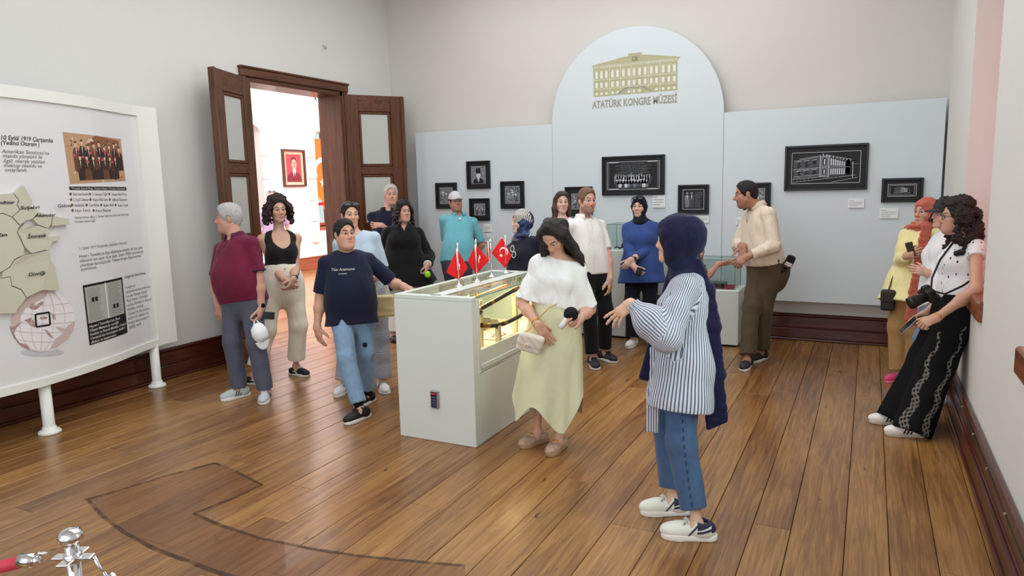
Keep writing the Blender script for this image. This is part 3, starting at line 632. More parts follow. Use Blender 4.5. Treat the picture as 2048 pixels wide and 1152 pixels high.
def strip_mesh(y0, y1, z0, z1, d0, d1, n=40):
    ys = np.linspace(y0, y1, n+1); vs = []
    for y in ys: vs += [bf(y, z0, d0), bf(y, z1, d0), bf(y, z1, d1), bf(y, z0, d1)]
    fs = [(4*i+a, 4*i+4+a, 4*i+4+(a+1) % 4, 4*i+(a+1) % 4) for i in range(n) for a in range(4)]+[(0, 1, 2, 3), (4*n+3, 4*n+2, 4*n+1, 4*n)]
    return vs, fs
MB().add(*strip_mesh(BY0, BY1, BZ0+.03, BZ1-.03, -.03, 0)).build('panel', BOARDW, IB)
yR = bp(265, 400)[0]
for z_a, z_b in ((BZ1-.055, BZ1+.03), (BZ0-.02, BZ0+.04)): MB().add(*strip_mesh(BY0, BY1+.02, z_a, z_b, -.05, .016)).build('rail', TRIMW, IB)
m = MB().add(*strip_mesh(BY1, BY1+.215, BZ0-.02, BZ1+.03, -.05, .018, 8)); m.build('end_trim', TRIMW, IB)
for px, py in ((100, 866), (315, 773)):
    q = fl(px, py); p = empty('post', q); p.parent = IB; p.matrix_basis = Matrix.Translation(Vector(q)-IB.location)
    MB().lathe([(.043, .03), (.04, .05), (.04, BZ0)], q, 24).build('tube', TRIMW, p); MB().lathe([(.075, 0), (.078, .012), (.07, .026), (.05, .034), (.045, .055)], q, 24).build('foot', TRIMW, p)
TXT = mat('board_text', (104, 102, 108), .6); TXB = mat('board_text_dark', (58, 56, 60), .6)
def btext(s, px0, py0, px1, py1, hpx, m=None, bold=0, name='lettering'):
    """text whose baseline runs between two pixels"""
    y0, z0 = bp(px0, py0); y1, z1 = bp(px1, py1); zt = bp(px0, py0-hpx)[1]; sl = (z1-z0)/(y1-y0)*0.0
    f = MB(); letters(f, s, (zt-z0)*1.38, lambda a, b, d: bf(a, b, d), y0, z0, .0015, shear=.22, bold=bold, width=y1-y0); return f.build(name, m or TXT, IB)
btext('10 Eylül 1919 Çarşamba', 0, 279, 104, 283, 9.5, TXB, .0006); btext('(Yedinci Oturum )', 1, 289, 78, 292, 9, TXB, .0006)
for s, a, b, c, d in (('Amerikan Senatosu\u2019na', 3, 306, 98, 309), ('manda yönetimi ile', 5, 315, 84, 317), ('ilgili olarak yazılan', 6, 325, 89, 327), ('mektup okundu ve', 7, 334, 83, 335), ('onaylandı.', 9, 343, 54, 344)): btext(s, a, b, c, d, 8)
btext('11 Eylül 1919 Perşembe (Sekizinci Oturum)', 157, 500, 253, 487, 6)
for s, a, b, c, d in (('Heyet-i Temsiliye\u2019ye Bazı vilayetlerin temsilen altı üye daha', 158, 516, 285, 500), ('eklenerek üye sayısı 16\u2019ya ulaştı. İrade-i Milliye gazetesinin', 159, 525, 286, 508), ('çıkarılması kararlaştırıldı. "Umumi Kongre Beyannamesi"', 160, 534, 284, 517), ('yayımlandı.', 161, 542, 194, 538)): btext(s, a, b, c, d, 7)
btext('Kongre\u2019nin Sona Ermesi', 249, 557, 291, 549, 6, TXB, .0004)
for i, s in enumerate(('Kongre nin', 'tamamlanmasının ardından', 'son gün Mustafa Kemal', 'Paşa, Heyet-i Temsiliye', 'namına, Anadolu ve Rumeli', 'Müdafaa-i Hukuk', 'Cemiyeti\u2019nin kuruluşunu', 'bildirir bir dilekçe ve', 'Kongre Beyannamesi\u2019ni', 'Valiliğe verdi.')): btext(s, 251+i*.7, 578+i*8.9, (271, 299, 293, 294, 302, 286, 298, 296, 297, 281)[i], (575, 567, 577, 586, 593, 606, 612, 622, 630, 643)[i], 6)
# raised districts
DIST = mat('district_cream', (200, 200, 180), .45, var=.03)
def cp(x, y): return bp(x/3.388, 360+y/3.388)
dists = [('district', [(-60, 110), (0, 95), (70, 92), (104, 138), (92, 165), (110, 205), (62, 248), (0, 222), (-60, 240)]),
 ('district', [(77, 92), (137, 38), (195, 140), (190, 180), (236, 215), (196, 263), (150, 275), (117, 306), (68, 250), (118, 205), (100, 165), (112, 140)]),
 ('district', [(242, 218), (326, 245), (322, 298), (300, 326), (237, 303), (203, 267)]), ('district', [(334, 242), (440, 265), (447, 300), (328, 312)]),
 ('district', [(152, 292), (175, 317), (235, 309), (302, 334), (300, 385), (385, 380), (387, 402), (328, 420), (310, 478), (280, 473), (195, 496), (152, 456), (100, 350)]),
 ('district', [(82, 542), (140, 512), (280, 482), (315, 492), (315, 540), (350, 590), (378, 750), (260, 745), (162, 793), (127, 738), (62, 713), (54, 652), (0, 662), (0, 622), (50, 592)]),
 ('district', [(-60, 245), (0, 228), (62, 254), (112, 312), (93, 352), (143, 460), (138, 505), (78, 536), (44, 588), (0, 616), (-60, 640)]),
 ('district', [(-60, 668), (0, 667), (50, 656), (58, 718), (122, 743), (157, 797), (95, 880), (95, 900), (-60, 905)])]
for nme, pl in dists: MB().prism([cp(*q) for q in pl], lambda u, v, d: bf(u, v, d), .001, .034).build(nme, DIST, IB)
def mtext(s, x0, y0, x1, y1, h):
    a, z = cp(x0, y0); a1, _ = cp(x1, y1); zt = cp(x0, y0-h)[1]; f = MB(); letters(f, s, (zt-z)*1.38, lambda u, v, d: bf(u, v, d), a, z, .0365, shear=.2, bold=.0008, width=a1-a); f.build('lettering', TXB, IB)
mtext('Koyulhisar', -70, 165, 78, 160, 22); mtext('Suşehri', 114, 200, 242, 195, 24); mtext('Gölova', 362, 188, 456, 190, 24); mtext('Akıncılar', 212, 252, 355, 246, 22); mtext('Zara', -30, 383, 32, 380, 22); mtext('İmranlı', 163, 395, 286, 390, 24); mtext('Divriği', 170, 652, 282, 645, 24)
def wrapb(mb, name, mats, lim=.035):
    """flat print in (y, z, height) coordinates, cut finely and laid onto the curved board"""
    o = mb.build(name, mats, IB); bm = bmesh.new(); bm.from_mesh(o.data); bmesh.ops.triangulate(bm, faces=bm.faces)
    for _ in range(4):
        e = [x for x in bm.edges if x.calc_length() > lim]
        if not e: break
        bmesh.ops.subdivide_edges(bm, edges=e, cuts=1); bmesh.ops.triangulate(bm, faces=bm.faces)
    for v in bm.verts: v.co = bf(v.co.x, v.co.y, v.co.z)
    bm.to_mesh(o.data); bm.free(); return o
# printed globe
gp = lambda x, y: bp(x/2.742, 480+y/2.742)
f = MB(); cx, cy = 232, 445; G0 = [gp(*q) for q in oval(cx, cy, 181, 168, 40)]; f.flat(G0, lambda u, v, d: (u, v, d), .0022, 0)
def gpoly(pts, mi, d=.003): f.flat([gp(*q) for q in pts], lambda u, v, dd: (u, v, dd), d, mi)
f2 = f; gpoly(oval(cx, cy+172, 120, 22, 20), 4, .001)
gpoly([(56, 430), (75, 380), (110, 330), (160, 296), (215, 281), (262, 282), (250, 310), (215, 330), (180, 350), (170, 370), (140, 372), (125, 400), (108, 425), (112, 445), (80, 470), (62, 480)], 1)
gpoly([(54, 470), (80, 472), (112, 448), (125, 448), (90, 480), (76, 512), (95, 560), (150, 575), (165, 605), (120, 585), (75, 535), (55, 490)], 2)
gpoly([(130, 440), (170, 425), (185, 445), (196, 455), (190, 480), (165, 470), (150, 452)], 2, .0032); gpoly([(215, 425), (240, 418), (262, 424), (250, 434), (222, 436)], 2, .0032); gpoly([(282, 400), (300, 410), (302, 436), (292, 438), (284, 418)], 2, .0032)
gpoly([(242, 488), (262, 500), (290, 535), (280, 538), (255, 512)], 2, .0032); gpoly([(300, 475), (340, 480), (350, 490), (400, 445), (411, 455), (400, 500), (370, 545), (310, 590), (270, 602), (300, 545), (345, 510), (320, 492)], 1, .0032)
gpoly([(165, 352), (185, 345), (190, 360), (205, 350), (232, 335), (238, 350), (215, 365), (200, 380), (175, 382), (160, 372)], 2, .0034)
for k in range(-2, 3):
    pts = [gp(cx+k*62*math.cos(t)+10*math.sin(t), cy-168*math.sin(t)) for t in np.linspace(-1.5, 1.5, 14)]
    for a, b in zip(pts[:-1], pts[1:]): f.flat(strokeline(a, b, .004), lambda u, v, d: (u, v, d), .0038, 3)
for k in (-100, -50, 0, 50, 100):
    w_ = 180*math.sqrt(1-(k/168)**2); pts = [gp(cx+w_*s, cy+k+14*(1-s*s)) for s in np.linspace(-1, 1, 14)]
    for a, b in zip(pts[:-1], pts[1:]): f.flat(strokeline(a, b, .004), lambda u, v, d: (u, v, d), .0038, 3)
sq = [(192, 408), (268, 396), (273, 465), (197, 476)]
for a, b in zip(sq, sq[1:]+sq[:1]): f.flat(strokeline(gp(*a), gp(*b), .013), lambda u, v, d: (u, v, d), .0042, 5)
wrapb(f, 'globe_print', [mat('globe_light', (236, 232, 234), .5), mat('globe_rose', (206, 184, 180), .5), mat('globe_brown', (172, 140, 134), .5), mat('globe_line', (206, 200, 202), .5), mat('globe_shade', (196, 198, 204), .5), BLACKF])
# group photograph, caption bar and numbered list
def quadfn(c, d0):
    P = [np.array(bp(*q)) for q in c]   # tl, tr, br, bl
    return lambda u, v, d=0: (*((P[3]*(1-u)+P[2]*u)*(1-v)+(P[0]*(1-u)+P[1]*u)*v), d0+d)
fq = quadfn([(125, 264), (241, 278), (251, 362), (140, 368)], .0015); f = MB(); r2 = random.Random(3)
def grid(f, fq, n, mi, d=0):
    f.add([fq(i/n, j/n, d) for j in range(n+1) for i in range(n+1)], [(j*(n+1)+i, j*(n+1)+i+1, (j+1)*(n+1)+i+1, (j+1)*(n+1)+i) for j in range(n) for i in range(n)], mi)
grid(f, fq, 6, 0); f.flat([(.3, .6), (.95, .6), (.95, .95), (.5, 1.0), (.36, .85)], fq, .0006, 1)
for _ in range(70): x, y = r2.random()*.9, r2.random()*.93; f.flat([(x, y), (x+r2.uniform(.02, .08), y), (x+r2.uniform(.01, .07), y+r2.uniform(.02, .07))], fq, .0007+r2.random()*.0003, r2.choice((1, 2, 5)))
def fig(u, v, h, w_, c):
    f.flat([(u-w_, v), (u+w_, v), (u+w_*1.05, v+h*.62), (u+w_*.5, v+h*.78), (u-w_*.5, v+h*.78), (u-w_*1.05, v+h*.62)], fq, .0014, c); f.flat(oval(u, v+h*.87, w_*.42, h*.09, 8), fq, .0016, 3); f.flat(rect(u-w_*.3, v+h*.93, u+w_*.3, v+h*.985), fq, .0018, 4); f.flat([(u-w_*.15, v+h*.76), (u+w_*.15, v+h*.76), (u, v+h*.5)], fq, .0016, 5)
for i in range(9): fig(.16+i*.096, .25, .6+.05*math.sin(i*2.1), .052, 4 if i % 3 else 2)
for i in range(7): fig(.2+i*.105, .06, .52, .05, (4, 2, 4, 4, 2, 4, 4)[i])
for i in range(13): f.flat(oval(.12+i*.065, .56+.12*math.sin(i*1.7), .022, .03, 8), fq, .002, 6)
wrapb(f, 'photo_print', [mat('photo_tan', (188, 150, 116), .5), mat('photo_brown', (140, 92, 62), .5), mat('photo_mid', (104, 66, 46), .5), mat('photo_face', (220, 182, 154), .5), mat('photo_dark', (52, 34, 30), .5), mat('photo_light', (226, 208, 188), .5), mat('photo_mark', (196, 84, 96), .5)])
fq = quadfn([(138, 373), (252, 374), (253, 381), (139, 380)], .0015); f = MB(); grid(f, fq, 5, 0); letters(f, '"Mustafa Kemal Paşa, Sivas\u2019ta Heyet-i Temsiliye Üyeleriyle"', .9, lambda a, b, d: fq(.02+a*.95, .25+b*.8, d), 0, 0, .002, width=1.0, mi=1); wrapb(f, 'caption_bar', [mat('bar_black', (28, 26, 32), .5), PRW])
names = [(141, 391, ('Bekir Sami Kunduh', 'İ. Süreyya Yiğit', 'Hüseyin Rauf Orbay')), (142, 402, ('İ. Fazıl Cebesoy', 'Mazhar Müfit Kansu', 'Alfred Rüstem')), (144, 413, ('Hakkı Behiç Bayiç', 'Ömer Mümtaz', 'Refet Bele', 'Kara Vasıf')), (145, 424, ('Hacı Fevzi', 'Fevzi Baysoy'))]
DOT = mat('number_dot', (120, 76, 78), .5)
f = MB(); g = MB()
for px, py, l in names:
    for i, s in enumerate(l):
        x0 = px+i*(116/len(l) if len(l) > 2 else 42); c = bp(x0, py-3); 
        MB().flat(oval(c[0], c[1], .0115, .0115, 10), lambda u, v, d: bf(u, v, d), .0016).build('number_mark', DOT, IB); y0, z0 = bp(x0+5, py); y1, _ = bp(x0+116/max(3, len(l))-4, py); letters(g, s, .035, lambda a, b, d: bf(a, b, d), y0, z0-.002, .0016, width=y1-y0)
g.build('lettering', TXT, IB)
btext('*Ahmet Rüstem (Bey), İ. Süreyya Yiğit (Üye) Fazıl (üye) Refet (üye)', 148, 438, 257, 432, 5); btext('Temsiliye heyeti değil."', 149, 446, 192, 444, 5)
fq = quadfn([(165, 571), (244, 554), (255, 665), (179, 691)], .0015); f = MB(); grid(f, fq, 5, 0)
f.flat(rect(.03, .36, .5, .96), fq, .0008, 1).flat(rect(.53, .36, .96, .96), fq, .0008, 1).flat(rect(.5, .36, .53, .97), fq, .0009, 2)
for u in (.07, .57):
    for k in range(22):
        e = r2.uniform(.25, .36); f.flat(rect(u, .92-k*.025, u+e, .927-k*.025), fq, .0012, 3)
for a_, b_ in ((.16, .7), (.24, .7), (.66, .5), (.75, .5)): f.flat(rect(a_, b_, a_+.06, b_+.07), fq, .0014, 0)
for k, s in enumerate(('Heyet-i Temsiliye\u2019nin Sivas', 'Vilayet Makamına verdiği', 'Anadolu ve Rumeli Müdafaa-i Hukuk', 'Cemiyeti\u2019nin kuruluşunu bildirir', 'dilekçe ve beyanname')): letters(f, s, .062, lambda a, b, d: fq(a, b, d), .03, .285-k*.066, .0012, shear=.2, width=(.78, .72, .94, .9, .62)[k], bold=.0004, mi=2)
wrapb(f, 'document_print', [mat('bar_black', (0, 0, 0)), mat('doc_page', (176, 178, 172), .5), PRW, mat('doc_ink', (120, 122, 118), .5)])
# ------------------------------------------------------------------ display case
cx0, cx1, cy0, cy1, ch = -2.94, -2.315, 3.975, 5.42, 1.03
DC = empty('display_case', ((cx0+cx1)/2, (cy0+cy1)/2, 0), label='white museum display case with a glass top and lit side window', cat='display case')
wz0, wz1 = .66, .985; gd = .34  # window band
for y_a, y_b in ((cy0, cy0+.09), (cy1-.09, cy1)): MB().box((cx0, y_a, 0), (cx1, y_b, ch-.031), 0, .003).build('end_panel', CASEW, DC)
MB().box((cx0+.03, cy0+.09, .0), (cx1-.02, cy1-.09, .6)).build('carcass', CASEW, DC)
m = MB().box((cx1-.02, cy0+.09, .0), (cx1-.003, cy1-.09, .49), 0, .003).box((cx1-.02, cy0+.45, .49), (cx1-.003, cy0+.9, .513), 0, .003); m.build('door', CASEW, DC)
m = MB().box((cx1-.03, cy0+.06, .50), (cx1+.004, cy0+.10, ch-.02), 0, .003).box((cx1-.03, cy0+.09, .52), (cx1+.004, cy1-.09, .555), 0, .003).box((cx1-.025, cy0+.09, .555), (cx1-.006, cy1-.09, .655), 0, .003).box((cx1-.03, cy1-.10, .50), (cx1+.004, cy1-.06, ch-.02), 0, .003); m.build('window_surround', CASEW, DC)
m = MB().box((cx0+.0, cy0+.09, .6), (cx1-.03, cy1-.09, .625), 0, .002); m.build('shelf', mat('case_lining', (232, 222, 200), .5), DC)
m = MB().box((cx0+.005, cy0+.09, .6), (cx0+.03, cy1-.09, 1.0), 0, .002); m.build('back_board', CASEW, DC)
xs = -2.62
m = MB().box((xs-.045, cy0+.03, ch-.03), (xs+.045, cy1-.03, ch), 0, .003).box((cx0, cy0, ch-.03), (cx1, cy0+.06, ch), 0, .003).box((cx0, cy1-.06, ch-.03), (cx1, cy1, ch), 0, .003).box((cx0, cy0+.05, ch-.03), (cx0+.035, cy1-.05, ch), 0, .003); m.build('top_frame', CASEW, DC)
CG = glass('case_glass', (248, 252, 251))
for a, b in ((cx0+.035, xs-.045), (xs+.045, cx1)): MB().box((a, cy0+.06, ch-.012), (b, cy1-.06, ch-.004)).build('pane', CG, DC)
MB().box((cx1-.012, cy0+.1, .655), (cx1-.006, cy1-.1, ch-.012)).build('pane', CG, DC)
MB().box((xs-.004, cy0+.09, .625), (xs+.004, cy1-.09, ch-.03)).build('pane', CG, DC)
MB().tube([(cx1-.004, cy0+.06, ch-.006), (cx1-.004, cy1-.06, ch-.006)], .005, 6).build('glass_edge', mat('glass_edge', (120, 160, 150), .2), DC)
K = empty('key_reader', ((on(1, cy0, 871, 798))[0], cy0, .25)); K.parent = DC; K.matrix_basis = Matrix.Translation(K.location-DC.location); 
kx, kz = on(1, cy0, 871, 798)[0], on(1, cy0, 871, 798)[2]
MB().box((kx-.034, cy0-.022, kz-.068), (kx+.034, cy0, kz+.068), 0, .01).build('housing', mat('reader_silver', (176, 176, 178), .3, .7), K); MB().box((kx-.023, cy0-.0235, kz-.055), (kx+.023, cy0-.021, kz+.055), 0, .001).build('keypad', mat('reader_black', (28, 30, 44), .25), K)
m = MB()
for i in range(3):
    for j in range(4): m.box((kx-.017+i*.0125, cy0-.0248, kz-.045+j*.019), (kx-.008+i*.0125, cy0-.0232, kz-.034+j*.019), 0, .001)
m.build('key', mat('key_blue', (86, 104, 150), .4), K); MB().box((kx-.016, cy0-.0248, kz+.036), (kx+.016, cy0-.0232, kz+.049)).build('indicator', mat('indicator_red', (226, 50, 44), .4), K)
# warm strip lamp along the inside
LW = bpy.data.lights.new('case_strip_light', 'AREA'); LW.shape = 'RECTANGLE'; LW.size = .03; LW.size_y = 1.1; LW.energy = 10; LW.color = (1, .72, .36); lo = bpy.data.objects.new('case_strip_light', LW); COL.objects.link(lo); lo.location = (-2.53, (cy0+cy1)/2, .99); lo.rotation_euler = (0, math.radians(-12), 0)
# exhibits in the case
SH = mat('scabbard_leather', (46, 36, 30), .45, bump=.1, bscale=60); BRS = mat('old_brass', (168, 122, 52), .35, .8); POSTW = mat('support_cream', (226, 214, 184), .5)
def support(x, y, z1, label):
    s = empty('display_support', (x, y, .625), label=label, cat='stand', group='cream upright supports in the display case'); m = MB(); m.box((x-.018, y-.018, .626), (x+.018, y+.018, z1), 0, .003); m.box((x-.018, y-.018, z1), (x-.010, y+.018, z1+.02), 0, .002).box((x+.010, y-.018, z1), (x+.018, y+.018, z1+.02), 0, .002); m.build('block', POSTW, s)
support(-2.36, 4.42, .74, 'shortest cream support, holding the lower curved scabbard near the window'); support(-2.44, 4.3, .86, 'cream support under the near end of the upper scabbard'); support(-2.44, 4.86, .90, 'cream support at the far end of the upper scabbard'); support(-2.36, 4.98, .77, 'cream support at the far end of the lower scabbard'); support(-2.53, 4.45, .91, 'cream support behind, holding the gilded sword hilt')
def scabbard(p, label):
    s = empty('curved_scabbard', p[0], label=label, cat='scabbard'); n = len(p)
    P = [np.array(p[0])*(1-t)**2+2*np.array(p[1])*t*(1-t)+np.array(p[2])*t*t for t in np.linspace(0, 1, 18)]
    MB().tube(P, [.017]*9+[.016]*9, 10).build('sheath', SH, s); MB().tube(P[:3], .0195, 10).tube(P[-3:], .0185, 10).tube(P[6:8], .0185, 10).build('mount', BRS, s)
scabbard([(-2.37, 4.20, .80), (-2.355, 4.6, .70), (-2.36, 5.1, .83)], 'dark curved scabbard lying lowest behind the case window'); scabbard([(-2.44, 4.22, .885), (-2.44, 4.55, .92), (-2.44, 4.92, .96)], 'dark straight scabbard resting higher in the case')
s = empty('gilded_sword', (-2.53, 4.3, .93), label='gilded sword hilt with a curled guard beside the upper scabbard', cat='sword'); MB().tube([(-2.53, 4.2, .945), (-2.53, 4.36, .955)], [.012, .015], 10).ball((-2.53, 4.19, .943), .018).build('grip', mat('dark_horn', (40, 28, 22), .4), s); MB().tube([(-2.53, 4.36, .955), (-2.53, 4.9, .985)], [.014, .008], 8, flat=(np.array([1., 0, 0]), .35)).build('blade', BRS, s); MB().tube([(-2.53+.0, 4.36+.05*math.sin(a), .955-.06*math.cos(a)) for a in np.linspace(0, PI, 10)]+[(-2.53, 4.2, .93)], .006, 7).build('guard', BRS, s)
s = empty('pistol', (-2.4, 4.16, .86), label='small dark antique pistol at the near end of the case window', cat='pistol'); m = MB(); m.tube([(-2.4, 4.13, .80), (-2.4, 4.17, .86)], [.018, .014], 8).tube([(-2.4, 4.15, .865), (-2.42, 4.3, .875)], [.014, .009], 8); m.build('body', mat('gun_dark', (34, 28, 26), .4, .5), s)
s = empty('exhibit_note', (-2.45, 4.62, .626), label='pale sheet with gold embroidery lying on the case floor', cat='cloth'); m = MB().box((-2.54, 4.5, .626), (-2.4, 4.78, .634), 0, .002); m.build('sheet', mat('note_white', (226, 220, 208), .7), s); m = MB()
for i in range(9): a = i*.7; m.tube([(-2.47+.03*math.cos(a), 4.64+.07*math.sin(a), .637), (-2.47+.04*math.cos(a+.5), 4.64+.09*math.sin(a+.5), .637)], .004, 5)
m.build('embroidery', BRS, s)
s = empty('velvet_cloth', (-2.78, 4.7, .626), label='folded dark brown cloth in the rear half of the display case', cat='cloth'); MB().box((-2.86, 4.5, .626), (-2.68, 5.05, .67), 0, .015).box((-2.84, 4.55, .67), (-2.7, 4.95, .70), 0, .012).build('fold', mat('brown_cloth', (92, 70, 48), .8, bump=.3, bscale=40), s)
# ------------------------------------------------------------------ table flags
FR = cloth('flag_red', (226, 30, 36), .25, .7, var=.03); FWH = mat('flag_white', (250, 246, 240), .7); CHR = mat('chrome', (225, 225, 228), .12, 1)
def table_flag(px, py, tpy, x0p, x1p, ybp, label, em, front=.014, ext=None):
    b = on(2, ch, px, py); d = depth(b); K = empty('table_flag', b, label=label, cat='flag', group='small red flags on the display case')
    top = U(px, tpy, d); H_ = top[2]-b[2]
    MB().lathe([(.036, 0), (.036, .005), (.026, .011), (.013, .016), (.009, .026)], b, 20).build('base', CHR, K)
    MB().tube([b+[0, 0, .015], b+[0, 0, H_-.012]], .0032, 8).build('pole', CHR, K); MB().lathe([(.003, -.012), (.008, -.004), (.006, .004), (.002, .016)], b+[0, 0, H_-.004], 10).build('finial', FWH, K)
    def W_(qx, qy, dd=0): return U(qx, qy, d+dd)
    # cloth: hung by one corner, a diamond with sagging folds between four corners given in the picture plane
    T, L_, B_, R_ = ext; n = 12; vs = []
    for j in range(n+1):
        for i in range(n+1):
            u, v = i/n, j/n
            p = (np.array(T)*(1-u)*(1-v)+np.array(R_)*u*(1-v)+np.array(L_)*(1-u)*v+np.array(B_)*u*v)
            vs.append(W_(p[0], p[1], front+.012*math.sin((u-v)*5.0)*min(1, (u+v))))
    fs = [(j*(n+1)+i, j*(n+1)+i+1, (j+1)*(n+1)+i+1, (j+1)*(n+1)+i) for j in range(n) for i in range(n)]
    cl = MB().add(vs, fs, 0, True).build('flag_cloth', FR, K); sm = cl.modifiers.new('thick', 'SOLIDIFY'); sm.thickness = .0016
    V = np.array(vs).reshape(n+1, n+1, 3)
    def fq(u, v, dd=0):
        u = min(max(u, 0), .9999)*n; v = min(max(v, 0), .9999)*n; i, j = int(u), int(v); a, c = u-i, v-j
        return V[j, i]*(1-a)*(1-c)+V[j, i+1]*a*(1-c)+V[j+1, i]*(1-a)*c+V[j+1, i+1]*a*c-CF*(.003+dd)
    def fpx(dx, dy):
        A = np.array([[R_[0]-T[0], L_[0]-T[0]], [R_[1]-T[1], L_[1]-T[1]]], float); du, dv = np.linalg.solve(A, [dx, dy]); return fq(.5+du, .5+dv)
    if em: m = MB(); em(m, fq, fpx); m.build('emblem', FWH, K)
    m = MB(); m.tube([W_(T[0]-1, T[1], -.004), W_(T[0]+2, T[1]+44, -.014)], .004, 6); m.build('sleeve', FWH, K)
    return K
def em_full(m, fq, fpx):
    c, q = math.cos(2.20), math.sin(2.20); crescent_star(m, lambda a, b, d: fpx(3.5+a*c-b*q, -5.5+a*q+b*c), 0, 0, 36)
def em_side(m, fq, fpx):
    c, q = math.cos(1.9), math.sin(1.9); st = [((6 if i % 2 == 0 else 2.4)*math.cos(i*PI/5), (6 if i % 2 == 0 else 2.4)*math.sin(i*PI/5)) for i in range(10)]
    m.add([fpx(4+a*c*.6, 4+b) for a, b in st]+[fpx(4, 4)], [(i, (i+1) % 10, 10) for i in range(10)]); m.add([fpx(2.2+w_*3.4*math.sin(t*PI), -12+t*14) for t in np.linspace(0, 1, 9) for w_ in (0, 1)], [(2*i, 2*i+1, 2*i+3, 2*i+2) for i in range(8)])
table_flag(918, 573, 487, 0, 0, 0, 'nearest small red table flag, hanging folded on the white case', em_side, ext=((914, 497), (892, 545), (918, 560), (936, 536)))
table_flag(954, 564, 480, 0, 0, 0, 'second small red table flag from the near end of the case', em_side, ext=((951, 489), (935, 523), (952, 549), (979, 520)))
table_flag(983, 554, 480, 0, 0, 0, 'narrow small red table flag seen edge-on, third on the case', em_side, ext=((977, 482), (974, 510), (979, 522), (983, 507)))
table_flag(1012, 546, 472, 0, 0, 0, 'small red table flag spread wide with its crescent and star in view', em_full, front=-.022, ext=((1004, 475), (983, 506), (1010, 536), (1024, 512)))
# ------------------------------------------------------------------ rope post
sx, sy = -1.85, 1.035
SP = empty('rope_post', (sx, sy, 0), label='chrome rope barrier post with a domed top at the lower left', cat='post')
MB().lathe([(.16, 0), (.16, .012), (.14, .03), (.05, .05), (.03, .07)], (sx, sy, 0), 32).build('base', CHR, SP)
MB().lathe([(.0172, .06), (.0172, .855)], (sx, sy, 0), 24).build('pole', CHR, SP)
MB().lathe([(.018, .838), (.020, .842), (.020, .847), (.026, .850), (.031, .858), (.031, .865), (.027, .875), (.018, .882), (.007, .885)], (sx, sy, 0), 28).build('cap', CHR, SP)
m = MB(); m.lathe([(.0175, .79), (.022, .794), (.022, .814), (.0175, .818)], (sx, sy, 0), 24)
r_ = np.array([CR[0], CR[1], 0]); r_ /= np.linalg.norm(r_); f_ = np.array([-r_[1], r_[0], 0])
for v in (-r_, r_, f_, -f_):
    c_ = np.array([sx, sy, .805])+v*.034; Rm = np.column_stack([v, np.cross([0, 0, 1], v), [0, 0, 1]]); m.obox(c_, (.017, .015, .003), Rm, 0, .002)
m.build('ring_collar', CHR, SP)
RP = mat('rope_red', (206, 58, 76), .55, bump=.25, bscale=160)
def rope(v, end, label):
    a = np.array([sx, sy, .805])+v*.055; K = empty('barrier_rope', a, label=label, cat='rope'); e = a+v*.075+np.array([0, 0, -.008]); 
    pts = [e+(np.array(end)-e)*t+np.array([0, 0, -.25*4*t*(1-t)*.35]) for t in np.linspace(0, 1, 18)]
    MB().tube(pts, .0165, 14).build('cord', RP, K); MB().tube([e-v*.028, e+v*.012], .0185, 14).ball(e-v*.032, .014).tube([a+v*.012+np.array([0, 0, .008]), a+v*.032+np.array([0, 0, .014]), e-v*.03], .005, 8).build('hook', CHR, K); return K
rope(-r_, (sx-r_[0]*1.5, sy-r_[1]*1.5, .805), 'crimson barrier rope running left from the chrome post')
rv = r_*.55-f_*.2+np.array([0, 0, -.8]); rv /= np.linalg.norm(rv)
a = np.array([sx, sy, .805])+r_*.055; K = empty('barrier_rope', a, label='chrome-hooked rope end hanging down from the right side of the post', cat='rope')
MB().tube([a, a+r_*.012+np.array([0, 0, -.03]), a+r_*.03+np.array([0, 0, -.06])], .005, 8).tube([a+r_*.03+np.array([0, 0, -.055]), a+r_*.075+np.array([0, 0, -.125])], .017, 14).build('hook', CHR, K)
MB().tube([a+r_*.07+np.array([0, 0, -.12]), a+r_*.12+np.array([0, 0, -.24]), a+r_*.2-f_*.15+np.array([0, 0, -.4]), a+r_*.5-f_*.5+np.array([0, 0, -.5])], .0165, 14).build('cord', RP, K)
# ------------------------------------------------------------------ soft solids: distance fields meshed by surface nets
f4 = np.float32
def nrm(v): v = np.asarray(v, float); return v/(np.linalg.norm(v)+1e-12)
class Field:
    """smooth union of soft primitives, then cuts; each primitive = function(points) -> distance"""
    def __init__(s): s.pr = []; s.k = []; s.cuts = []; s.disp = None
    def add(s, fn, k=.02): s.pr.append(fn); s.k.append(k); return s
    def cut(s, fn, k=.004): s.cuts.append((fn, k)); return s
    def ev(s, P, idx=None):
        D = None
        for i in (range(len(s.pr)) if idx is None else idx):
            d = s.pr[i](P)
            if D is None: D = d
            else:
                k = s.k[i]; h = np.maximum(k-np.abs(D-d), 0); D = np.minimum(D, d)-h*h*(.25/k)
        if s.disp is not None: D = D+s.disp(P)
        for fn, k in s.cuts:
            d = fn(P); h = np.maximum(k-np.abs(D-d), 0); D = np.maximum(D, d)+h*h*(.25/k)
        return D
def cap(a, b, ra, rb=None, ca=False, cb=False):
    a = np.asarray(a, f4); b = np.asarray(b, f4); rb = ra if rb is None else rb; ab = b-a; L2 = max(float(ab@ab), 1e-9); n = ab/math.sqrt(L2)
    def fn(P):
        q = P-a; t = np.clip(q@ab/L2, 0, 1); q2 = q-t[:, None]*ab; d = np.sqrt(np.einsum('ij,ij->i', q2, q2))-(ra+(rb-ra)*t)
        if ca: d = np.maximum(d, -(q@n))
        if cb: d = np.maximum(d, (P-b)@n)
        return d.astype(f4)
    return fn
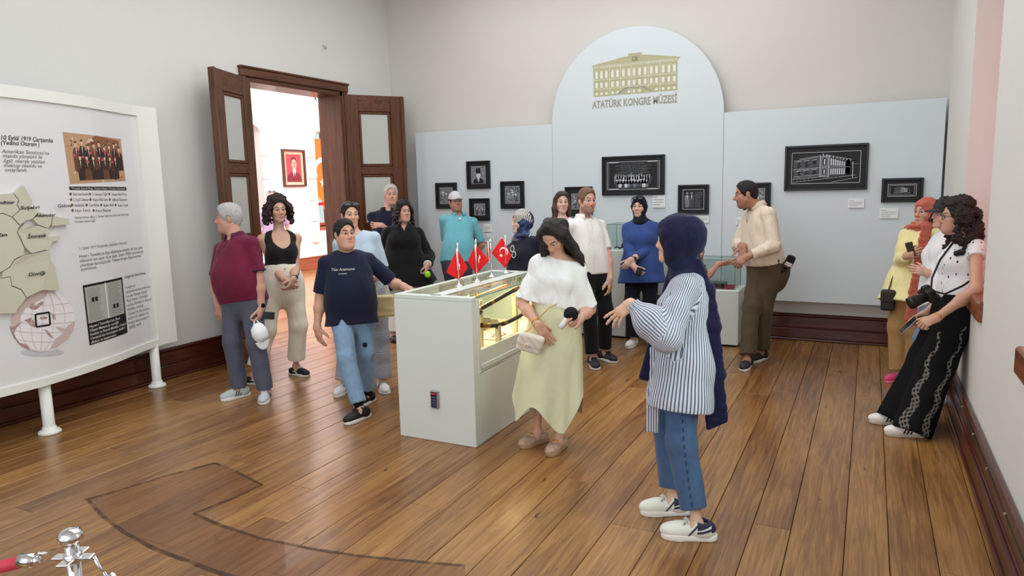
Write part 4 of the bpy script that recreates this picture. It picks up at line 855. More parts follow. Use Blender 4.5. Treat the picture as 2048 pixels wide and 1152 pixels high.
def ell(c, r, R=np.eye(3)):
    c = np.asarray(c, f4); r = np.asarray(r, f4); R = np.asarray(R, f4)
    def fn(P):
        q = (P-c)@R/r; k0 = np.sqrt(np.einsum('ij,ij->i', q, q)); q /= r; k1 = np.sqrt(np.einsum('ij,ij->i', q, q))+1e-9
        return (k0*(k0-1)/k1).astype(f4)
    return fn
def ball(c, r): return cap(c, np.asarray(c)+[0, 0, 1e-4], r)
def rbox(c, h, R=np.eye(3), r=.01):
    c = np.asarray(c, f4); h = np.asarray(h, f4)-r; R = np.asarray(R, f4)
    def fn(P):
        q = np.abs((P-c)@R)-h; return (np.sqrt((np.maximum(q, 0)**2).sum(1))+np.minimum(q.max(1), 0)-r).astype(f4)
    return fn
def half(p, n):
    """keeps the side the normal points away from"""
    p = np.asarray(p, f4); n = nrm(n).astype(f4); return lambda P: (P-p)@n
def neg(fn): return lambda P: -fn(P)
def both(*fs): return lambda P: np.maximum.reduce([g(P) for g in fs])
def path(pts, rs, k=.02):
    return [(cap(pts[i], pts[i+1], rs[i], rs[i+1]), k) for i in range(len(pts)-1)]
def ripple(amp, scale, seed=0, stretch=(1, 1, 1), sharp=False):
    g = np.random.default_rng(seed); K = (g.normal(size=(5, 3))*scale*np.array(stretch)).astype(f4); ph = g.uniform(0, 6, 5).astype(f4)
    def fn(P):
        w = np.sin(P@K[4]*.5+ph[4])*1.3; o = np.zeros(len(P), f4)
        for i in range(4): o += np.sin(P@K[i]+ph[i]+w*(1 if i % 2 else -1))
        o /= 4
        if sharp: o = 1-2*np.abs(o)
        return (o*amp).astype(f4)
    return fn
def net(fd, lo, hi, res, B=12):
    """mesh a field inside a box; returns vertices and quads"""
    lo = np.asarray(lo, float); hi = np.asarray(hi, float); nb = np.maximum(1, np.ceil((hi-lo)/res/B).astype(int)); N = nb*B+1
    F = np.ones(N, f4); g = np.stack(np.meshgrid(*[np.arange(k) for k in nb], indexing='ij'), -1).reshape(-1, 3)
    C = (lo+(g*B+B/2)*res).astype(f4); Rb = B/2*res*1.7321
    DP = np.stack([p(C) for p in fd.pr]); Dm = DP.min(0); kk = max(fd.k)
    ar = np.arange(B+1); loc = np.stack(np.meshgrid(ar, ar, ar, indexing='ij'), -1).reshape(-1, 3)
    for bi in range(len(g)):
        sl = tuple(slice(g[bi][a]*B, g[bi][a]*B+B+1) for a in range(3))
        if Dm[bi] > Rb*1.25+.03+kk*.3: F[sl] = np.minimum(F[sl], 1); continue
        if Dm[bi] < -Rb*1.6-.05 and not fd.cuts: F[sl] = -1; continue
        idx = np.nonzero(DP[:, bi] < Dm[bi]+2.3*Rb+kk)[0]
        P = (lo+(loc+g[bi]*B)*res).astype(f4); F[sl] = fd.ev(P, idx).reshape(B+1, B+1, B+1)
    S = F < 0; n = N-1
    cnt = np.zeros(n, np.int8)
    for a in (0, 1):
        for b in (0, 1):
            for c in (0, 1): cnt += S[a:n[0]+a, b:n[1]+b, c:n[2]+c]
    act = np.nonzero((cnt > 0) & (cnt < 8)); m = len(act[0])
    if m == 0: return np.zeros((0, 3)), np.zeros((0, 4), int)
    I = np.full(n, -1, np.int32); I[act] = np.arange(m)
    cv = {}
    for a in (0, 1):
        for b in (0, 1):
            for c in (0, 1): cv[(a, b, c)] = F[act[0]+a, act[1]+b, act[2]+c]
    acc = np.zeros((m, 3)); num = np.zeros(m)
    for ax in range(3):
        for p in (0, 1):
            for q in (0, 1):
                k0 = [0, 0, 0]; k0[(ax+1) % 3] = p; k0[(ax+2) % 3] = q; k1 = list(k0); k1[ax] = 1
                v0, v1 = cv[tuple(k0)], cv[tuple(k1)]; s = (v0 < 0) != (v1 < 0); t = np.where(s, v0/np.where(s, v0-v1, 1), 0)
                pos = np.zeros((m, 3)); pos[:, (ax+1) % 3] = p; pos[:, (ax+2) % 3] = q; pos[:, ax] = t
                acc += pos*s[:, None]; num += s
    V = lo+(np.stack(act, -1)+acc/num[:, None])*res
    Q = []
    for ax in range(3):
        b, c = (ax+1) % 3, (ax+2) % 3
        s0 = [slice(0, n[0]), slice(0, n[1]), slice(0, n[2])]; s1 = list(s0); s0[b] = slice(1, n[b]); s0[c] = slice(1, n[c]); s1 = list(s0); s1[ax] = slice(1, n[ax]+1)
        A, Bb = S[tuple(s0)], S[tuple(s1)]
        for w, (x, y) in enumerate(((A & ~Bb, 0), (~A & Bb, 1))):
            e = np.nonzero(x); ijk = [e[0], e[1], e[2]]; ijk[b] = ijk[b]+1; ijk[c] = ijk[c]+1
            def cell(db, dc):
                z = list(ijk); z[b] = z[b]-db; z[c] = z[c]-dc; return I[z[0], z[1], z[2]]
            q = np.stack([cell(1, 1), cell(0, 1), cell(0, 0), cell(1, 0)], -1)
            Q.append(q if w == 0 else q[:, ::-1])
    Q = np.concatenate(Q); Q = Q[(Q >= 0).all(1)]
    return V, Q
def mesh_np(name, V, Q, mats, smooth=True, mi=None):
    me = bpy.data.meshes.new(name); me.vertices.add(len(V)); me.vertices.foreach_set('co', np.asarray(V, f4).ravel())
    k = Q.shape[1] if len(Q) else 4; me.loops.add(Q.size); me.loops.foreach_set('vertex_index', Q.astype(np.int32).ravel())
    me.polygons.add(len(Q)); me.polygons.foreach_set('loop_start', np.arange(0, Q.size, k, dtype=np.int32)); me.polygons.foreach_set('use_smooth', np.full(len(Q), smooth))
    for m in (mats if isinstance(mats, (list, tuple)) else [mats]): me.materials.append(m)
    if mi is not None: me.polygons.foreach_set('material_index', np.asarray(mi, np.int32))
    me.update(calc_edges=True); return me
def put_attr(me, name, arr, col=False):
    a = me.attributes.new(name, 'FLOAT_COLOR' if col else 'FLOAT_VECTOR', 'POINT')
    if col: a.data.foreach_set('color', np.concatenate([arr, np.ones((len(arr), 1))], 1).astype(f4).ravel())
    else: a.data.foreach_set('vector', np.asarray(arr, f4).ravel())
def bounds(fd, pts, pad): pts = np.array(pts); return pts.min(0)-pad, pts.max(0)+pad
def solid(name, fd, lo, hi, res, m, parent, color=None, suv=None):
    V, Q = net(fd, lo, hi, res); me = mesh_np(name, V, Q, m)
    if color: put_attr(me, 'Col', color(V.astype(f4)), True)
    if suv: put_attr(me, 'suv', suv(V))
    return link(name, me, parent)
SKIN = NT('skin'); _a = SKIN.n('ShaderNodeAttribute', attribute_name='Col'); _v = SKIN.coord('Object')
_n = SKIN.noise(_v, 45, 4); _mx = SKIN.n('ShaderNodeMix'); _mx.data_type = 'RGBA'; _mx.blend_type = 'MULTIPLY'; _mx.inputs[0].default_value = .35
SKIN.l(_a.outputs['Color'], _mx.inputs[6]); SKIN.l(SKIN.ramp(_n, [(.3, (.8, .72, .7, 1)), (.7, (1, 1, 1, 1))]), _mx.inputs[7]); SKIN.base(_mx.outputs[2]); SKIN.b.inputs['Subsurface Weight'].default_value = .12; SKIN.b.inputs['Subsurface Radius'].default_value = (.9, .35, .2); SKIN.b.inputs['Subsurface Scale'].default_value = .012
SKIN.bump(SKIN.noise(_v, 300, 2), .06, .003); SKIN = SKIN.set(.48, 0, .35)
def hair_mat(name, rgb, scale=1.0):
    if name in MATS: return MATS[name]
    t = NT(name); c = lin(rgb); v = t.coord('Object', (1, 1, .18)); n = t.noise(v, 170*scale, 4, .6, .6); n2 = t.noise(v, 22, 3)
    t.base(t.mix(t.math('ADD', t.math('MULTIPLY', n, .7), t.math('MULTIPLY', n2, .3)), tuple(x*.45 for x in c[:3])+(1,), tuple(min(1, x*1.6+.004) for x in c[:3])+(1,)))
    t.bump(n, .6, .012); MATS[name] = t.set(.42, 0, .4); return MATS[name]
EYEW = mat('eye_white', (196, 188, 182), .3); EYEI = mat('iris', (46, 30, 20), .15)
def stripes(name, base, stripe, freq, duty=.4, axis=0, soft=.06, folds=.35, rough=.8):
    """woven stripes along the cloth, from the cloth's own coordinates"""
    if name in MATS: return MATS[name]
    t = NT(name); a = t.n('ShaderNodeAttribute', attribute_name='suv'); sp = t.n('ShaderNodeSeparateXYZ'); t.l(a.outputs['Vector'], sp.inputs[0])
    u = t.math('FRACT', t.math('MULTIPLY', sp.outputs[axis], freq)); d = t.math('ABSOLUTE', t.math('SUBTRACT', u, .5))
    f = t.ramp(d, [(duty/2-soft/2, (1, 1, 1, 1)), (duty/2+soft/2, (0, 0, 0, 1))]); t.base(t.mix(f, lin(base), lin(stripe)))
    v = t.coord('Object', (1, 1, .4)); t.bump(t.noise(v, 10, 3, .5, 1.2), folds, .035); MATS[name] = t.set(rough, 0, .25); return MATS[name]
# ------------------------------------------------------------------ people
class Fr:
    """local frame: columns right, forward, up; scale"""
    def __init__(s, o, r, f, u, k=1.0): s.o = np.asarray(o, float); s.R = np.column_stack([r, f, u]); s.k = k
    def __call__(s, x, y, z): return s.o+s.R@(np.array([x, y, z])*s.k)
    def d(s, x, y, z): return s.R@np.array([x, y, z], float)
    def loc(s, P): return ((P-s.o)@s.R/s.k)
def lp(a, b, t): return np.asarray(a)*(1-t)+np.asarray(b)*t
def ik(a, b, l1, l2, hint):
    v = b-a; D = np.linalg.norm(v); D2 = min(D, (l1+l2)*.998); u = v/(D+1e-9)
    x = (l1*l1-l2*l2+D2*D2)/(2*D2); h = math.sqrt(max(l1*l1-x*x, 0)); hn = hint-u*(hint@u); hn = nrm(hn)
    return a+u*x+hn*h, a+u*D2
class Person:
    """one figure: joints from a pose, then body, hair and clothes as child meshes"""
    def __init__(s, label, h=1.7, male=False, bulk=1.0, skin=(224, 172, 146), base=None, feet=None, pelvis=None, neck=None, head=None, body=0, chest=None, hyaw=0, hpitch=0, hroll=0, hands=(None, None), elbows=(None, None), belly=0, bust=None, knees=None, name='person', shw=1.0, heads=1.0, crouch=1.0, arms=1.0):
        s.h, s.male, s.bulk, s.skin, s.belly = h, male, bulk, np.array(lin(skin)[:3]), belly; s.skin = s.skin*.88+s.skin.mean()*.12
        s.bust = (0 if male else .8) if bust is None else bust
        if feet:
            s.ank = [fl(*q[:2]) for q in feet]; s.fh = [q[2] for q in feet]; b = (s.ank[0]+s.ank[1])/2
        else: b = np.array([base[0], base[1], 0.])
        s.base = b; s.d0 = depth(b)
        tc = nrm((CAM-b)*[1, 1, 0]); s.tc = tc; s.ir = np.cross([0, 0, 1], tc)  # toward the camera, image right (from the person)
        s.ir = np.cross(np.array([0, 0, 1.]), tc); s.ir = s.ir if s.ir@CR > 0 else -s.ir
        if not feet:
            F = s.dirn(body); R_ = np.cross(F, [0, 0, 1]); s.ank = [b-R_*.11*h/1.7, b+R_*.11*h/1.7]; s.fh = [body-10, body+10]
        J = s.U
        s.P = J(pelvis) if pelvis is not None and len(pelvis) == 3 else (s.atpx(pelvis[0], pelvis[1], .53*h*crouch) if pelvis is not None else b+[0, 0, .53*h*crouch])
        s.N = J(neck) if neck is not None else s.P+[0, 0, .295*h]
        s.H = J(head) if head is not None else s.N+[0, 0, .108*h]+s.dirn(hyaw)*.02
        s.Fp = s.dirn(body); s.Fc = s.dirn(body if chest is None else chest)
        up = nrm(s.N-s.P); s.up = up
        s.Rc = nrm(np.cross(s.Fc, up)); s.Fc = np.cross(up, s.Rc); s.Rp = nrm(np.cross(s.Fp, [0, 0, 1]))
        sw = (.106 if male else .095)*h*shw*(.65+.35*bulk); hw = .052*h
        sh0 = s.N-up*.044*h
        s.sh = [sh0-s.Rc*sw, sh0+s.Rc*sw]        # left, right
        s.hip = [s.P-s.Rp*hw, s.P+s.Rp*hw]
        ua, fa = .178*h*arms, .150*h*arms; s.el = [None, None]; s.wr = [None, None]
        for i in (0, 1):
            sg = -1 if i == 0 else 1
            tgt = J(hands[i]) if hands[i] is not None else s.sh[i]+s.Rc*sg*.05*h+s.Fc*.04*h-np.array([0, 0, 1])*.31*h
            hint = J(elbows[i])-(s.sh[i]+tgt)/2 if elbows[i] is not None else s.Rc*sg*.35-s.Fc*.8-np.array([0, 0, .5])
            s.el[i], s.wr[i] = ik(s.sh[i], tgt, ua, fa, hint)
        th, sn = .245*h, .246*h; s.kn = [None, None]
        for i in (0, 1):
            a = s.ank[i]+[0, 0, .045*h]; D = np.linalg.norm(a-s.hip[i]); k = max(1, D/((th+sn)*.995)); ff = s.dirn(s.fh[i])
            hint = J(knees[i])-(s.hip[i]+a)/2 if knees and knees[i] is not None else ff*.7+s.Fp*.3
            s.kn[i], _ = ik(s.hip[i], a, th*k, sn*k, hint); s.ank[i] = a
        # head frame
        f = s.dirn(hyaw); r = nrm(np.cross(f, [0, 0, 1])); p = math.radians(hpitch); q = math.radians(hroll); u = np.array([0, 0, 1.])
        f2 = f*math.cos(p)+u*math.sin(p); u2 = -f*math.sin(p)+u*math.cos(p); r2 = r*math.cos(q)+u2*math.sin(q); u3 = -r*math.sin(q)+u2*math.cos(q)
        s.hd = Fr(s.H, r2, f2, u3, h*.133/.232*heads*(1.0 if male else .97))
        s.E = empty(name, b, label=label, cat='person')
        s.res = min(max(s.d0*.0015, .005), .0105); s.rf = min(max(s.d0*.00065, .0022), .0042)
        s.fine = []; s.skinF = Field(); s.hp = []; s.tcache = {}
        s.legs = -.012
    def atpx(s, px, dd, z):
        D = s.d0+dd; a = (px-1024)/FPX; bb = (CAMZ+D*(a*CR[2]+CF[2])-z)/(D*CU[2]); return CAM+D*(a*CR-bb*CU+CF)
    def dirn(s, deg): a = math.radians(deg); return s.tc*math.cos(a)+s.ir*math.sin(a)
    def U(s, q):
        q = list(q)+[0]*(3-len(q)); return U(q[0], q[1], s.d0+q[2])
    # -- torso stations: (t along pelvis->neck, half width, radius, forward offset)
    def stations(s):
        h, b, m = s.h/1.72, s.bulk, s.male
        W = [(-.30, .060, .086, -.008), (-.14, .070, .100, -.012), (.0, .072, .101, -.010), (.16, .058 if not m else .060, .096, .0), (.32, .044 if not m else .054, .089, .004), (.48, .044 if not m else .055, .088, .004), (.64, .048 if not m else .062, .091, .002), (.76, .046 if not m else .062, .080, -.004), (.86, .042 if not m else .054, .060, -.010)]
        out = []
        for t, w, r, y in W:
            bt = math.exp(-((t-.28)/.22)**2)*s.belly
            k = b if t < .8 else 1+(b-1)*.5
            out.append((t, w*h*k*(1+.25*bt), r*h*k*(1+.22*bt), y*h+.05*bt))
        return out
    def spine(s, t, y=0, x=0):
        a = min(max(t, 0), 1); R = nrm(s.Rp*(1-a)+s.Rc*a); F = nrm(s.Fp*(1-a)+s.Fc*a); return s.P+(s.N-s.P)*t+F*y+R*x, R, F
    def torso(s, F, ease=0, t0=-.3, t1=.87, k=.05, flare=0, waist=None):
        st = [q for q in s.stations() if t0-.001 <= q[0] <= t1+.001]; den = []
        for a, b in zip(st[:-1], st[1:]):
            for u in (0, .5): den.append(tuple(np.array(a)*(1-u)+np.array(b)*u))
        den.append(st[-1])
        for t, w, r, y in den:
            c, R, _ = s.spine(t, y); e = ease+(flare*max(0, .35-t)/.65 if flare else 0)+(waist*math.exp(-((t-.3)/.16)**2) if waist else 0)
            F.add(cap(c-R*w, c+R*w, r+e), k)
        if s.bust and t1 > .6:
            for sg in (-1, 1):
                c, _, _ = s.spine(.6, .075*s.h/1.7*s.bulk, sg*.068*s.h/1.7*s.bulk); F.add(ball(c, (.056+.012*s.bulk)*s.bust*s.h/1.7+ease*.7), .05)
        if t0 < -.1:
            for sg in (-1, 1):
                c, _, _ = s.spine(-.1, -.058*s.h/1.7*s.bulk, sg*.062*s.h/1.7*s.bulk); F.add(ball(c, .082*s.h/1.7*s.bulk+ease), .05)
        if t1 > .85:
            for i in (0, 1):
                F.add(cap(s.N-s.up*.022*s.h, s.sh[i], .040*s.h/1.7+ease*.5, .044*s.h/1.7*(.7+.3*s.bulk)+ease*.8), .045)
        return F
    def arm(s, F, i, ease=0, upto=2.0, k=.03, clip=False, puff=None):
        """arm skin or sleeve: upto 0..1 = along the upper arm, 1..2 = along the forearm"""
        h = s.h/1.72; b = .55+.45*s.bulk; m = 1 if s.male else .9
        r0, r1, r2, r3 = .046*h*b*m+ease*.65, .042*h*b*m+ease, .042*h*b*m+ease, .027*h*(.8+.2*b)*m+ease
        A, B, C = s.sh[i], s.el[i], s.wr[i]
        if upto <= 1: F.add(cap(A, lp(A, B, upto), r0, r0+(r1-r0)*upto, cb=clip), k)
        else:
            F.add(cap(A, B, r0, r1), k); t = upto-1
            if t >= .999 and not clip: F.add(cap(B, lp(B, C, .35), r2*.97, r2*1.02), k); F.add(cap(lp(B, C, .35), C, r2*1.02, r3), k)
            else: F.add(cap(B, lp(B, C, t), r2, r2+(r3-r2)*t, cb=clip), k)
        return F
    def leg(s, F, i, ease=0, upto=2.0, k=.04, clip=False, hem=None, kneeE=None):
        h = s.h/1.72; b = .5+.5*s.bulk
        r0, r1, r2, r3 = .079*h*b+ease, .058*h*b+(ease if kneeE is None else kneeE), .056*h*b+ease, .034*h*(.7+.3*b)+ease
        if hem: r3 = hem
        A, B, C = s.hip[i], s.kn[i], s.ank[i]
        if upto <= 1: F.add(cap(A, lp(A, B, upto), r0, r0+(r1-r0)*upto, cb=clip), k); return F
        F.add(cap(A, B, r0, r1), k); t = upto-1
        if hem: F.add(cap(B, lp(B, C, t), r1, r3, cb=clip), k)
        else:
            calf = lp(B, C, .3)-s.dirn(s.fh[i])*.012*h; F.add(cap(B, calf, r1*.97, r2), k); F.add(cap(calf, lp(B, C, t), r2, r3, cb=clip), k)
        return F
    # -- hands
    def hand(s, i, fdir, palm, curl=.3, spread=.12, thumb=.5, curls=None, scale=1.0, fromel=.0):
        """five-finger hand at wrist i; fdir/palm given as (image right, up, toward camera)"""
        v = lambda q: s.ir*q[0]+np.array([0, 0, 1])*q[1]+s.tc*q[2]
        f = nrm(v(fdir)); n = v(palm); n = nrm(n-f*(n@f)); sd = np.cross(n, f) if i == 0 else np.cross(f, n)   # toward the thumb
        k = s.h/1.75*(1.0 if s.male else .93)*scale; o = s.wr[i]; w = lambda a, b, c=0: o+(f*a+sd*b+n*c)*k; F = s.skinF; pts = [o]
        K = [(.088, .030), (.092, .010), (.088, -.010), (.080, -.028)]; Ls = [(.042, .026, .02), (.046, .03, .021), (.043, .028, .021), (.034, .021, .018)]; rad = [.0092, .0095, .0090, .0080]
        cs = curls or [curl*.85, curl, curl*1.08, curl*1.15]
        for j, (a, b) in enumerate(K):
            F.add(cap(w(-.005, b*.55), w(a*.9, b), .0145*k, .0125*k), .014)
            d = nrm(f+sd*(spread*(1.3, .35, -.55, -1.4)[j])); p = w(a, b); nn = n; r = rad[j]*k
            for q, L in enumerate(Ls[j]):
                c = cs[j]*(.8, 1.1, .8)[q]; d2 = nrm(d*math.cos(c)+nn*math.sin(c)); nn = nrm(nn*math.cos(c)-d*math.sin(c)); d = d2; e = p+d*L*k
                F.add(cap(p, e, r*(1.04, .98, .92)[q], r*(.97, .92, .82)[q]), .0045); p = e; pts.append(e)
        F.add(cap(w(.03, .0), w(.06, .0), .015*k, .015*k), .02)
        t0 = w(.02, .022, .006); td = nrm(f*.75+sd*(.35+.5*thumb)+n*(.15+.5*(1-thumb))); t1 = t0+td*.045*k; td2 = nrm(td+f*.35+n*.1); t2 = t1+td2*.034*k; t3 = t2+nrm(td2+f*.15)*.026*k
        F.add(cap(t0, t1, .0165*k, .0125*k), .014); F.add(cap(t1, t2, .0118*k, .0108*k), .005); F.add(cap(t2, t3, .0105*k, .0085*k), .005); pts += [t3]
        s.fine.append((np.array(pts+[lp(s.wr[i], s.el[i], .14)]), .022))
        s.hp.append(dict(i=i, f=f, n=n, sd=sd, w=w, k=k, grip=w(.075, .0, .03)))
        return s.hp[-1]
    # -- head
    def face(s, jaw=1.0, nose=1.0, brows=True, browc=(40, 28, 22), beard=None, beardf=.5, lips=(176, 96, 92), moust=None, double=0, eyes=True, scalp=None):
        H, F = s.hd, s.skinF; k = H.k; m = 1 if s.male else 0; c = lambda x, y, z: H(x, y, z)
        R = H.R
        F.add(ell(c(0, -.012, .038), np.array([.0735, .094, .082])*k, R), .03)
        F.add(ell(c(0, .030, -.038), np.array([.056*jaw, .058, .070])*k, R), .035)
        for sg in (-1, 1):
            F.add(cap(c(sg*.052*jaw, .0, -.055), c(sg*.018*jaw, .066, -.098), .017*k, (.016+.002*m)*k), .03)
            F.add(ell(c(sg*.040, .052, -.026), np.array([.024, .024, .022])*k, R), .025)
            F.add(cap(c(sg*.012, .079, .024), c(sg*.046, .058, .024), (.012+.002*m)*k, .010*k), .016)
            F.add(ell(c(sg*.075, -.012, -.006), np.array([.010, .019, .031])*k, R), .008)
            F.add(ball(c(sg*.0105, .095, -.033), .0085*k*nose), .008)
        F.add(cap(c(0, .072, -.098), c(0, .070, -.1), .017*k), .022)
        F.add(cap(c(0, .083, .016), c(0, .101*(.5+.5*nose), -.026), .0085*k, .0115*k*nose), .010)
        if double: F.add(ell(c(0, .035, -.105), np.array([.05, .05, .03])*k*(.8+.4*double), R), .03); F.add(ell(c(0, .03, -.06), np.array([.064, .055, .05])*k, R), .03)
        F.add(ell(c(0, .074, -.066), np.array([.026, .018, .022])*k, R), .015)
        for z, r, w in ((-.0625, .0052, .022), (-.0735, .0062, .019)):
            F.add(cap(c(-w, .082, z-.001), c(-.004, .0905, z+.001), r*.6*k, r*k), .004); F.add(cap(c(w, .082, z-.001), c(.004, .0905, z+.001), r*.6*k, r*k), .004)
        F.cut(neg(cap(c(-.021, .086, -.0682), c(.021, .086, -.0682), .0018*k)), .004)
        s.eyes = []
        for sg in (-1, 1):
            F.cut(neg(ell(c(sg*.031, .0905, .003), np.array([.0160, .016, .0057])*k, R)), .010)
            s.eyes.append(c(sg*.031, .0688, .003))
        ax = nrm(s.N-H(0, -.02, -.06)); nr = (.056 if s.male else .046)*s.h/1.72*(.6+.4*s.bulk)
        F.add(cap(c(0, -.022, -.045), s.N-s.up*.02, nr, nr*1.08), .03)
        box = [c(x, y, z) for x in (-.1, .1) for y in (-.115, .125) for z in (-.125, .13)]; s.fine.append((np.array(box+[lp(s.N, H(0, -.02, -.06), .2)]), .004))
        bc, lc, sk = np.array(lin(browc)[:3]), np.array(lin(lips)[:3]), s.skin; bd = np.array(lin(beard)[:3]) if beard else None
        md = np.array(lin(moust)[:3]) if moust else None; sc = np.array(lin(scalp)[:3]) if scalp else None
        def color(V):
            Q = H.loc(V); x, y, z = np.abs(Q[:, 0]), Q[:, 1], Q[:, 2]; C = np.tile(sk, (len(V), 1)); inh = (np.abs(Q) < .16).all(1)
            def mixc(w, cc):
                w = (np.clip(w, 0, 1)*inh)[:, None]; C[:] = C*(1-w)+cc*w
            mixc(.35*np.exp(-(((x-.04)/.022)**2+((z+.03)/.022)**2))*(y > .03), sk*np.array([1.08, .72, .68]))
            mixc(.5*np.exp(-((x/.016)**2+((z+.03)/.014)**2))*(y > .085), sk*np.array([1.02, .74, .7]))
            if bd is not None: mixc(beardf*np.clip((-.04-z)*40, 0, 1)*np.clip((y+.02)*30, 0, 1)*(np.hypot(x/.024, (z+.068)/.012) > 1), bd); mixc(beardf*np.clip(1.3-np.hypot(x/.028, (z+.054)/.009), 0, 1)*(y > .05), bd)
            if md is not None: mixc(1.6*np.clip(1.35-np.hypot(x/.03, (z+.0535)/.0085), 0, 1)*(y > .05), md)
            if sc is not None: mixc(np.clip((z-.045)*60, 0, 1)*np.clip((.06-y)*60, 0, 1), sc)
            mixc(.85*np.clip(1.6-1.2*np.hypot(x/.0215, (z+.068)/.0095), 0, 1)*(y > .06), lc)
            if brows:
                zc = .0275+.006*np.sin(np.clip((x-.012)/.036, 0, 1)*PI*.8); mixc(1.5*np.clip(1.5-np.abs(z-zc)/(.0032+.001*m), 0, 1)*np.clip((x-.010)*250, 0, 1)*np.clip((.051-x)*250, 0, 1)*(y > .035), bc)
            e = np.hypot((x-.031)/.0165, (z-.003)/.0054); mixc(.75*np.clip(1-np.abs(e-1.0)*3.2, 0, 1)*(y > .05)*(z > .0), np.array([.02, .012, .01])); mixc(.35*np.clip(1-np.abs(e-1.05)*3, 0, 1)*(y > .05), sk*.45)
            return C
        s.color = color; s.show_eyes = eyes
    def finish_body(s, res=None):
        """the whole skin as one mesh: coarse under the clothes, fine for head and hands"""
        F = s.skinF; h = s.h
        for i in (0, 1):
            s.arm(F, i); s.leg(F, i, s.legs)
            t = s.dirn(s.fh[i]); a = s.ank[i]; F.add(cap(a, a+t*.02-[0, 0, .02], .036*h/1.7, .036*h/1.7), .03); F.add(cap(a-[0, 0, .03]+t*.03, a+t*.13*h/1.7-[0, 0, .05], .032, .022), .03)
        s.torso(F, -.004)
        pts = [s.P, s.N, s.H]+s.sh+s.el+s.wr+s.hip+s.kn+s.ank+[a+s.dirn(g)*.17 for a, g in zip(s.ank, s.fh)]
        boxes = []; mg = (res or s.res*1.5)*1.3
        for p, pad in s.fine: boxes.append((p.min(0)-pad, p.max(0)+pad))
        lo, hi = np.min(pts, 0)-.19, np.max(pts, 0)+.19
        for a, b in boxes: lo = np.minimum(lo, a); hi = np.maximum(hi, b)
        lo[2] = max(lo[2], .012)
        V, Q = net(F, lo, hi, res or s.res*1.5); Vs, Qs, n = [], [], 0
        cen = V[Q].mean(1); keep = np.ones(len(Q), bool)
        for a, b in boxes: keep &= ~((cen > a+mg) & (cen < b-mg)).all(1)
        Vs.append(V); Qs.append(Q[keep]); n = len(V)
        for a, b in boxes:
            v, q = net(F, a, b, s.rf)
            c = v[q].mean(1); q = q[((c > a) & (c < b)).all(1)]; Vs.append(v); Qs.append(q+n); n += len(v)
        V = np.concatenate(Vs); Q = np.concatenate(Qs); used = np.zeros(len(V), bool); used[Q.ravel()] = True; mp = np.cumsum(used)-1
        me = mesh_np('body', V[used], mp[Q], SKIN); put_attr(me, 'Col', s.color(V[used]) if hasattr(s, 'color') else np.tile(s.skin, (used.sum(), 1)), True); link('body', me, s.E)
        if getattr(s, 'show_eyes', False):
            for e in s.eyes:
                k = s.hd.k; r = .0135*k; m = MB().ball(e, r, 12, 8, 0); d = s.hd.d(0, 1, 0); rr_ = s.hd.R
                Rm = np.column_stack([rr_[:, 0], rr_[:, 2], rr_[:, 1]]); m.lathe([(.0074*k, r*.83), (.006*k, r*.90), (.002*k, r*1.01), (.0003, r*1.02)], e, 12, 1, Rm); m.build('eye', [EYEW, EYEI], s.E)
    # -- generic pieces
    def garment(s, name, F, m, res=None, lo=None, hi=None, pad=.16, pts=None, suv=None, color=None):
        if lo is None:
            pts = pts or [s.P, s.N]+s.sh+s.el+s.wr+s.hip+s.kn+s.ank; lo = np.min(pts, 0)-pad; hi = np.max(pts, 0)+pad
        lo = np.array(lo); lo[2] = max(lo[2], .002); return solid(name, F, lo, hi, res or s.res, m, s.E, color, suv)
    def top(s, name, m, ease=.014, hem=-.2, sleeve=.62, neck=.07, vneck=0, flare=0, belly=True, fold=.004, scoop=0, sl_ease=None, cuffs=None, suv=None, neckdrop=.0, res=None, hemtilt=0, k=.05, waist=None, fseed=1):
        """shirt: torso with sleeves, hem at t on the spine, neck opening radius"""
        F = Field(); s.torso(F, ease, max(-.3, hem-.2), .87, k, flare, waist)
        if hem < -.25:
            c, R, f = s.spine(-.3, 0); e = s.stations()[0]
            for t in np.linspace(-.3, hem-.12, 4)[1:]:
                c, R, f = s.spine(t, -.01); F.add(cap(c-R*.078*s.bulk*s.h/1.7, c+R*.078*s.bulk*s.h/1.7, .108*s.bulk*s.h/1.7+ease+flare*(.35-t)/.65), k)
        if sleeve > 0:
            for i in (0, 1): s.arm(F, i, (ease+.002) if sl_ease is None else sl_ease, sleeve, .018, True)
        c, R, f = s.spine(hem); F.cut(half(c, -s.up+f*hemtilt))
        nb = s.N+s.up*(.01-neckdrop); F.cut(neg(cap(nb-s.up*.05, nb+s.up*.2, neck*s.h/1.7)), .006)
        if vneck:
            p0 = s.N+s.Fc*.09-s.up*.005; F.cut(neg(cap(p0-s.up*vneck+s.Fc*.04, p0+s.up*.05+s.Fc*.0, .006, .05)), .004)
        if scoop: F.cut(neg(ell(s.N+s.Fc*.07-s.up*(.02), np.array([scoop*.75, .12, scoop]), np.column_stack([s.Rc, s.Fc, s.up]))), .006)
        if fold: F.disp = ripple(fold, 26, fseed, (1, 1, .55))
        s.lastF = F
        pts = [s.P-[0, 0, max(0, -hem)*.45], s.N]+s.sh+([lp(s.sh[i], s.el[i], min(sleeve, 1)) for i in (0, 1)] if sleeve else [])+([s.el[i] for i in (0, 1)]+[lp(s.el[i], s.wr[i], sleeve-1) for i in (0, 1)] if sleeve > 1 else [])
        return s.garment(name, F, m, res, pts=pts, pad=.18+.1*s.belly+max(0, flare), suv=suv)
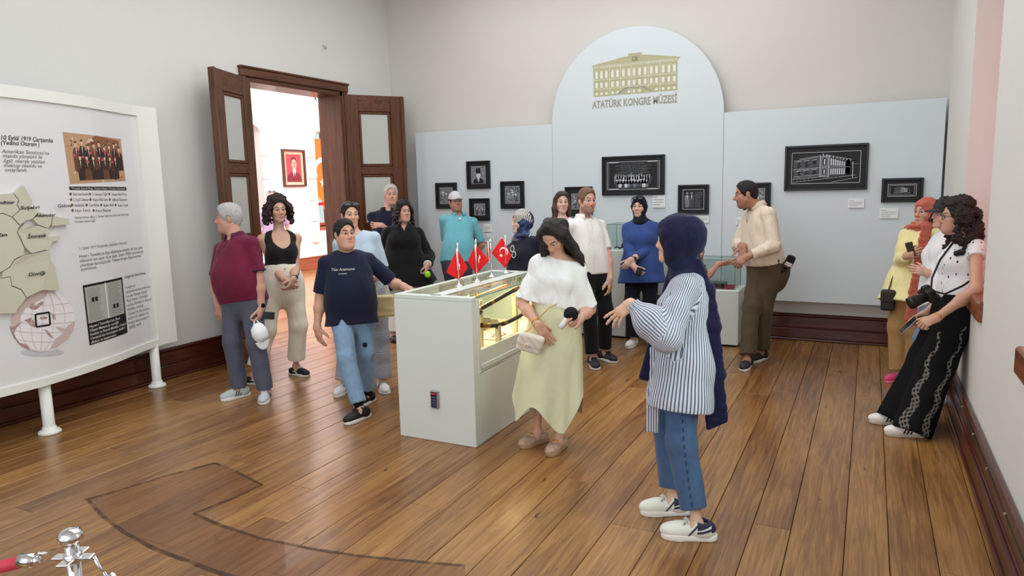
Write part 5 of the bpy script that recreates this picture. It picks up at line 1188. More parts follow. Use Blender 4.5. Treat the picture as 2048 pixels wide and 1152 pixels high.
    def collar(s, m, r=.062, hgt=.035, name='collar'):
        M = MB(); n = 22; rr = (r+.006)*s.h/1.7; c = s.N+s.up*.020; vs = []
        for lv in range(4):
            for j in range(n):
                a = .45+(2*PI-.9)*j/(n-1); d = s.Fc*math.cos(a)+s.Rc*math.sin(a)
                k = (rr+.002, rr-.004, rr+.004, rr+.026)[lv]; z = (-.012, hgt*.75, hgt*.8, -.012)[lv]+(.0 if lv < 3 else -.02*math.cos(a)*(math.cos(a) > 0))
                vs.append(c+d*k+s.up*z-s.up*.022*max(0, math.cos(a)))
        M.add(vs, [(l*n+j, l*n+j+1, (l+1)*n+j+1, (l+1)*n+j) for l in range(3) for j in range(n-1)], 0, True); o = M.build(name, m, s.E); md = o.modifiers.new('t', 'SOLIDIFY'); md.thickness = .004; return o
    def trousers(s, m, ease=.014, hem=1.93, hemr=None, waist=.12, fold=.004, seed=3, name='trousers', kneeE=None, suv=None, res=None, color=None):
        F = Field(); s.torso(F, ease*.6, -.3, waist+.1, .05); c, R, f = s.spine(waist); F.cut(half(c, s.up))
        F2 = Field()
        for i in (0, 1): s.leg(F, i, ease, hem, .035, True, hemr, kneeE)
        if fold: F.disp = ripple(fold, 24, seed, (1, 1, .8))
        s.lastF = F
        return s.garment(name, F, m, res, pts=[s.P+[0, 0, .1], s.P]+s.hip+s.kn+s.ank, pad=.17, suv=suv, color=color)
    def belt(s, m, t=.13, ease=.018, buckle=True):
        st = s.stations(); w = np.interp(t, [q[0] for q in st], [q[1] for q in st]); r = np.interp(t, [q[0] for q in st], [q[2] for q in st]); y = np.interp(t, [q[0] for q in st], [q[3] for q in st])
        F = Field(); c, R, f = s.spine(t, y); F.add(cap(c-R*w, c+R*w, r+ease)); F.cut(half(c+s.up*.018, s.up), .002); F.cut(half(c-s.up*.018, -s.up), .002)
        return s.garment('belt', F, m, .006, pts=[c-R*w, c+R*w], pad=r+.04)
    def shoe(s, i, upper, sole, L=.265, lace=None, stripe=None, mule=False, height=.06, colr=None, socks=None, toe_h=.05):
        t = s.dirn(s.fh[i]); a = s.ank[i].copy(); a[2] = 0; k = L/.27*1.0; r = np.cross(t, [0, 0, 1]); G = Fr(a, r, t, np.array([0, 0, 1.]), k)
        sh = empty('shoe', a); sh.parent = s.E; sh.matrix_basis = Matrix.Translation(sh.location-s.E.location)
        rs = min(max(s.d0*.0007, .0022), .006)
        F = Field(); F.add(ell(G(0, -.045, .045), np.array([.036, .042, .05])*k, G.R), .03); F.add(ell(G(0, .10, .034), np.array([.044, .07, toe_h*.72])*k, G.R), .03); F.add(cap(G(0, -.03, .05), G(0, .07, .042), .036*k, .036*k), .03)
        if not mule: F.add(cap(G(0, -.02, .05), G(0, -.018, .04+height), .042*k, .036*k), .03)
        F.cut(half(G(0, 0, .018), -G.d(0, 0, 1))); F.cut(half(G(0, -.0, .04+height), G.d(0, -.25 if not mule else 0, 1)))
        if not mule: F.cut(neg(cap(G(0, -.022, .05), G(0, -.012, .16), .029*k, .034*k)), .006)
        lo, hi = G.o-.2*k, G.o+.22*k; lo[2] = 0; hi[2] = .15
        o = solid('upper', F, lo, hi, rs, upper, sh, colr(G) if colr else None)
        S = Field(); zz = lambda P: np.abs(P[:, 2]-.0125*k)-.0125*k
        S.add(both(cap(G(0, -.06, .012), G(0, .09, .012), .036*k, .046*k), zz), .02); S.add(both(cap(G(0, .09, .012), G(-.004, .125, .012), .046*k, .04*k), zz), .02)
        solid('sole', S, lo, hi, rs, sole, sh)
        if lace is not None:
            m = MB()
            for q in range(5):
                y = .035+q*.014; z = .0885-q*.0042; m.tube([G(-.022, y, z-.010), G(-.01, y+.003, z-.001), G(.01, y+.003, z-.001), G(.022, y, z-.010)], .0038*k, 6)
            m.tube([G(0, .04, .087), G(.02, .048, .092), G(.03, .06, .078), G(.008, .044, .088)], .0032*k, 6).tube([G(0, .04, .087), G(-.02, .048, .092), G(-.03, .06, .078), G(-.008, .044, .088)], .0032*k, 6); m.build('laces', lace, sh)
        if stripe is not None:
            m = MB()
            for sg in (-1, 1):
                for q in range(3):
                    y = .0+q*.022; m.tube([G(sg*.041, y+.012, .026), G(sg*.043, y+.004, .045), G(sg*.036, y-.006, .066)], .0052*k, 6, flat=(G.d(1, 0, 0), .5))
            m.build('stripe', stripe, sh)
        if socks is not None:
            F = Field(); F.add(cap(s.ank[i]-[0, 0, .04], s.ank[i]+nrm(s.kn[i]-s.ank[i])*.12, .037*s.h/1.7, .042*s.h/1.7)); solid('sock', F, s.ank[i]-.1, s.ank[i]+.2, .006, socks, s.E)
        return sh
    # -- hair and head covers
    def hair(s, m, style='short', length=.0, vol=1.0, res=None, seed=2, part=0, back=1.0, front=.048, wrap=2.35):
        H = s.hd; k = H.k; F = Field(); R = H.R
        th = {'short': .010, 'buzz': .005, 'long': .012, 'bob': .016, 'tied': .008}.get(style, .012)*vol
        F.add(ell(H(0, -.014, .040), (np.array([.0735, .094, .082])+th)*k, R), .02)
        top = H(0, front, .062); F.add(ell(H(0, .012, .092), np.array([.056, .055, .030])*k*(.8+.25*vol), R), .03)
        fc = ell(H(0, .104, -.024+front*0), np.array([.094, .078, .114])*k, R)
        if style in ('short', 'buzz'):
            F.add(ell(H(0, -.055, -.01), (np.array([.060, .052, .07])+th*.4)*k, R), .03)
            for sg in (-1, 1): F.add(cap(H(sg*.068, .022, .03), H(sg*.068, .018, -.012), .012*k, .006*k), .015)
            F.cut(neg(fc), .006)
            for sg in (-1, 1): F.cut(neg(ell(H(sg*.084, -.004, -.015), np.array([.02, .024, .036])*k, R)), .006)
            F.cut(half(H(0, -.05, -.066), H.d(0, .25, -1)), .01)
            F.disp = ripple(.0035*vol*k, 190, seed, sharp=False)
        if style in ('long', 'bob', 'curly'):
            F.cut(neg(fc), .006)
        s.hairF = F; s.hfc = fc
        lo, hi = H.o-.2*k, H.o+.2*k
        if style == 'long':
            L = length; fr = [H(0, -.07, 0)]
            rg = np.random.default_rng(seed); ends = []
            for a in np.linspace(-1, 1, 9):
                x = .075*math.sin(a*1.9); y = -.02-.08*math.cos(a*1.25) if abs(a) < .8 else .012
                p0 = H(x*.95, y*.8-.01, .03); p1 = H(x*1.12, y*1.05, -.07); p2 = p1-np.array([0, 0, 1])*L*rg.uniform(.85, 1.05)+H.d(0, 1, 0)*(-.02 if abs(a) < .8 else .02)+H.d(1, 0, 0)*np.sign(a)*.01
                F.add(cap(p0, p1, .024*vol*k, .026*vol*k), .03); F.add(cap(p1, p2, .027*vol*k, .012*k), .025); ends.append(p2)
            lo = np.minimum(lo, np.min(ends, 0)-.06); hi = np.maximum(hi, np.max(ends, 0)+.06); F.disp = ripple(.004, 110, seed, (1, 1, .25))
        if style == 'curly':
            rg = np.random.default_rng(seed); n = int(400*vol); L = length; ends = []
            for j in range(n):
                a = rg.uniform(-1, 1); v = rg.uniform(0, 1); ang = a*wrap
                z = .105-.1*v-(L)*v*v; rr_ = (.088+.034*v*vol)*(1-.45*max(0, z-.045)/.06) if z > .045 else .088+.034*vol*min(1, v+.25)
                p = H(rr_*math.sin(ang), -.012-rr_*1.12*math.cos(ang), z)
                if rg.uniform() < .3: a_, q_ = rg.uniform(0, 6.28), .085*math.sqrt(rg.uniform()); p = H(q_*math.cos(a_), -.02+q_*1.05*math.sin(a_), .045+(.078+.016*vol)*math.sqrt(max(0, 1-(q_/.098)**2)))
                lc = H.loc(p)
                if lc[1] > .03 and abs(lc[0]) < .084 and lc[2] < .085: continue
                r = rg.uniform(.011, .021)*k*(.8+.3*vol); F.add(ball(p, r), .012); ends.append(p)
            for sg in (-1, 1):
                F.add(cap(H(sg*.045, .045, .092), H(sg*.088, .01, .0), .02*k, .022*k), .02)
            lo = np.minimum(lo, np.min(ends, 0)-.06); hi = np.maximum(hi, np.max(ends, 0)+.06); F.disp = ripple(.006, 170, seed, sharp=True)
        return solid('hair', F, lo, hi, res or s.rf*1.3, m, s.E)
    def hijab(s, m, wrap=.0, drape=None, vol=1.0, res=None, seed=4, under=None, opening=1.0, fold=.005, suv=None, shoulders=True, name='headscarf', color=None, bun=0, extra=None, ecut=None, rings=False):
        H = s.hd; k = H.k; F = Field(); R = H.R
        F.add(ell(H(0, -.018, .036), (np.array([.0735, .096, .084])+.016*vol)*k, R), .03); F.add(ell(H(0, -.07, -.01), np.array([.066, .055, .075])*k*(.9+.1*vol), R), .04)
        F.add(ell(H(0, .012, -.055), np.array([.072, .07, .085])*k, R), .035)
        for sg in (-1, 1): F.add(ell(H(sg*.052, -.012, -.008), np.array([.050, .05, .055])*k, R), .03)
        if bun: F.add(ell(H(0, -.095, .03), np.array([bun, bun*.8, bun*1.15])*k, R), .04)
        F.cut(neg(ell(H(0, .115, -.024), np.array([.054, .085, .088])*k*np.array([opening, 1, opening]), R)), .012)
        b = s.N-s.up*.0; nk = H(0, -.01, -.08)
        F.add(cap(nk, b+s.Fc*.02, .068*k, .082*k), .03); F.add(ell(b+s.Fc*.035-s.up*.015, np.array([.10, .075, .045])*k, np.column_stack([s.Rc, s.Fc, s.up])), .035)
        if rings:
            for j in range(3):
                cc = b+s.up*(.035-.028*j)+s.Fc*(.012+.012*j); rr = (.068+.012*j)*k; n = 14; ps = [cc+s.Rc*rr*1.12*math.cos(a)+s.Fc*rr*math.sin(a)+s.up*.016*math.sin(a+j*1.3)*(1 if j % 2 else -1) for a in np.linspace(0, 2*PI, n)]
                for p_, q_ in zip(ps[:-1], ps[1:]): F.add(cap(p_, q_, .017*k), .010)
        if shoulders:
            for i in (0, 1): F.add(cap(b-s.Fc*.01, lp(b, s.sh[i], .55)+s.up*.01, .05, .046), .04)
        lo, hi = np.minimum(H.o, b)-.23, np.maximum(H.o, b)+.23
        for fn_, k_, p_ in (extra or []): F.add(fn_, k_); lo = np.minimum(lo, p_-.12); hi = np.maximum(hi, p_+.12)
        if ecut: F.cut(ecut, .01)
        for d in (drape or []):
            for (p, r), (q, r2) in zip(d[:-1], d[1:]):
                F.add(cap(p, q, r, r2), .03); lo = np.minimum(lo, np.minimum(p, q)-.1); hi = np.maximum(hi, np.maximum(p, q)+.1)
        F.disp = ripple(fold, 42, seed, (1, 1, .8), sharp=True)
        return solid(name, F, lo, hi, res or s.res*.7, m, s.E, color, suv)
    def ribbon(s, name, pts, w, th, m, face=None, F=None):
        """flat band of cloth through points; w widths"""
        n = len(pts); ws = w if hasattr(w, '__len__') else [w]*n; M = MB(); vs = []; P = [np.asarray(p, float) for p in pts]
        for i in range(n):
            t = nrm(P[min(i+1, n-1)]-P[max(i-1, 0)]); fc = face[i] if isinstance(face, list) else (face if face is not None else s.tc); sd = nrm(np.cross(t, fc)); nn = np.cross(sd, t)
            for j, a in enumerate(np.linspace(-1, 1, 5)): vs.append(P[i]+sd*a*ws[i]/2+nn*.012*math.sin(a*4+i*.5)*min(1, ws[i]/.1))
        M.add(vs, [(i*5+j, i*5+j+1, i*5+5+j+1, i*5+5+j) for i in range(n-1) for j in range(4)], 0, True); o = M.build(name, m, s.E); md = o.modifiers.new('t', 'SOLIDIFY'); md.thickness = th; md.offset = 0; return o
    def glasses(s, m, lens=None, up=False, size=1.0, tilt=0):
        """spectacles on the nose, or sunglasses pushed up on the hair"""
        H = s.hd; z, y = (.003, .094) if not up else (.104, .058); G = empty('glasses' if not up else 'sunglasses', H(0, y, z)); G.parent = s.E; G.matrix_basis = Matrix.Translation(G.location-s.E.location); M = MB(); L = MB(); k = H.k
        if up:
            nn = nrm(H.d(0, .62, .78)); R = np.column_stack([H.R[:, 0], np.cross(nn, H.R[:, 0]), nn])
            for sg in (-1, 1):
                c = H(sg*.033*size, .066, .103); L.ball(c, np.array([.029, .021, .006])*k*size, 16, 8, 0, R); M.tube([c+R@(np.array([.029*math.cos(a), .021*math.sin(a), .001])*k*size) for a in np.linspace(0, 2*PI, 19)], .0028, 6, caps=False)
                M.tube([H(sg*.062*size, .062, .103), H(sg*.088, .03, .07), H(sg*.086, -.01, .02)], .003, 6)
            M.tube([H(-.008, .070, .105), H(.008, .070, .105)], .003, 6)
        else:
            for sg in (-1, 1):
                rx, rz = .025*size, .021*size; n = 18; pts = [H(sg*(.033+rx*math.cos(a)), y+.003-.012*abs(math.cos(a)*.3+.3), z+rz*math.sin(a)) for a in np.linspace(0, 2*PI, n)]
                M.tube(pts, .0018, 6, caps=False); L.add(pts[:-1], [list(range(n-1))], 0); M.tube([H(sg*.058, y-.006, z+.002), H(sg*.078, y-.03, z+.002), H(sg*.08, .0, .005)], .0018, 6)
            M.tube([H(-.009, y+.002, z+.004), H(0, y+.006, z+.007), H(.009, y+.002, z+.004)], .0018, 6)
        M.build('rim', m, G)
        if lens: L.build('lens', lens, G)
        return G
    def watch(s, i, strap, face, t=.9):
        p = lp(s.el[i], s.wr[i], t); ax = nrm(s.wr[i]-s.el[i]); W_ = empty('watch', p); W_.parent = s.E; W_.matrix_basis = Matrix.Translation(W_.location-s.E.location)
        o = nrm(s.tc-ax*(s.tc@ax)+s.ir*.4*(1 if i == 0 else -1)); b = np.cross(ax, o); r = (.0325 if s.male else .0285)*s.h/1.72*(.8+.2*s.bulk); R = np.column_stack([b, np.cross(o, b), o])
        Rz = np.column_stack([o, b, ax]); M = MB(); M.lathe([(r, -.009), (r+.003, -.008), (r+.003, .008), (r, .009)], p, 20, 0, Rz); M.build('strap', strap, W_)
        MB().lathe([(.016, 0), (.019, .002), (.019, .008), (.016, .010)], p+o*r, 18, 0, R).build('dial', face, W_); return W_
# ================================================================== the visitors
Z = np.array([0, 0, 1.])
NAVY = cloth('navy_cloth', (20, 24, 44), .4, .9); SNK_W = mat('sneaker_white', (226, 228, 226), .5); SNK_B = mat('sneaker_black', (22, 22, 24), .6); SOLE_W = mat('sole_white', (232, 230, 224), .5); BLK = cloth('black_cloth', (17, 17, 20), .4, .9); BUT = mat('button', (210, 206, 198), .4); PHB = mat('phone_black', (20, 20, 22), .2); LEATH = mat('leather_black', (26, 24, 24), .45, bump=.2, bscale=120)
def phone(label, c, along, nrm_, col=PHB, L=.15, w=.073):
    a = nrm(along); n = nrm(np.asarray(nrm_)-a*(np.asarray(nrm_)@a)); R = np.column_stack([np.cross(n, a)*-1, a, n]); K = empty('phone', c, label=label, cat='phone')
    MB().obox(c, (w/2, L/2, .0042), R, 0, .004).build('case', col, K); MB().obox(c+n*.0043, (w/2-.003, L/2-.003, .0004), R).build('screen', mat('phone_screen', (12, 13, 16), .08), K)
    m = MB(); b = c-n*.005+a*(L/2-.03)+R[:, 0]*(-w/2+.02)
    for q in ((-.008, .01), (.01, .01), (-.008, -.01)): m.lathe([(.0065, -.001), (.0065, .0015)], b+R[:, 0]*q[0]+a*q[1], 10, 0, R)
    m.build('camera_lens', mat('lens_dark', (50, 50, 54), .15), K); return K
# ------------------------------------------------------------------ guide in the foreground
def guide():
    p = Person('woman seen from behind in navy headscarf and blue-striped tunic, gesturing with outstretched left arm', h=1.61, bulk=1.04, feet=((1393, 1076, -86), (1345, 1026, -78)), pelvis=(1362, 0), neck=(1380, 552, .0), head=(1352, 482, -.0), heads=1.05, body=-86, chest=-96, hyaw=-104, hands=((1262, 608, -.16), (1330, 700, .16)), elbows=((1362, 700, -.30), (1400, 690, .30)), bust=.9, skin=(226, 178, 148))
    p.face(brows=True, eyes=False); H = p.hd
    p.hand(0, (-.74, -.62, .12), (.3, -.5, -.8), curls=[.14, .2, .3, .34], spread=.22, thumb=.3); p.hand(1, (-.6, -.6, .1), (.2, -.4, .8), curl=.4)
    p.finish_body()
    ST = stripes('tunic_stripe', (206, 210, 220), (96, 102, 124), 78, .44, folds=.5)
    def suv(V):
        def ang(V, a, b, ref, r):
            ax = nrm(b-a); q = V-a; q = q-np.outer(q@ax, ax); e1 = nrm(ref-ax*(ref@ax)); e2 = np.cross(ax, e1); return np.arctan2(q@e2, q@e1)*r, np.sqrt((q*q).sum(1))
        u, _ = ang(V, p.P, p.N, p.tc, .17); v = (V-p.P)@p.up; out = np.stack([u, v, v*0], 1); best = np.full(len(V), 1e9)
        q = V-p.P; tt = np.clip(v/np.linalg.norm(p.N-p.P), -1, 1); dt = np.sqrt(((V-(p.P+np.outer(tt, p.N-p.P)))**2).sum(1))-.125
        for a, b in ((p.sh[0], p.el[0]), (p.el[0], p.wr[0]), (p.sh[1], p.el[1]), (p.el[1], p.wr[1])):
            ab = b-a; t = np.clip((V-a)@ab/(ab@ab), 0, 1); d = np.sqrt(((V-a-np.outer(t, ab))**2).sum(1))-.055; uu, _ = ang(V, a, b, p.tc, .07)
            k = (d < dt) & (d < best); out[k, 0] = uu[k]; best = np.minimum(best, np.where(k, d, best))
        return out
    F = Field(); p.torso(F, .016, -.3, .87, .05, .03); 
    for t in (-.36, -.44, -.52, -.6):
        c, R, f = p.spine(t, -.012); F.add(cap(c-R*.09, c+R*.09, .128+(-.3-t)*.08), .05)
    for i in (0, 1):
        A, B, C = p.sh[i], p.el[i], p.wr[i]
        F.add(cap(A, lp(A, B, .5), .056, .060), .03); F.add(cap(lp(A, B, .5), B, .060, .072), .03); F.add(cap(B, lp(B, C, .45), .072, .080), .03); F.add(cap(lp(B, C, .45), lp(B, C, .88), .080, .038, cb=True), .03); F.add(cap(lp(B, C, .86), lp(B, C, .97), .036, .041, cb=True), .008)
    c, R, f = p.spine(-.58); F.cut(half(c, -p.up)); F.cut(neg(cap(p.N, p.N+p.up*.2, .06)), .006)
    d1 = ripple(.006, 24, 5, (1, 1, .5)); a0, a1 = p.el[0], p.wr[0]; axf = nrm(a1-a0); e1 = nrm(p.tc-axf*(p.tc@axf)); e2 = np.cross(axf, e1)
    def disp(P):
        q = P-a0; al = np.arctan2(q@e2, q@e1); s_ = np.clip((q@axf)/.1-1.2, 0, 1)*(np.abs((P-(a0+a1)/2)).max(1) < .2); return (d1(P)+.005*s_*np.sin(al*11)).astype(f4)
    F.disp = disp; p.garment('tunic', F, ST, .0058, pts=[p.P-[0, 0, .3], p.N]+p.sh+p.el+p.wr, pad=.2, suv=suv)
    # tie at the waist
    w0 = p.U((1318, 692, -.03)); M = MB(); kn = Field(); kn.add(ell(w0, (.035, .03, .04)), .02).add(cap(w0, p.U((1300, 668, -.05)), .018, .03), .02).add(cap(w0, p.U((1316, 650, -.03)), .016, .026), .02); kn.disp = ripple(.004, 80, 3)
    solid('bow', kn, w0-.16, w0+.16, .005, ST, p.E, suv=lambda V: np.stack([V[:, 2]*0+(V-w0)@p.ir, V[:, 2], V[:, 2]*0], 1))
    T = Field(); a, b, c = p.U((1312, 700, -.06)), p.U((1308, 780, -.09)), p.U((1303, 862, -.08))
    for q, r, wd in ((a, b, .028), (b, c, .032)):
        ax = nrm(r-q); R = np.column_stack([nrm(np.cross(ax, p.tc)), p.tc, ax]); T.add(rbox((q+r)/2, (wd, .007, np.linalg.norm(r-q)/2+.01), R, .006), .02)
    T.disp = ripple(.004, 60, 8); solid('sash', T, np.minimum(a, c)-.1, np.maximum(a, c)+.1, .0045, ST, p.E, suv=lambda V: np.stack([(V-a)@p.ir, V[:, 2], V[:, 2]*0], 1))
    JN = cloth('jeans_blue', (72, 98, 134), .45, .85, 500, .25); p.trousers(JN, .018, 1.80, .066, .1, .005, 5, 'jeans')
    M = MB(); sd = -p.Fp*0+p.tc
    pts = [p.hip[0]+p.tc*.118-[0, 0, .05], p.kn[0]+p.tc*.083, lp(p.kn[0], p.ank[0], .78)+p.tc*.072]
    SE = mat('seam_dark', (40, 54, 82), .8)
    P = [pts[0]*(1-t)**2+2*pts[1]*t*(1-t)*1.0+pts[2]*t*t for t in np.linspace(0.05, .95, 30)]
    for q in range(0, 29, 2): M.tube([P[q], P[q+1]], .0028, 5)
    M.build('stitching', SE, p.E)
    HJ = cloth('navy_headscarf', (23, 24, 56), .45, .85, var=.15); sb = -p.Fc
    q = [p.U((1384, 535, -.04)), p.U((1402, 580, -.09)), p.U((1412, 650, -.11)), p.U((1423, 750, -.11)), p.U((1435, 852, -.11))]; ws = (.05, .066, .068, .064, .05); ex = []
    for j in range(4):
        ax = nrm(q[j+1]-q[j]); R = np.column_stack([nrm(np.cross(ax, p.tc)), nrm(np.cross(ax, np.cross(ax, p.tc))), ax]); ex.append((rbox((q[j]+q[j+1])/2, ((ws[j]+ws[j+1])/2, .024-.003*j, np.linalg.norm(q[j+1]-q[j])/2+.025), R, .014), .03, q[j+1]))
    p.hijab(HJ, vol=2.2, fold=.0035, opening=1.45, res=.0052, bun=.086, extra=ex, ecut=half(p.U((1436, 836, 0)), -Z+p.ir*.5))
    TL = Field(); q = [p.U((1348, 545, .03)), p.U((1318, 650, .10)), p.U((1290, 755, .08))]
    for j in range(2):
        ax = nrm(q[j+1]-q[j]); R = np.column_stack([nrm(np.cross(ax, p.tc)), p.tc, ax]); TL.add(rbox((q[j]+q[j+1])/2, (.034, .03, np.linalg.norm(q[j+1]-q[j])/2+.02), R, .02), .05)
    TL.disp = ripple(.006, 40, 7, (1, 1, .25)); solid('scarf_tail', TL, np.min(q, 0)-.12, np.max(q, 0)+.12, .008, HJ, p.E)
    s = p.N+p.dirn(-95)*.075+p.tc*.05; p.ribbon('lanyard', [s+Z*.03, s-Z*.03+p.dirn(-90)*.012, s-Z*.1+p.dirn(-90)*.02], .014, .002, mat('lanyard_orange', (236, 96, 46), .6), p.dirn(-40))
    h0 = p.hp[0]; k = h0['w'](.094, -.011, .0); M = MB(); ax = nrm(h0['f']*.97+h0['n']*.2); e1 = h0['sd']; e2 = np.cross(ax, e1); M.tube([h0['w'](.1, -.0105, .0025)+(e1*math.cos(a)+e2*math.sin(a))*.0103 for a in np.linspace(0, 2*PI, 17)], .0018, 6, caps=False); M.build('ring', mat('gold', (224, 172, 72), .2, 1), p.E)
    NV = np.array(lin((34, 38, 66))[:3]); CR_ = np.array(lin((224, 226, 214))[:3])
    CM = NT('sneaker_cream_navy'); a_ = CM.n('ShaderNodeAttribute', attribute_name='Col'); CM.base(a_.outputs['Color']); CM.set(.55)
    def colr(G):
        def f(V):
            Q = G.loc(V); x, y, z = np.abs(Q[:, 0]), Q[:, 1], Q[:, 2]; C = np.tile(CR_, (len(V), 1))
            nav = (y < -.0) & (z > .055-y*.35) & (z < .095) & (y > -.085) | (np.abs(z-.03-(.035-y)*1.3) < .007) & (y > -.01) & (y < .06) & (x > .02) | (y < -.065) & (z > .045) | (np.abs(z-.045+y*.25) < .006) & (y < .0)
            C[nav] = NV; return C
        return f
    for i in (0, 1): p.shoe(i, CM.m, SOLE_W, L=.285, lace=SNK_W, height=.055, colr=colr, toe_h=.056)
guide()
# ------------------------------------------------------------------ woman in white top and pale green skirt
def skirt_woman():
    p = Person('dark-haired woman in off-shoulder white top and pale green long skirt, looking down beside the case', h=1.63, bulk=.98, feet=((1118, 898, -28), (1076, 886, -50)), pelvis=(1107, 0), neck=(1119, 512, -.03), head=(1106, 474, -.11), shw=.86, body=-18, chest=-12, hyaw=-24, hpitch=-46, hands=((1158, 640, -.24), (1076, 650, -.20)), elbows=((1184, 600, .05), (1040, 602, .0)), bust=.95, skin=(218, 166, 138))
    p.face(browc=(30, 22, 20), lips=(190, 110, 108))
    p.hand(0, (-.75, -.1, .5), (-.1, .55, .8), curls=[.8, .9, 1.0, 1.0], thumb=.6); p.hand(1, (.55, -.82, .1), (-.1, -.1, -.99), curls=[.08, .12, .15, .2], spread=.1, thumb=.2)
    p.finish_body()
    WT = cloth('white_knit', (236, 238, 236), .5, .85, 300, .03); F = Field(); p.torso(F, .016, -.0, .86, .05, waist=.012)
    F.add(cap(p.sh[0]-p.up*.03+p.Rc*.02, p.sh[1]-p.up*.0, .055, .056), .05)
    for i in (0, 1):
        A, B = p.sh[i]-p.up*(.045 if i == 0 else .0), p.el[i]; sg = -1 if i == 0 else 1
        F.add(cap(A, lp(A, B, .86)-Z*.02, .056, .074, cb=True), .05)
    F.cut(neg(ell(p.N+p.up*.07-p.Rc*.06, (.19, .2, .10), np.column_stack([p.Rc, p.Fc, p.up]))), .01); F.cut(half(p.spine(.2)[0], -p.up+p.Rc*.1)); F.disp = ripple(.007, 26, 12, (1, 1, .6), True)
    p.garment('blouse', F, WT, .0058, pts=[p.P, p.N]+p.sh+p.el, pad=.17)
    # skirt with four points in its hem
    SK = cloth('skirt_green', (214, 214, 178), .3, .8, 500, .05); n, mrow = 72, 34; wz = p.spine(.40)[0][2]; V = []; M = MB(); fx = (p.ank[0]+p.ank[1])/2; 
    for j in range(mrow+1):
        t = j/mrow
        for i in range(n):
            a = 2*PI*i/n; zb = .26+.085*math.cos(4*a+.5)+.03*math.sin(2*a+1)
            z = wz+(zb-wz)*t; tt = (wz-z)/wz
            hip = .158+.036*min(1, tt*3.0)+.05*max(0, tt-.22); fl_ = max(0, tt-.3)
            r = hip*(1-.0*fl_)+.05*fl_+(.022*fl_)*math.sin(9*a+1.2*math.sin(3*a))+.03*fl_*math.cos(4*a+.5)
            c = p.spine(.40)[0]*(1-t)+np.array([fx[0], fx[1], 0])*t; q = p.Rp*math.cos(a)*r*1.02+p.Fp*math.sin(a)*r*(.82+.08*tt)-p.Fp*.012
            V.append([c[0]+q[0], c[1]+q[1], z])
    M.add(V, [(j*n+i, j*n+(i+1) % n, (j+1)*n+(i+1) % n, (j+1)*n+i) for j in range(mrow) for i in range(n)], 0, True); o = M.build('skirt', SK, p.E); md = o.modifiers.new('t', 'SOLIDIFY'); md.thickness = .003; sd = o.modifiers.new('s', 'SUBSURF'); sd.levels = sd.render_levels = 1
    HB = hair_mat('hair_black', (26, 20, 20)); H = p.hd
    F = Field(); k = H.k; F.add(both(ell(H(0, -.018, .040), np.array([.086, .106, .092])*k, H.R), half(H(0, .052, .07), H.d(0, 1, -.42))), .012)
    lo, hi = H.o-.2, H.o+.2
    fc = None
    D = [((.01, .02, .125), (.080, .030, .045), (1089, 488, -.13), (1086, 500, -.12), (1084, 512, -.11), .022), ((.01, -.02, .125), (.084, -.01, .03), (1091, 492, -.07), (1089, 504, -.06), (1087, 516, -.05), .030), ((.01, -.06, .1), (.06, -.08, .02), (1099, 500, .0), (1099, 512, .0), (1099, 522, .0), .036),
     ((-.01, .02, .125), (-.082, .026, .05), (1141, 490, -.12), (1155, 512, -.11), (1167, 531, -.10), .028), ((-.01, -.02, .12), (-.086, -.02, .03), (1146, 496, -.06), (1159, 515, -.05), (1169, 533, -.05), .036), ((.0, -.07, .09), (-.05, -.1, .02), (1136, 505, .02), (1146, 522, .02), (1152, 540, .02), .042), ((.0, -.08, .08), (.0, -.11, .0), (1115, 505, .03), (1118, 518, .03), (1120, 530, .03), .042)]
    for a0, a1, b, c, d, r in D:
        ch = [H(*a0), H(*a1), p.U(b), p.U(c), p.U(d)]; rs = (.018, r*.95, r, r*.8, r*.35)
        for q in range(4): F.add(cap(ch[q], ch[q+1], rs[q], rs[q+1]), .022)
    F.disp = ripple(.003, 130, 3, (1, 1, .3)); solid('hair', F, lo-[.0, .0, .12], hi, .0042, HB, p.E)
    MU = NT('mule_woven'); v = MU.coord('Object'); ck = MU.n('ShaderNodeTexChecker'); ck.inputs['Scale'].default_value = 110; MU.l(v, ck.inputs['Vector']); MU.base(MU.mix(ck.outputs['Fac'], lin((206, 178, 152)), lin((176, 146, 122)))); MU.bump(ck.outputs['Fac'], .5, .004); MU.set(.7)
    for i in (0, 1):
        sh = p.shoe(i, MU.m, mat('mule_sole', (168, 136, 106), .6), L=.262, mule=True, height=.03); G = p.ank[i].copy(); G[2] = 0; t = p.dirn(p.fh[i]); m = MB(); b = G+t*.05+Z*.074; r = np.cross(t, Z); m.tube([b-r*.02, b-r*.01+Z*.006, b+r*.01+Z*.006, b+r*.02], .004, 6).tube([b+t*.008*math.sin(a)+r*.012*math.cos(a)+Z*.004 for a in np.linspace(0, 2*PI, 10)], .003, 5); m.build('buckle', mat('gold', (0, 0, 0)), sh)
    GO = mat('gold', (224, 172, 72), .2, 1); h1 = p.hp[1]; M = MB()
    for t in (.86, .90): 
        c = lp(p.el[1], p.wr[1], t); ax = nrm(p.wr[1]-p.el[1]); e1 = nrm(p.tc-ax*(p.tc@ax)); e2 = np.cross(ax, e1); M.tube([c+(e1*math.cos(a)+e2*math.sin(a))*.029 for a in np.linspace(0, 2*PI, 20)], .0022, 6, caps=False)
    M.build('bracelet', GO, p.E)
    # hand-held microphone with foam ball, and her bag on its chain
    g = p.hp[0]; c = p.U((1142, 628, -.29)); e = p.U((1122, 654, -.31)); K = empty('microphone', c, label='black foam-topped microphone with white grip held by the woman in the skirt', cat='microphone')
    F = Field(); F.add(ell(c, (.047, .047, .046)), .01); F.disp = ripple(.0015, 300, 1); solid('foam', F, c-.07, c+.07, .004, mat('foam_black', (20, 20, 22), .95, bump=.5, bscale=400), K)
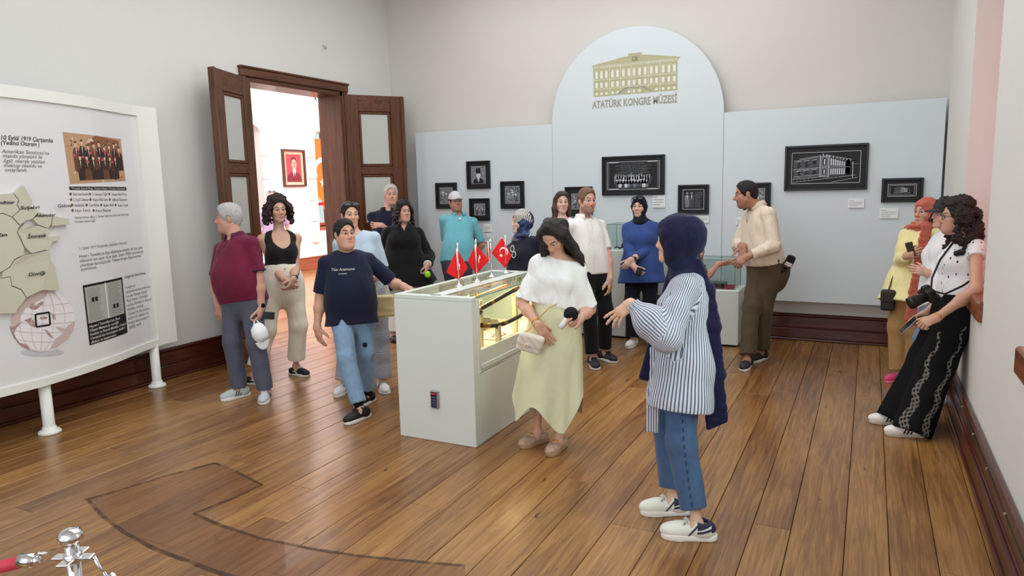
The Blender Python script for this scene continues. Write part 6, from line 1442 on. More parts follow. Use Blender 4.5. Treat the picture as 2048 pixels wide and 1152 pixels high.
    M = MB(); ax = nrm(e-c); M.tube([c+ax*.035, c+ax*.055, c+ax*.09, e+ax*.01], [.018, .02, .019, .016], 14); M.build('grip', mat('mic_white', (224, 226, 226), .35), K)
    BG = NT('bag_quilt'); v = BG.coord('Object'); wv = BG.n('ShaderNodeTexWave'); wv.inputs['Scale'].default_value = 11; wv.bands_direction = 'DIAGONAL'; BG.l(v, wv.inputs['Vector']); BG.base(lin((228, 220, 206))); BG.bump(wv.outputs['Fac'], .35, .01); BG.set(.5)
    c = p.U((1060, 686, -.22)); ax = nrm(p.ir*.93-Z*.28); nn = nrm(p.tc-p.ir*.55); nn = nrm(nn-ax*(nn@ax)); up = np.cross(nn, ax); R = np.column_stack([ax, nn, up]); K = empty('shoulder_bag', c, label='small cream quilted shoulder bag on a gold chain at the hip of the skirt', cat='bag')
    F = Field(); F.add(rbox(c, (.082, .032, .062), R, .022), .02); F.disp = ripple(.003, 60, 2); solid('body', F, c-.14, c+.14, .0048, BG.m, K)
    F = Field(); F.add(rbox(c+up*.022+nn*.012, (.086, .030, .045), R, .02), .02); F.cut(half(c-up*.014, -up)); solid('flap', F, c-.14, c+.14, .0048, BG.m, K)
    cc = c+nn*.043-up*.006-ax*.02; MB().obox(cc, (.016, .004, .013), R, 0, .003).build('clasp_plate', mat('clasp_cream', (236, 228, 214), .4), K); MB().tube([cc+nn*.005+ax*.006*math.cos(a)+up*.006*math.sin(a) for a in np.linspace(0, 2*PI, 12)], .002, 6).build('clasp', GO, K)
    M = MB(); chain = [c-ax*.06+up*.06, p.U((1058, 660, -.23)), p.U((1078, 636, -.20)), p.U((1098, 616, -.16)), p.U((1118, 606, -.14)), p.U((1130, 560, -.16)), p.U((1140, 528, -.08))]
    P = []
    for a, b in zip(chain[:-1], chain[1:]):
        nseg = max(2, int(np.linalg.norm(b-a)/.012)); P += [a+(b-a)*q/nseg for q in range(nseg)]
    for q in range(len(P)-1):
        d = nrm(P[q+1]-P[q]); e1 = nrm(np.cross(d, p.tc if q % 2 else p.ir+Z*.3)); mid = (P[q]+P[q+1])/2; M.tube([mid+d*.0085*math.cos(a)+e1*.0042*math.sin(a) for a in np.linspace(0, 2*PI, 7)], .0016, 4, caps=False)
    M.build('chain', GO, K)
skirt_woman()
# ------------------------------------------------------------------ boy
def boy():
    p = Person('boy in navy t-shirt and pale blue jeans resting a hand on the case corner', h=1.58, male=True, bulk=1.05, belly=.75, shw=1.0, heads=1.03, feet=((735, 806, -38), (722, 838, -48)), pelvis=(702, 0), neck=(693, 506, .0), head=(689, 468, -.04), body=8, chest=8, hyaw=26, hpitch=2, hands=((806, 572, -.06), (634, 655, -.08)), elbows=((782, 560, .1), (634, 600, .15)), knees=((745, 724, -.2), (690, 735, -.2)), skin=(214, 160, 132))
    p.face(browc=(30, 22, 18), lips=(190, 110, 100), double=1.0, jaw=1.08); p.hand(0, (.93, -.36, .1), (-.2, -.9, -.2), curls=[.25, .3, .35, .45], spread=.16, thumb=.4); p.hand(1, (.12, -.98, .15), (.7, .1, -.7), curls=[.25, .35, .45, .5])
    p.finish_body(); p.hair(hair_mat('hair_black', (26, 20, 20)), 'short', vol=1.1, seed=11); TS = cloth('tshirt_navy', (22, 28, 50), .4, .85)
    p.top('t_shirt', TS, .018, -.36, .86, .068, fold=.005, sl_ease=.024, fseed=4, flare=.0)
    p.trousers(cloth('jeans_pale', (128, 158, 188), .45, .85, 500, .22), .016, 1.86, .062, .05, .005, 8, 'jeans')
    M = MB(); ch = p.spine(.66, .0)[0]; fr = None
    F = p.lastF
    def proj_on(px, py): # point of the shirt front under a pixel
        a = p.U((px, py, -.35)); return a
    letters_fn = chest_print(p, [(686, 537, 'Thin Anemone', .030, .2), (686, 544, 'OUTSIDERS', .013, 0)], .66, .105, BUT)
    c = p.U((731, 707, -.33)); F = Field(); kn = lp(p.hip[0], p.kn[0], .80)+p.tc*.078; R = np.column_stack([p.ir, p.tc, Z]); F.add(rbox(kn, (.017, .02, .017), R, .01), .01); solid('patch', F, kn-.05, kn+.05, .004, NAVY, p.E)
    for i in (0, 1): p.shoe(i, SNK_B, SOLE_W, L=.27, lace=SNK_B, height=.06, socks=BLK)
def chest_print(p, lines, t, off, m, name='lettering', drop=(0,)):
    """lettering laid over the front of the garment, pushed onto its surface"""
    mb = MB()
    for px, py, s, size, sh in lines:
        o = p.U((px, py, 0)); F = p.lastF_top
        def fn(a, b, d):
            q = o+p.ir*a+Z*b+p.tc*.45; pts = (q-np.outer(np.linspace(0, .6, 121), p.tc)).astype(f4); D = F.ev(pts); k = int(np.argmax(D < .004)); return q-p.tc*(np.linspace(0, .6, 121)[k]+min(0, .0)-max(0, .0045-float(D[k])))
        letters(mb, s, size, fn, 0, 0, 0, 'CENTER', sh)
    return mb.build(name, m, p.E)
_top = Person.top
def _top2(s, *a, **k):
    o = _top(s, *a, **k); s.lastF_top = s.lastF; return o
Person.top = _top2
boy()
# ------------------------------------------------------------------ grey-haired man in burgundy
def burgundy():
    p = Person('grey-haired man in burgundy polo shirt and grey trousers holding a white cap', h=1.70, male=True, bulk=1.07, belly=1.1, feet=((532, 799, -12), (480, 794, -66)), pelvis=(484, 0), neck=(470, 476, .0), head=(457, 436, -.0), body=-42, chest=-48, hyaw=-97, hpitch=-3, hands=((523, 618, -.10), (436, 612, .02)), elbows=((552, 566, .0), (428, 560, .2)), skin=(206, 152, 130))
    p.face(browc=(120, 112, 106), double=.6, nose=1.15, lips=(176, 110, 104)); p.hand(0, (-.25, -.9, .3), (-.8, .1, -.3), curls=[.9, 1.0, 1.1, 1.15], thumb=.3); p.hand(1, (.02, -.98, .1), (.6, 0, -.6), curls=[.4, .5, .55, .6]); p.finish_body()
    BU = cloth('polo_burgundy', (108, 26, 56), .5, .8); p.top('polo_shirt', BU, .016, -.17, .80, .066, vneck=.10, fold=.006, sl_ease=.026, fseed=6, belly=True); p.collar(cloth('collar_burgundy', (88, 22, 56), .3), .066, .04)
    M = Field(); e = lp(p.sh[0], p.el[0], .80); ax = nrm(p.el[0]-p.sh[0]); M.add(cap(e-ax*.012, e+ax*.002, .0745, .0745, True, True)); solid('cuff', M, e-.1, e+.1, .005, cloth('cuff_navy', (44, 34, 62), .2), p.E)
    p.trousers(cloth('trousers_grey', (84, 88, 104), .45, .8), .018, 1.97, .068, .08, .005, 9)
    HG = hair_mat('hair_grey', (186, 184, 182)); p.hair(HG, 'short', vol=1.25, seed=3)
    MS = mat('mesh_grey', (196, 206, 210), .7, bump=.4, bscale=350)
    for i in (0, 1): p.shoe(i, MS, SOLE_W, L=.275, lace=SNK_W, stripe=mat('stripe_grey', (84, 90, 98), .5), height=.05)
    p.watch(0, mat('steel', (190, 190, 194), .25, 1), mat('dial_black', (18, 18, 22), .2), .92)
    # cap hanging from the hand, phone in the same hand
    WH = cloth('cap_white', (236, 238, 240), .3, .8, var=.02); d = -.16; c = p.U((520, 668, d)); K = empty('baseball_cap', c, label='white baseball cap hanging from the left hand of the man in burgundy', cat='cap')
    ax = nrm(p.U((528, 700, d))-p.U((510, 645, d))); nn = nrm(p.tc+p.ir*.3); nn = nrm(nn-ax*(nn@ax)); sd = np.cross(ax, nn); R = np.column_stack([sd, nn, ax]); F = Field(); F.add(ell(c-ax*.01, (.068, .062, .085), R), .02); F.cut(neg(ell(c-ax*.01-nn*.03, (.06, .07, .078), R)), .004); F.cut(half(c-nn*.035, -nn)); F.disp = ripple(.003, 50, 4); solid('crown', F, c-.15, c+.15, .0045, WH, K)
    M = MB(); vs = []; b = c+ax*.065-nn*.0; n = 14
    for j in range(5):
        for i in range(n): a = PI*i/(n-1); r = 1+.0*j; vs.append(b+sd*math.cos(a)*(.062-.002*j)+ax*(math.sin(a)*(.018*j))+nn*(.012*math.cos((i/(n-1)-.5)*2.6)-.004*j))
    M.add(vs, [(j*n+i, j*n+i+1, (j+1)*n+i+1, (j+1)*n+i) for j in range(4) for i in range(n-1)], 0, True); o = M.build('visor', WH, K); md = o.modifiers.new('t', 'SOLIDIFY'); md.thickness = .004
    M = MB(); M.tube([c-ax*.075-sd*.03, c-ax*.115-sd*.01, p.hp[0]['grip'], c-ax*.115+sd*.012, c-ax*.075+sd*.03], .006, 6, flat=(nn, .4)); M.build('strap', WH, K)
    phone('dark phone edge in the hand of the man in burgundy', p.U((533, 631, -.09)), p.ir*.8-Z*.1+p.tc*.1, p.tc+p.ir*.6, L=.13, w=.065)
burgundy()
# ------------------------------------------------------------------ curly-haired woman by the doorway
def curly():
    p = Person('curly dark-haired woman in black tank top and cream trousers, hands clasped in front', h=1.70, bulk=.93, feet=((593, 750, 42), (508, 768, 50)), pelvis=(566, 0), neck=(558, 462, .0), head=(556, 420, -.04), body=12, hyaw=14, hpitch=-2, hands=((587, 558, -.22), (568, 560, -.22)), elbows=((592, 530, .08), (534, 525, .1)), bust=.95, skin=(216, 168, 142))
    p.face(browc=(30, 22, 20)); p.hand(0, (-.45, -.8, .3), (-.7, .3, -.5), curls=[.6, .7, .8, .8]); p.hand(1, (.6, -.7, .3), (.3, .3, -.8), curls=[.6, .7, .8, .9]); p.finish_body()
    F = Field(); p.torso(F, .010, .0, .87, .05); F.cut(neg(ell(p.N+p.Fc*.08-p.up*.06, (.085, .11, .125), np.column_stack([p.Rc, p.Fc, p.up]))), .01)
    for i in (0, 1): F.cut(neg(cap(p.sh[i]+p.up*.06+p.Rc*(.03 if i else -.03), p.sh[i]-p.up*.13+p.Rc*(.045 if i else -.045), .06, .06)), .01)
    F.cut(neg(cap(p.N+p.up*.0, p.N+p.up*.2, .062)), .006); F.cut(half(p.spine(.22)[0], -p.up)); F.disp = ripple(.003, 30, 3); p.garment('tank_top', F, cloth('rib_black', (34, 30, 32), .35, .85), pts=[p.P, p.N], pad=.2)
    p.trousers(cloth('trousers_cream', (234, 228, 212), .4, .8, var=.05), .026, 1.80, .082, .36, .006, 12); 
    m = MB()
    for q in (.3,): c = p.spine(q)[0]+p.Fp*.125; m.ball(c, .009)
    m.build('button', BUT, p.E); p.hair(hair_mat('hair_dark', (40, 28, 26)), 'curly', .13, 1.35, seed=5)
    for i in (0, 1):
        p.shoe(i, SNK_B, SOLE_W, L=.262, lace=SNK_W, height=.045); 
        a = p.ank[i].copy(); a[2] = 0; t = p.dirn(p.fh[i]); r = np.cross(t, Z); M = MB()
        for sg in (-1, 1): M.tube([a+t*.06+r*sg*.044+Z*.03, a+t*.02+r*sg*.043+Z*.05, a-t*.02+r*sg*.042+Z*.042, a-t*.06+r*sg*.036+Z*.05], .004, 6)
        M.build('stripe', SNK_W, p.E)
    p.watch(0, mat('strap_black', (20, 20, 22), .5), mat('dial_black', (18, 18, 22), .2), .93)
curly()
def hall_person():
    b = U(552, 520, 12.6); p = Person('distant person in lavender shirt in the hall, sunglasses pushed up on the head', h=1.78, male=True, base=(b[0], b[1]), body=10, hyaw=10, skin=(232, 176, 168)); p.face(); p.hand(0, (0, -1, .1), (-.8, 0, -.3)); p.hand(1, (0, -1, .1), (.8, 0, -.3)); p.finish_body()
    p.top('shirt', cloth('shirt_lavender', (178, 160, 196)), .014, -.2, .7, .066); p.trousers(BLK); p.hair(hair_mat('hair_grey', (0, 0, 0)), 'buzz'); p.glasses(mat('glasses_black', (18, 18, 20), .2), mat('lens_smoke', (26, 26, 32), .08), True, 1.0)
    for i in (0, 1): p.shoe(i, SNK_B, SOLE_W)
hall_person()
# ------------------------------------------------------------------ woman half hidden behind the boy
def striped_woman():
    p = Person('woman behind the boy with sunglasses on her hair and a pale blue striped shirt', h=1.64, bulk=.98, feet=((766, 780, 8), (690, 785, -30)), pelvis=(733, 0), neck=(710, 466, .0), head=(700, 430, -.03), body=-5, hyaw=18, hands=((758, 545, -.2), (690, 590, -.1)), elbows=((768, 540, .05), (668, 555, .1)), skin=(224, 176, 150))
    p.face(browc=(30, 22, 20)); p.hand(0, (-.5, -.7, .4), (-.4, .3, -.6), curl=.8); p.hand(1, (0, -1, .2), (.8, 0, -.3)); p.finish_body()
    S1 = stripes('shirt_blue_stripe', (206, 220, 232), (150, 172, 196), 105, .45, 1); S2 = stripes('trousers_stripe', (200, 202, 208), (84, 88, 104), 105, .45, 1)
    uv = lambda V: np.stack([V[:, 0], V[:, 2]+.25*np.abs((V-p.P)@p.Rp), V[:, 2]], 1)
    p.top('shirt', S1, .018, -.2, .95, .068, vneck=.05, suv=uv); p.trousers(S2, .022, 1.9, .085, .1, .005, 4, suv=lambda V: np.stack([V[:, 0], V[:, 2], V[:, 2]], 1))
    F = Field(); H = p.hd; p.hair(hair_mat('hair_dark', (40, 28, 26)), 'short', vol=.9, seed=8); F.add(ell(H(0, -.12, .03), np.array([.04, .035, .045])*H.k, H.R)); F.disp = ripple(.003, 120, 2); solid('hair_bun', F, H.o-.22, H.o+.22, .006, hair_mat('hair_dark', (0, 0, 0)), p.E)
    p.glasses(mat('glasses_black', (18, 18, 20), .2), mat('lens_smoke', (26, 26, 32), .08), True, 1.15)
    for i in (0, 1): p.shoe(i, SNK_W, SOLE_W, lace=SNK_W, stripe=mat('stripe_grey', (84, 90, 98), .5))
    c = p.U((768, 612, -.2)); K = empty('tote_bag', c, label='straw-yellow handbag with a thin strap between the boy and the case', cat='bag'); R = np.column_stack([p.ir, p.tc, Z]); ST = mat('straw', (222, 202, 148), .7, bump=.5, bscale=180)
    F = Field(); F.add(rbox(c, (.085, .035, .092), R, .02), .02); F.disp = ripple(.003, 50, 4); solid('body', F, c-.16, c+.16, .006, ST, K); M = MB(); M.tube([c-p.ir*.06+Z*.085, p.U((752, 552, -.16)), p.U((756, 530, -.12)), c+p.ir*.03+Z*.085], .006, 6, flat=(p.tc, .5)); M.build('strap', ST, K)
striped_woman()
# ------------------------------------------------------------------ man with folded arms by the door leaf
def navy_man():
    b = U(782, 520, 8.75); p = Person('grey-haired man in navy polo with folded arms before the right door leaf', h=1.79, male=True, bulk=1.1, belly=.4, base=(b[0], b[1]), body=8, hyaw=6, hpitch=3, neck=(775, 422, 0), head=(782, 390, 0), hands=((764, 452, -.20), (800, 458, -.22)), elbows=((822, 468, -.05), (733, 460, -.05)), skin=(214, 162, 140))
    p.face(browc=(130, 120, 112), double=.4); p.hand(0, (-.9, .1, -.25), (.1, -.2, -.9), curls=[.3, .35, .4, .4], scale=.9); p.hand(1, (.95, .0, -.3), (0, -.2, -.9), curl=.4, scale=.9); p.finish_body()
    p.top('polo_shirt', NAVY, .016, -.18, .85, .066, vneck=.06); p.collar(NAVY, .066, .035); p.trousers(cloth('trousers_dark', (44, 46, 56), .4), .016); p.hair(hair_mat('hair_silver', (196, 192, 188)), 'short', vol=1.15, seed=21)
    for i in (0, 1): p.shoe(i, SNK_B, SOLE_W)
navy_man()
# ------------------------------------------------------------------ woman in black with long curly hair
def black_woman():
    p = Person('woman with long dark curly hair in a loose black outfit, holding a lime microphone', h=1.66, bulk=1.22, feet=((834, 676, 20), (786, 682, 15)), pelvis=(806, 0), neck=(806, 454, .0), head=(807, 423, -.03), body=8, hyaw=26, hpitch=0, hands=((855, 530, -.12), (774, 548, -.05)), elbows=((852, 505, .12), (758, 505, .12)), bust=1.2, skin=(214, 164, 140))
    p.face(browc=(34, 26, 22), double=.9, jaw=1.06); p.hand(0, (-.2, -.9, .3), (-.8, 0, -.4), curls=[.8, .9, 1, 1], thumb=.4); p.hand(1, (.1, -.95, .2), (.8, 0, -.4), curl=.7); p.finish_body()
    p.top('tunic', BLK, .026, -.62, 1.0, .07, vneck=.10, flare=.07, sl_ease=.03, res=.0095); 
    F = Field()
    for i in (0, 1): F.add(cap(p.sh[i], p.el[i], .075, .085), .03); F.add(cap(p.el[i], lp(p.el[i], p.wr[i], .86), .085, .066, cb=True), .03)
    F.disp = ripple(.006, 24, 9); p.garment('sleeves', F, BLK, .0095, pts=p.sh+p.el+p.wr, pad=.14)
    c = lp(p.el[0], p.wr[0], .87); F = Field(); F.add(cap(c, lp(p.el[0], p.wr[0], .94), .050, .05, True, True)); solid('cuff', F, c-.1, c+.1, .006, mat('cuff_white', (226, 226, 226), .7), p.E)
    p.trousers(cloth('trousers_white', (226, 224, 220), .3, var=.03), .02, 1.9, .075); HB = hair_mat('hair_brown_dark', (34, 25, 23)); p.hair(HB, 'curly', .24, 1.0, seed=9)
    m = MB()
    for q in range(4): m.ball(p.N+p.Fc*.118-p.up*(.09+q*.03), .008)
    m.build('button', mat('button_black', (30, 30, 34), .3), p.E)
    for i in (0, 1): p.shoe(i, SNK_B, mat('sole_black', (26, 26, 28), .6))
    g = p.hp[0]; c = p.U((855, 549, -.16)); K = empty('lime_microphone', c, label='lime-green foam microphone in the hand of the woman in black', cat='microphone'); F = Field(); F.add(ell(c, (.036, .036, .042)), .01); F.cut(neg(cap(c+p.tc*.04-p.ir*.02, c+p.tc*.04+p.ir*.03+Z*.01, .008)), .006); solid('foam', F, c-.07, c+.07, .005, mat('lime', (150, 222, 40), .6), K)
    phone('black phone held by the woman in black beside the case', p.U((864, 551, -.135)), p.ir*.45-Z*.85, p.tc+p.ir*.9, L=.15, w=.07)
    c = p.U((771, 568, -.2)); K = empty('floral_bag', c, label='dark floral bag behind the outstretched arm of the boy', cat='bag'); R = np.column_stack([p.ir, p.tc, Z]); F = Field(); F.add(rbox(c, (.08, .04, .085), R, .03), .02); F.disp = ripple(.004, 40, 1)
    t = NT('floral_dark'); vo = t.n('ShaderNodeTexVoronoi'); vo.inputs['Scale'].default_value = 34; t.l(t.coord('Object'), vo.inputs['Vector']); t.base(t.ramp(vo.outputs['Distance'], [(.16, lin((206, 60, 62))), (.24, lin((22, 22, 28)))])); solid('body', F, c-.16, c+.16, .007, t.m, K); MB().tube([c-p.ir*.05+Z*.08, p.U((766, 540, -.16)), p.U((772, 542, -.14)), c+p.ir*.05+Z*.08], .005, 6).build('strap', LEATH, K)
black_woman()
# ------------------------------------------------------------------ man in turquoise
def turquoise():
    b = on(1, 7.35, 915, 520); p = Person('man in turquoise polo shirt and pale grey cap with a small white clip-on microphone', h=1.70, male=True, bulk=1.0, belly=.65, base=(b[0], b[1]), body=5, hyaw=18, hpitch=6, neck=(918, 431, 0), head=(911, 404, -.02), hands=((944, 524, .17), (904, 526, .17)), elbows=((978, 496, .10), (872, 500, .10)), skin=(190, 136, 112))
    p.face(browc=(50, 40, 36), beard=(120, 96, 86), beardf=.3, jaw=1.04, double=.3); p.hand(0, (-.5, -.8, -.1), (-.3, 0, -.9), curl=.7); p.hand(1, (.5, -.8, -.1), (.3, 0, -.9), curl=.7); p.finish_body()
    TQ = cloth('polo_turquoise', (110, 178, 190), .45, .8, var=.06); p.top('polo_shirt', TQ, .016, -.13, .86, .066, vneck=.07, sl_ease=.024, fold=.005); p.collar(TQ, .068, .04); p.trousers(cloth('trousers_slate', (66, 70, 84), .4), .016); p.hair(hair_mat('hair_dark', (0, 0, 0)), 'buzz', vol=.4)
    H = p.hd; CG_ = cloth('cap_grey', (206, 204, 208), .3, .8); F = Field(); k = H.k; F.add(ell(H(0, -.012, .045), np.array([.086, .107, .097])*k, H.R), .02); F.cut(half(H(0, 0, .036), -H.d(0, .25, 1)), .004); solid('cap_crown', F, H.o-.2, H.o+.2, .005, CG_, p.E)
    M = MB(); n = 15; vs = []
    for j in range(5):
        for i in range(n): a = PI*(i/(n-1)); vs.append(H(.082*math.cos(a)*(1-.02*j), .045+.05*math.sin(a)+.0185*j*math.sin(a), .052-.004*j-.014*math.cos(2*a)*0-.012*abs(math.cos(a))))
    M.add(vs, [(j*n+i, j*n+i+1, (j+1)*n+i+1, (j+1)*n+i) for j in range(4) for i in range(n-1)], 0, True); o = M.build('cap_visor', CG_, p.E); md = o.modifiers.new('t', 'SOLIDIFY'); md.thickness = .004
    c = p.N+p.Fc*.13-p.up*.085; MB().obox(c, (.014, .006, .011), np.column_stack([p.Rc, p.Fc, p.up]), 0, .003).build('clip_microphone', mat('clip_white', (240, 240, 240), .3), p.E)
    for i in (0, 1): p.shoe(i, SNK_B, SOLE_W)
turquoise()
# ------------------------------------------------------------------ woman in patterned headscarf
def patterned():
    b = on(1, 5.78, 1045, 520); p = Person('woman in profile with blue, white and navy patterned headscarf and navy sweatshirt', h=1.57, bulk=1.02, base=(b[0], b[1]), body=-50, chest=-40, hyaw=-72, hpitch=0, neck=(1049, 478, 0), head=(1043, 444, 0), skin=(226, 182, 164))
    p.face(browc=(70, 50, 44)); p.hand(0, (0, -1, .1), (-.8, 0, -.3)); p.hand(1, (0, -1, .1), (.8, 0, -.3)); p.finish_body()
    t = NT('patterned_scarf'); v = t.coord('Object'); w = t.n('ShaderNodeTexWave'); w.inputs['Scale'].default_value = 26; w.inputs['Distortion'].default_value = 2.0; t.l(v, w.inputs['Vector']); n = t.noise(v, 9, 2, .5, .6)
    zb = t.mix(t.ramp(w.outputs['Fac'], [(.42, (0, 0, 0, 1)), (.5, (1, 1, 1, 1))]), lin((74, 72, 84)), lin((214, 208, 200))); nb = t.ramp(n, [(.40, lin((24, 28, 52))), (.44, lin((52, 74, 124))), (.52, lin((54, 78, 130))), (.54, lin((30, 34, 60)))]); m2 = t.ramp(t.noise(v, 5.5, 1), [(.5, (0, 0, 0, 1)), (.53, (1, 1, 1, 1))]); t.base(t.mix(m2, nb, zb)); t.set(.6)
    p.hijab(t.m, vol=1.35, fold=.004, rings=True); NS = cloth('sweat_navy', (22, 24, 38), .4); p.top('sweatshirt', NS, .022, -.25, 1.95, .07, sl_ease=.026); p.trousers(BLK)
    c = p.N+p.Fc*.15-p.up*.16; M = MB(); 
    for dz in (.028, -.03): M.tube([c+p.tc*.02+p.Rc*.02*math.cos(a)*1.1+Z*(dz+.028*math.sin(a))+p.Rc*dz*.3 for a in np.linspace(0, 2*PI, 18)], .0042, 6, caps=False)
    M.build('beaded_motif', mat('bead_white', (220, 220, 222), .4), p.E)
    for i in (0, 1): p.shoe(i, SNK_B, SOLE_W)
patterned()
# ------------------------------------------------------------------ young woman with long brown hair
def brown_hair():
    b = on(1, 6.95, 1124, 520); p = Person('young woman with long straight brown hair and sunglasses on her head, between two visitors', h=1.68, bulk=.92, base=(b[0], b[1]), body=-5, hyaw=10, neck=(1124, 436, 0), head=(1124, 405, -.02), skin=(230, 188, 172))
    p.face(browc=(70, 48, 38)); p.hand(0, (0, -1, .1), (-.8, 0, -.3)); p.hand(1, (0, -1, .1), (.8, 0, -.3)); p.finish_body()
    p.top('top', cloth('top_white', (228, 226, 224), .3, var=.03), .014, -.1, .3, .07, scoop=.10); p.trousers(BLK)
    F = Field()
    for i in (0, 1): F.add(cap(p.sh[i]+p.up*.03, lp(p.sh[i], p.el[i], .5), .056, .056), .02)
    F.cut(neg(cap(p.N-p.up*.1, p.N+p.up*.2, .07))); p.garment('jacket', F, cloth('jacket_grey', (84, 84, 92), .3), pts=p.sh+p.el, pad=.12); p.hair(hair_mat('hair_brown', (84, 58, 46)), 'long', .16, .85, seed=6); p.glasses(mat('glasses_black', (18, 18, 20), .2), mat('lens_smoke', (26, 26, 32), .08), True, 1.0)
    for i in (0, 1): p.shoe(i, SNK_B, SOLE_W)
brown_hair()
# ------------------------------------------------------------------ man in white polo
def white_polo():
    p = Person('bearded man in white polo shirt and black trousers walking past the tall pedestal', h=1.76, male=True, bulk=.93, belly=.25, feet=((1209, 720, 40), (1186, 732, 12)), pelvis=(1183, 0), neck=(1168, 437, .05), head=(1174, 402, .02), body=30, chest=36, hyaw=32, hpitch=0, hands=((1221, 560, -.05), (1150, 556, .0)), elbows=((1222, 512, .05), (1138, 512, .12)), skin=(220, 170, 148))
    p.face(browc=(96, 70, 52), beard=(112, 80, 62), beardf=.6, jaw=1.03); p.hand(0, (-.02, -1, .1), (-.8, 0, -.4), curl=.4); p.hand(1, (.0, -1, .1), (.8, 0, -.4), curl=.4); p.finish_body()
    WP = cloth('polo_white', (232, 230, 228), .4, .8, var=.03); p.top('polo_shirt', WP, .016, -.16, .84, .064, vneck=.08, sl_ease=.022, fold=.005); p.collar(WP, .064, .04); p.trousers(BLK, .016, 1.9, .07); p.hair(hair_mat('hair_light_brown', (122, 92, 70)), 'short', vol=1.1, seed=14)
    m = MB()
    for q in range(3): m.lathe([(.0055, 0), (.0055, .003)], p.N+p.Fc*(.108+.006*q)-p.up*(.05+.035*q), 8, 0, np.column_stack([p.Rc, p.up, p.Fc]))
    m.build('button', BUT, p.E)
    for i in (0, 1): p.shoe(i, mat('sneaker_navy', (32, 36, 48), .5), SOLE_W, L=.285, lace=SNK_B)
white_polo()
# ------------------------------------------------------------------ woman in blue tunic
def blue_woman():
    p = Person('woman in royal blue tunic and navy headscarf with hands crossed, beside the tall pedestal', h=1.64, bulk=1.08, feet=((1302, 690, 5), (1266, 692, -22)), pelvis=(1283, 0), neck=(1282, 443, .0), head=(1278, 413, -.03), body=-8, hyaw=-14, hpitch=-2, shw=.93, hands=((1262, 520, -.24), (1268, 534, -.26)), elbows=((1318, 505, .05), (1247, 500, .08)), bust=1.0, skin=(228, 184, 162))
    p.face(browc=(50, 36, 30)); p.hand(0, (-.6, -.7, .3), (-.2, -.2, -.9), curls=[.5, .6, .7, .8]); p.hand(1, (.6, -.7, .3), (0, .3, -.9), curls=[.7, .8, .9, 1]); p.finish_body()
    BL = cloth('tunic_blue', (54, 78, 138), .4, .85, var=.05); p.top('tunic', BL, .022, -.42, 1.0, .068, flare=.025, sl_ease=.024)
    F = Field(); 
    for i in (0, 1): F.add(cap(p.sh[i], p.el[i], .064, .058), .03); F.add(cap(p.el[i], lp(p.el[i], p.wr[i], .62 if i == 0 else .75), .058, .046, cb=True), .03)
    F.disp = ripple(.004, 26, 5); p.garment('sleeves', F, BL, pts=p.sh+p.el+p.wr, pad=.13); p.trousers(cloth('trousers_navy_dark', (18, 20, 32), .35), .02, 1.92, .08); HN = cloth('headscarf_navy_dark', (24, 24, 40), .4); p.hijab(HN, vol=1.0, fold=.004); p.glasses(mat('glasses_black', (18, 18, 20), .2), mat('lens_smoke', (26, 26, 32), .08), True, 1.05)
    p.watch(0, mat('strap_black', (20, 20, 22), .5), mat('dial_black', (18, 18, 22), .2), .88)
    for i in (0, 1): p.shoe(i, SNK_W, SOLE_W)
    c = p.U((1278, 543, -.29)); K = empty('compact_camera', c, label='small black compact camera in the hands of the woman in blue', cat='camera'); R = np.column_stack([nrm(p.ir*.3+Z), p.tc, nrm(p.ir-Z*.3)]); MB().obox(c, (.045, .02, .03), R, 0, .01).build('body', LEATH, K); MB().lathe([(.024, 0), (.024, .02), (.02, .022)], c+p.tc*.02, 16, 0, np.column_stack([p.ir, Z, p.tc])).build('lens', mat('lens_dark', (50, 50, 54), .15), K)
blue_woman()
# ------------------------------------------------------------------ child hidden behind the guide, arms showing
def hidden_child():
    b = on(1, 6.35, 1366, 600); p = Person('child mostly hidden behind the guide, gesturing hands showing over the low glass case', h=1.38, bulk=1.0, base=(b[0], b[1]), body=40, hyaw=-20, hands=((1437, 528, .05), (1424, 520, .24)), elbows=((1396, 556, -.05), (1390, 540, .2)), skin=(196, 140, 116))
    p.face(); p.hand(0, (.98, .12, .1), (-.1, .6, -.7), curls=[.25, .3, .35, .4], spread=.1); p.hand(1, (.3, .9, .2), (-.8, .2, .4), curls=[.25, .3, .35, .4], spread=.3, thumb=.9); p.finish_body(); p.top('t_shirt', cloth('tshirt_teal', (70, 90, 110)), .016, -.2, .8, .066); p.trousers(BLK); p.hair(hair_mat('hair_black', (0, 0, 0)), 'short')
    for i in (0, 1): p.shoe(i, SNK_B, SOLE_W)
hidden_child()
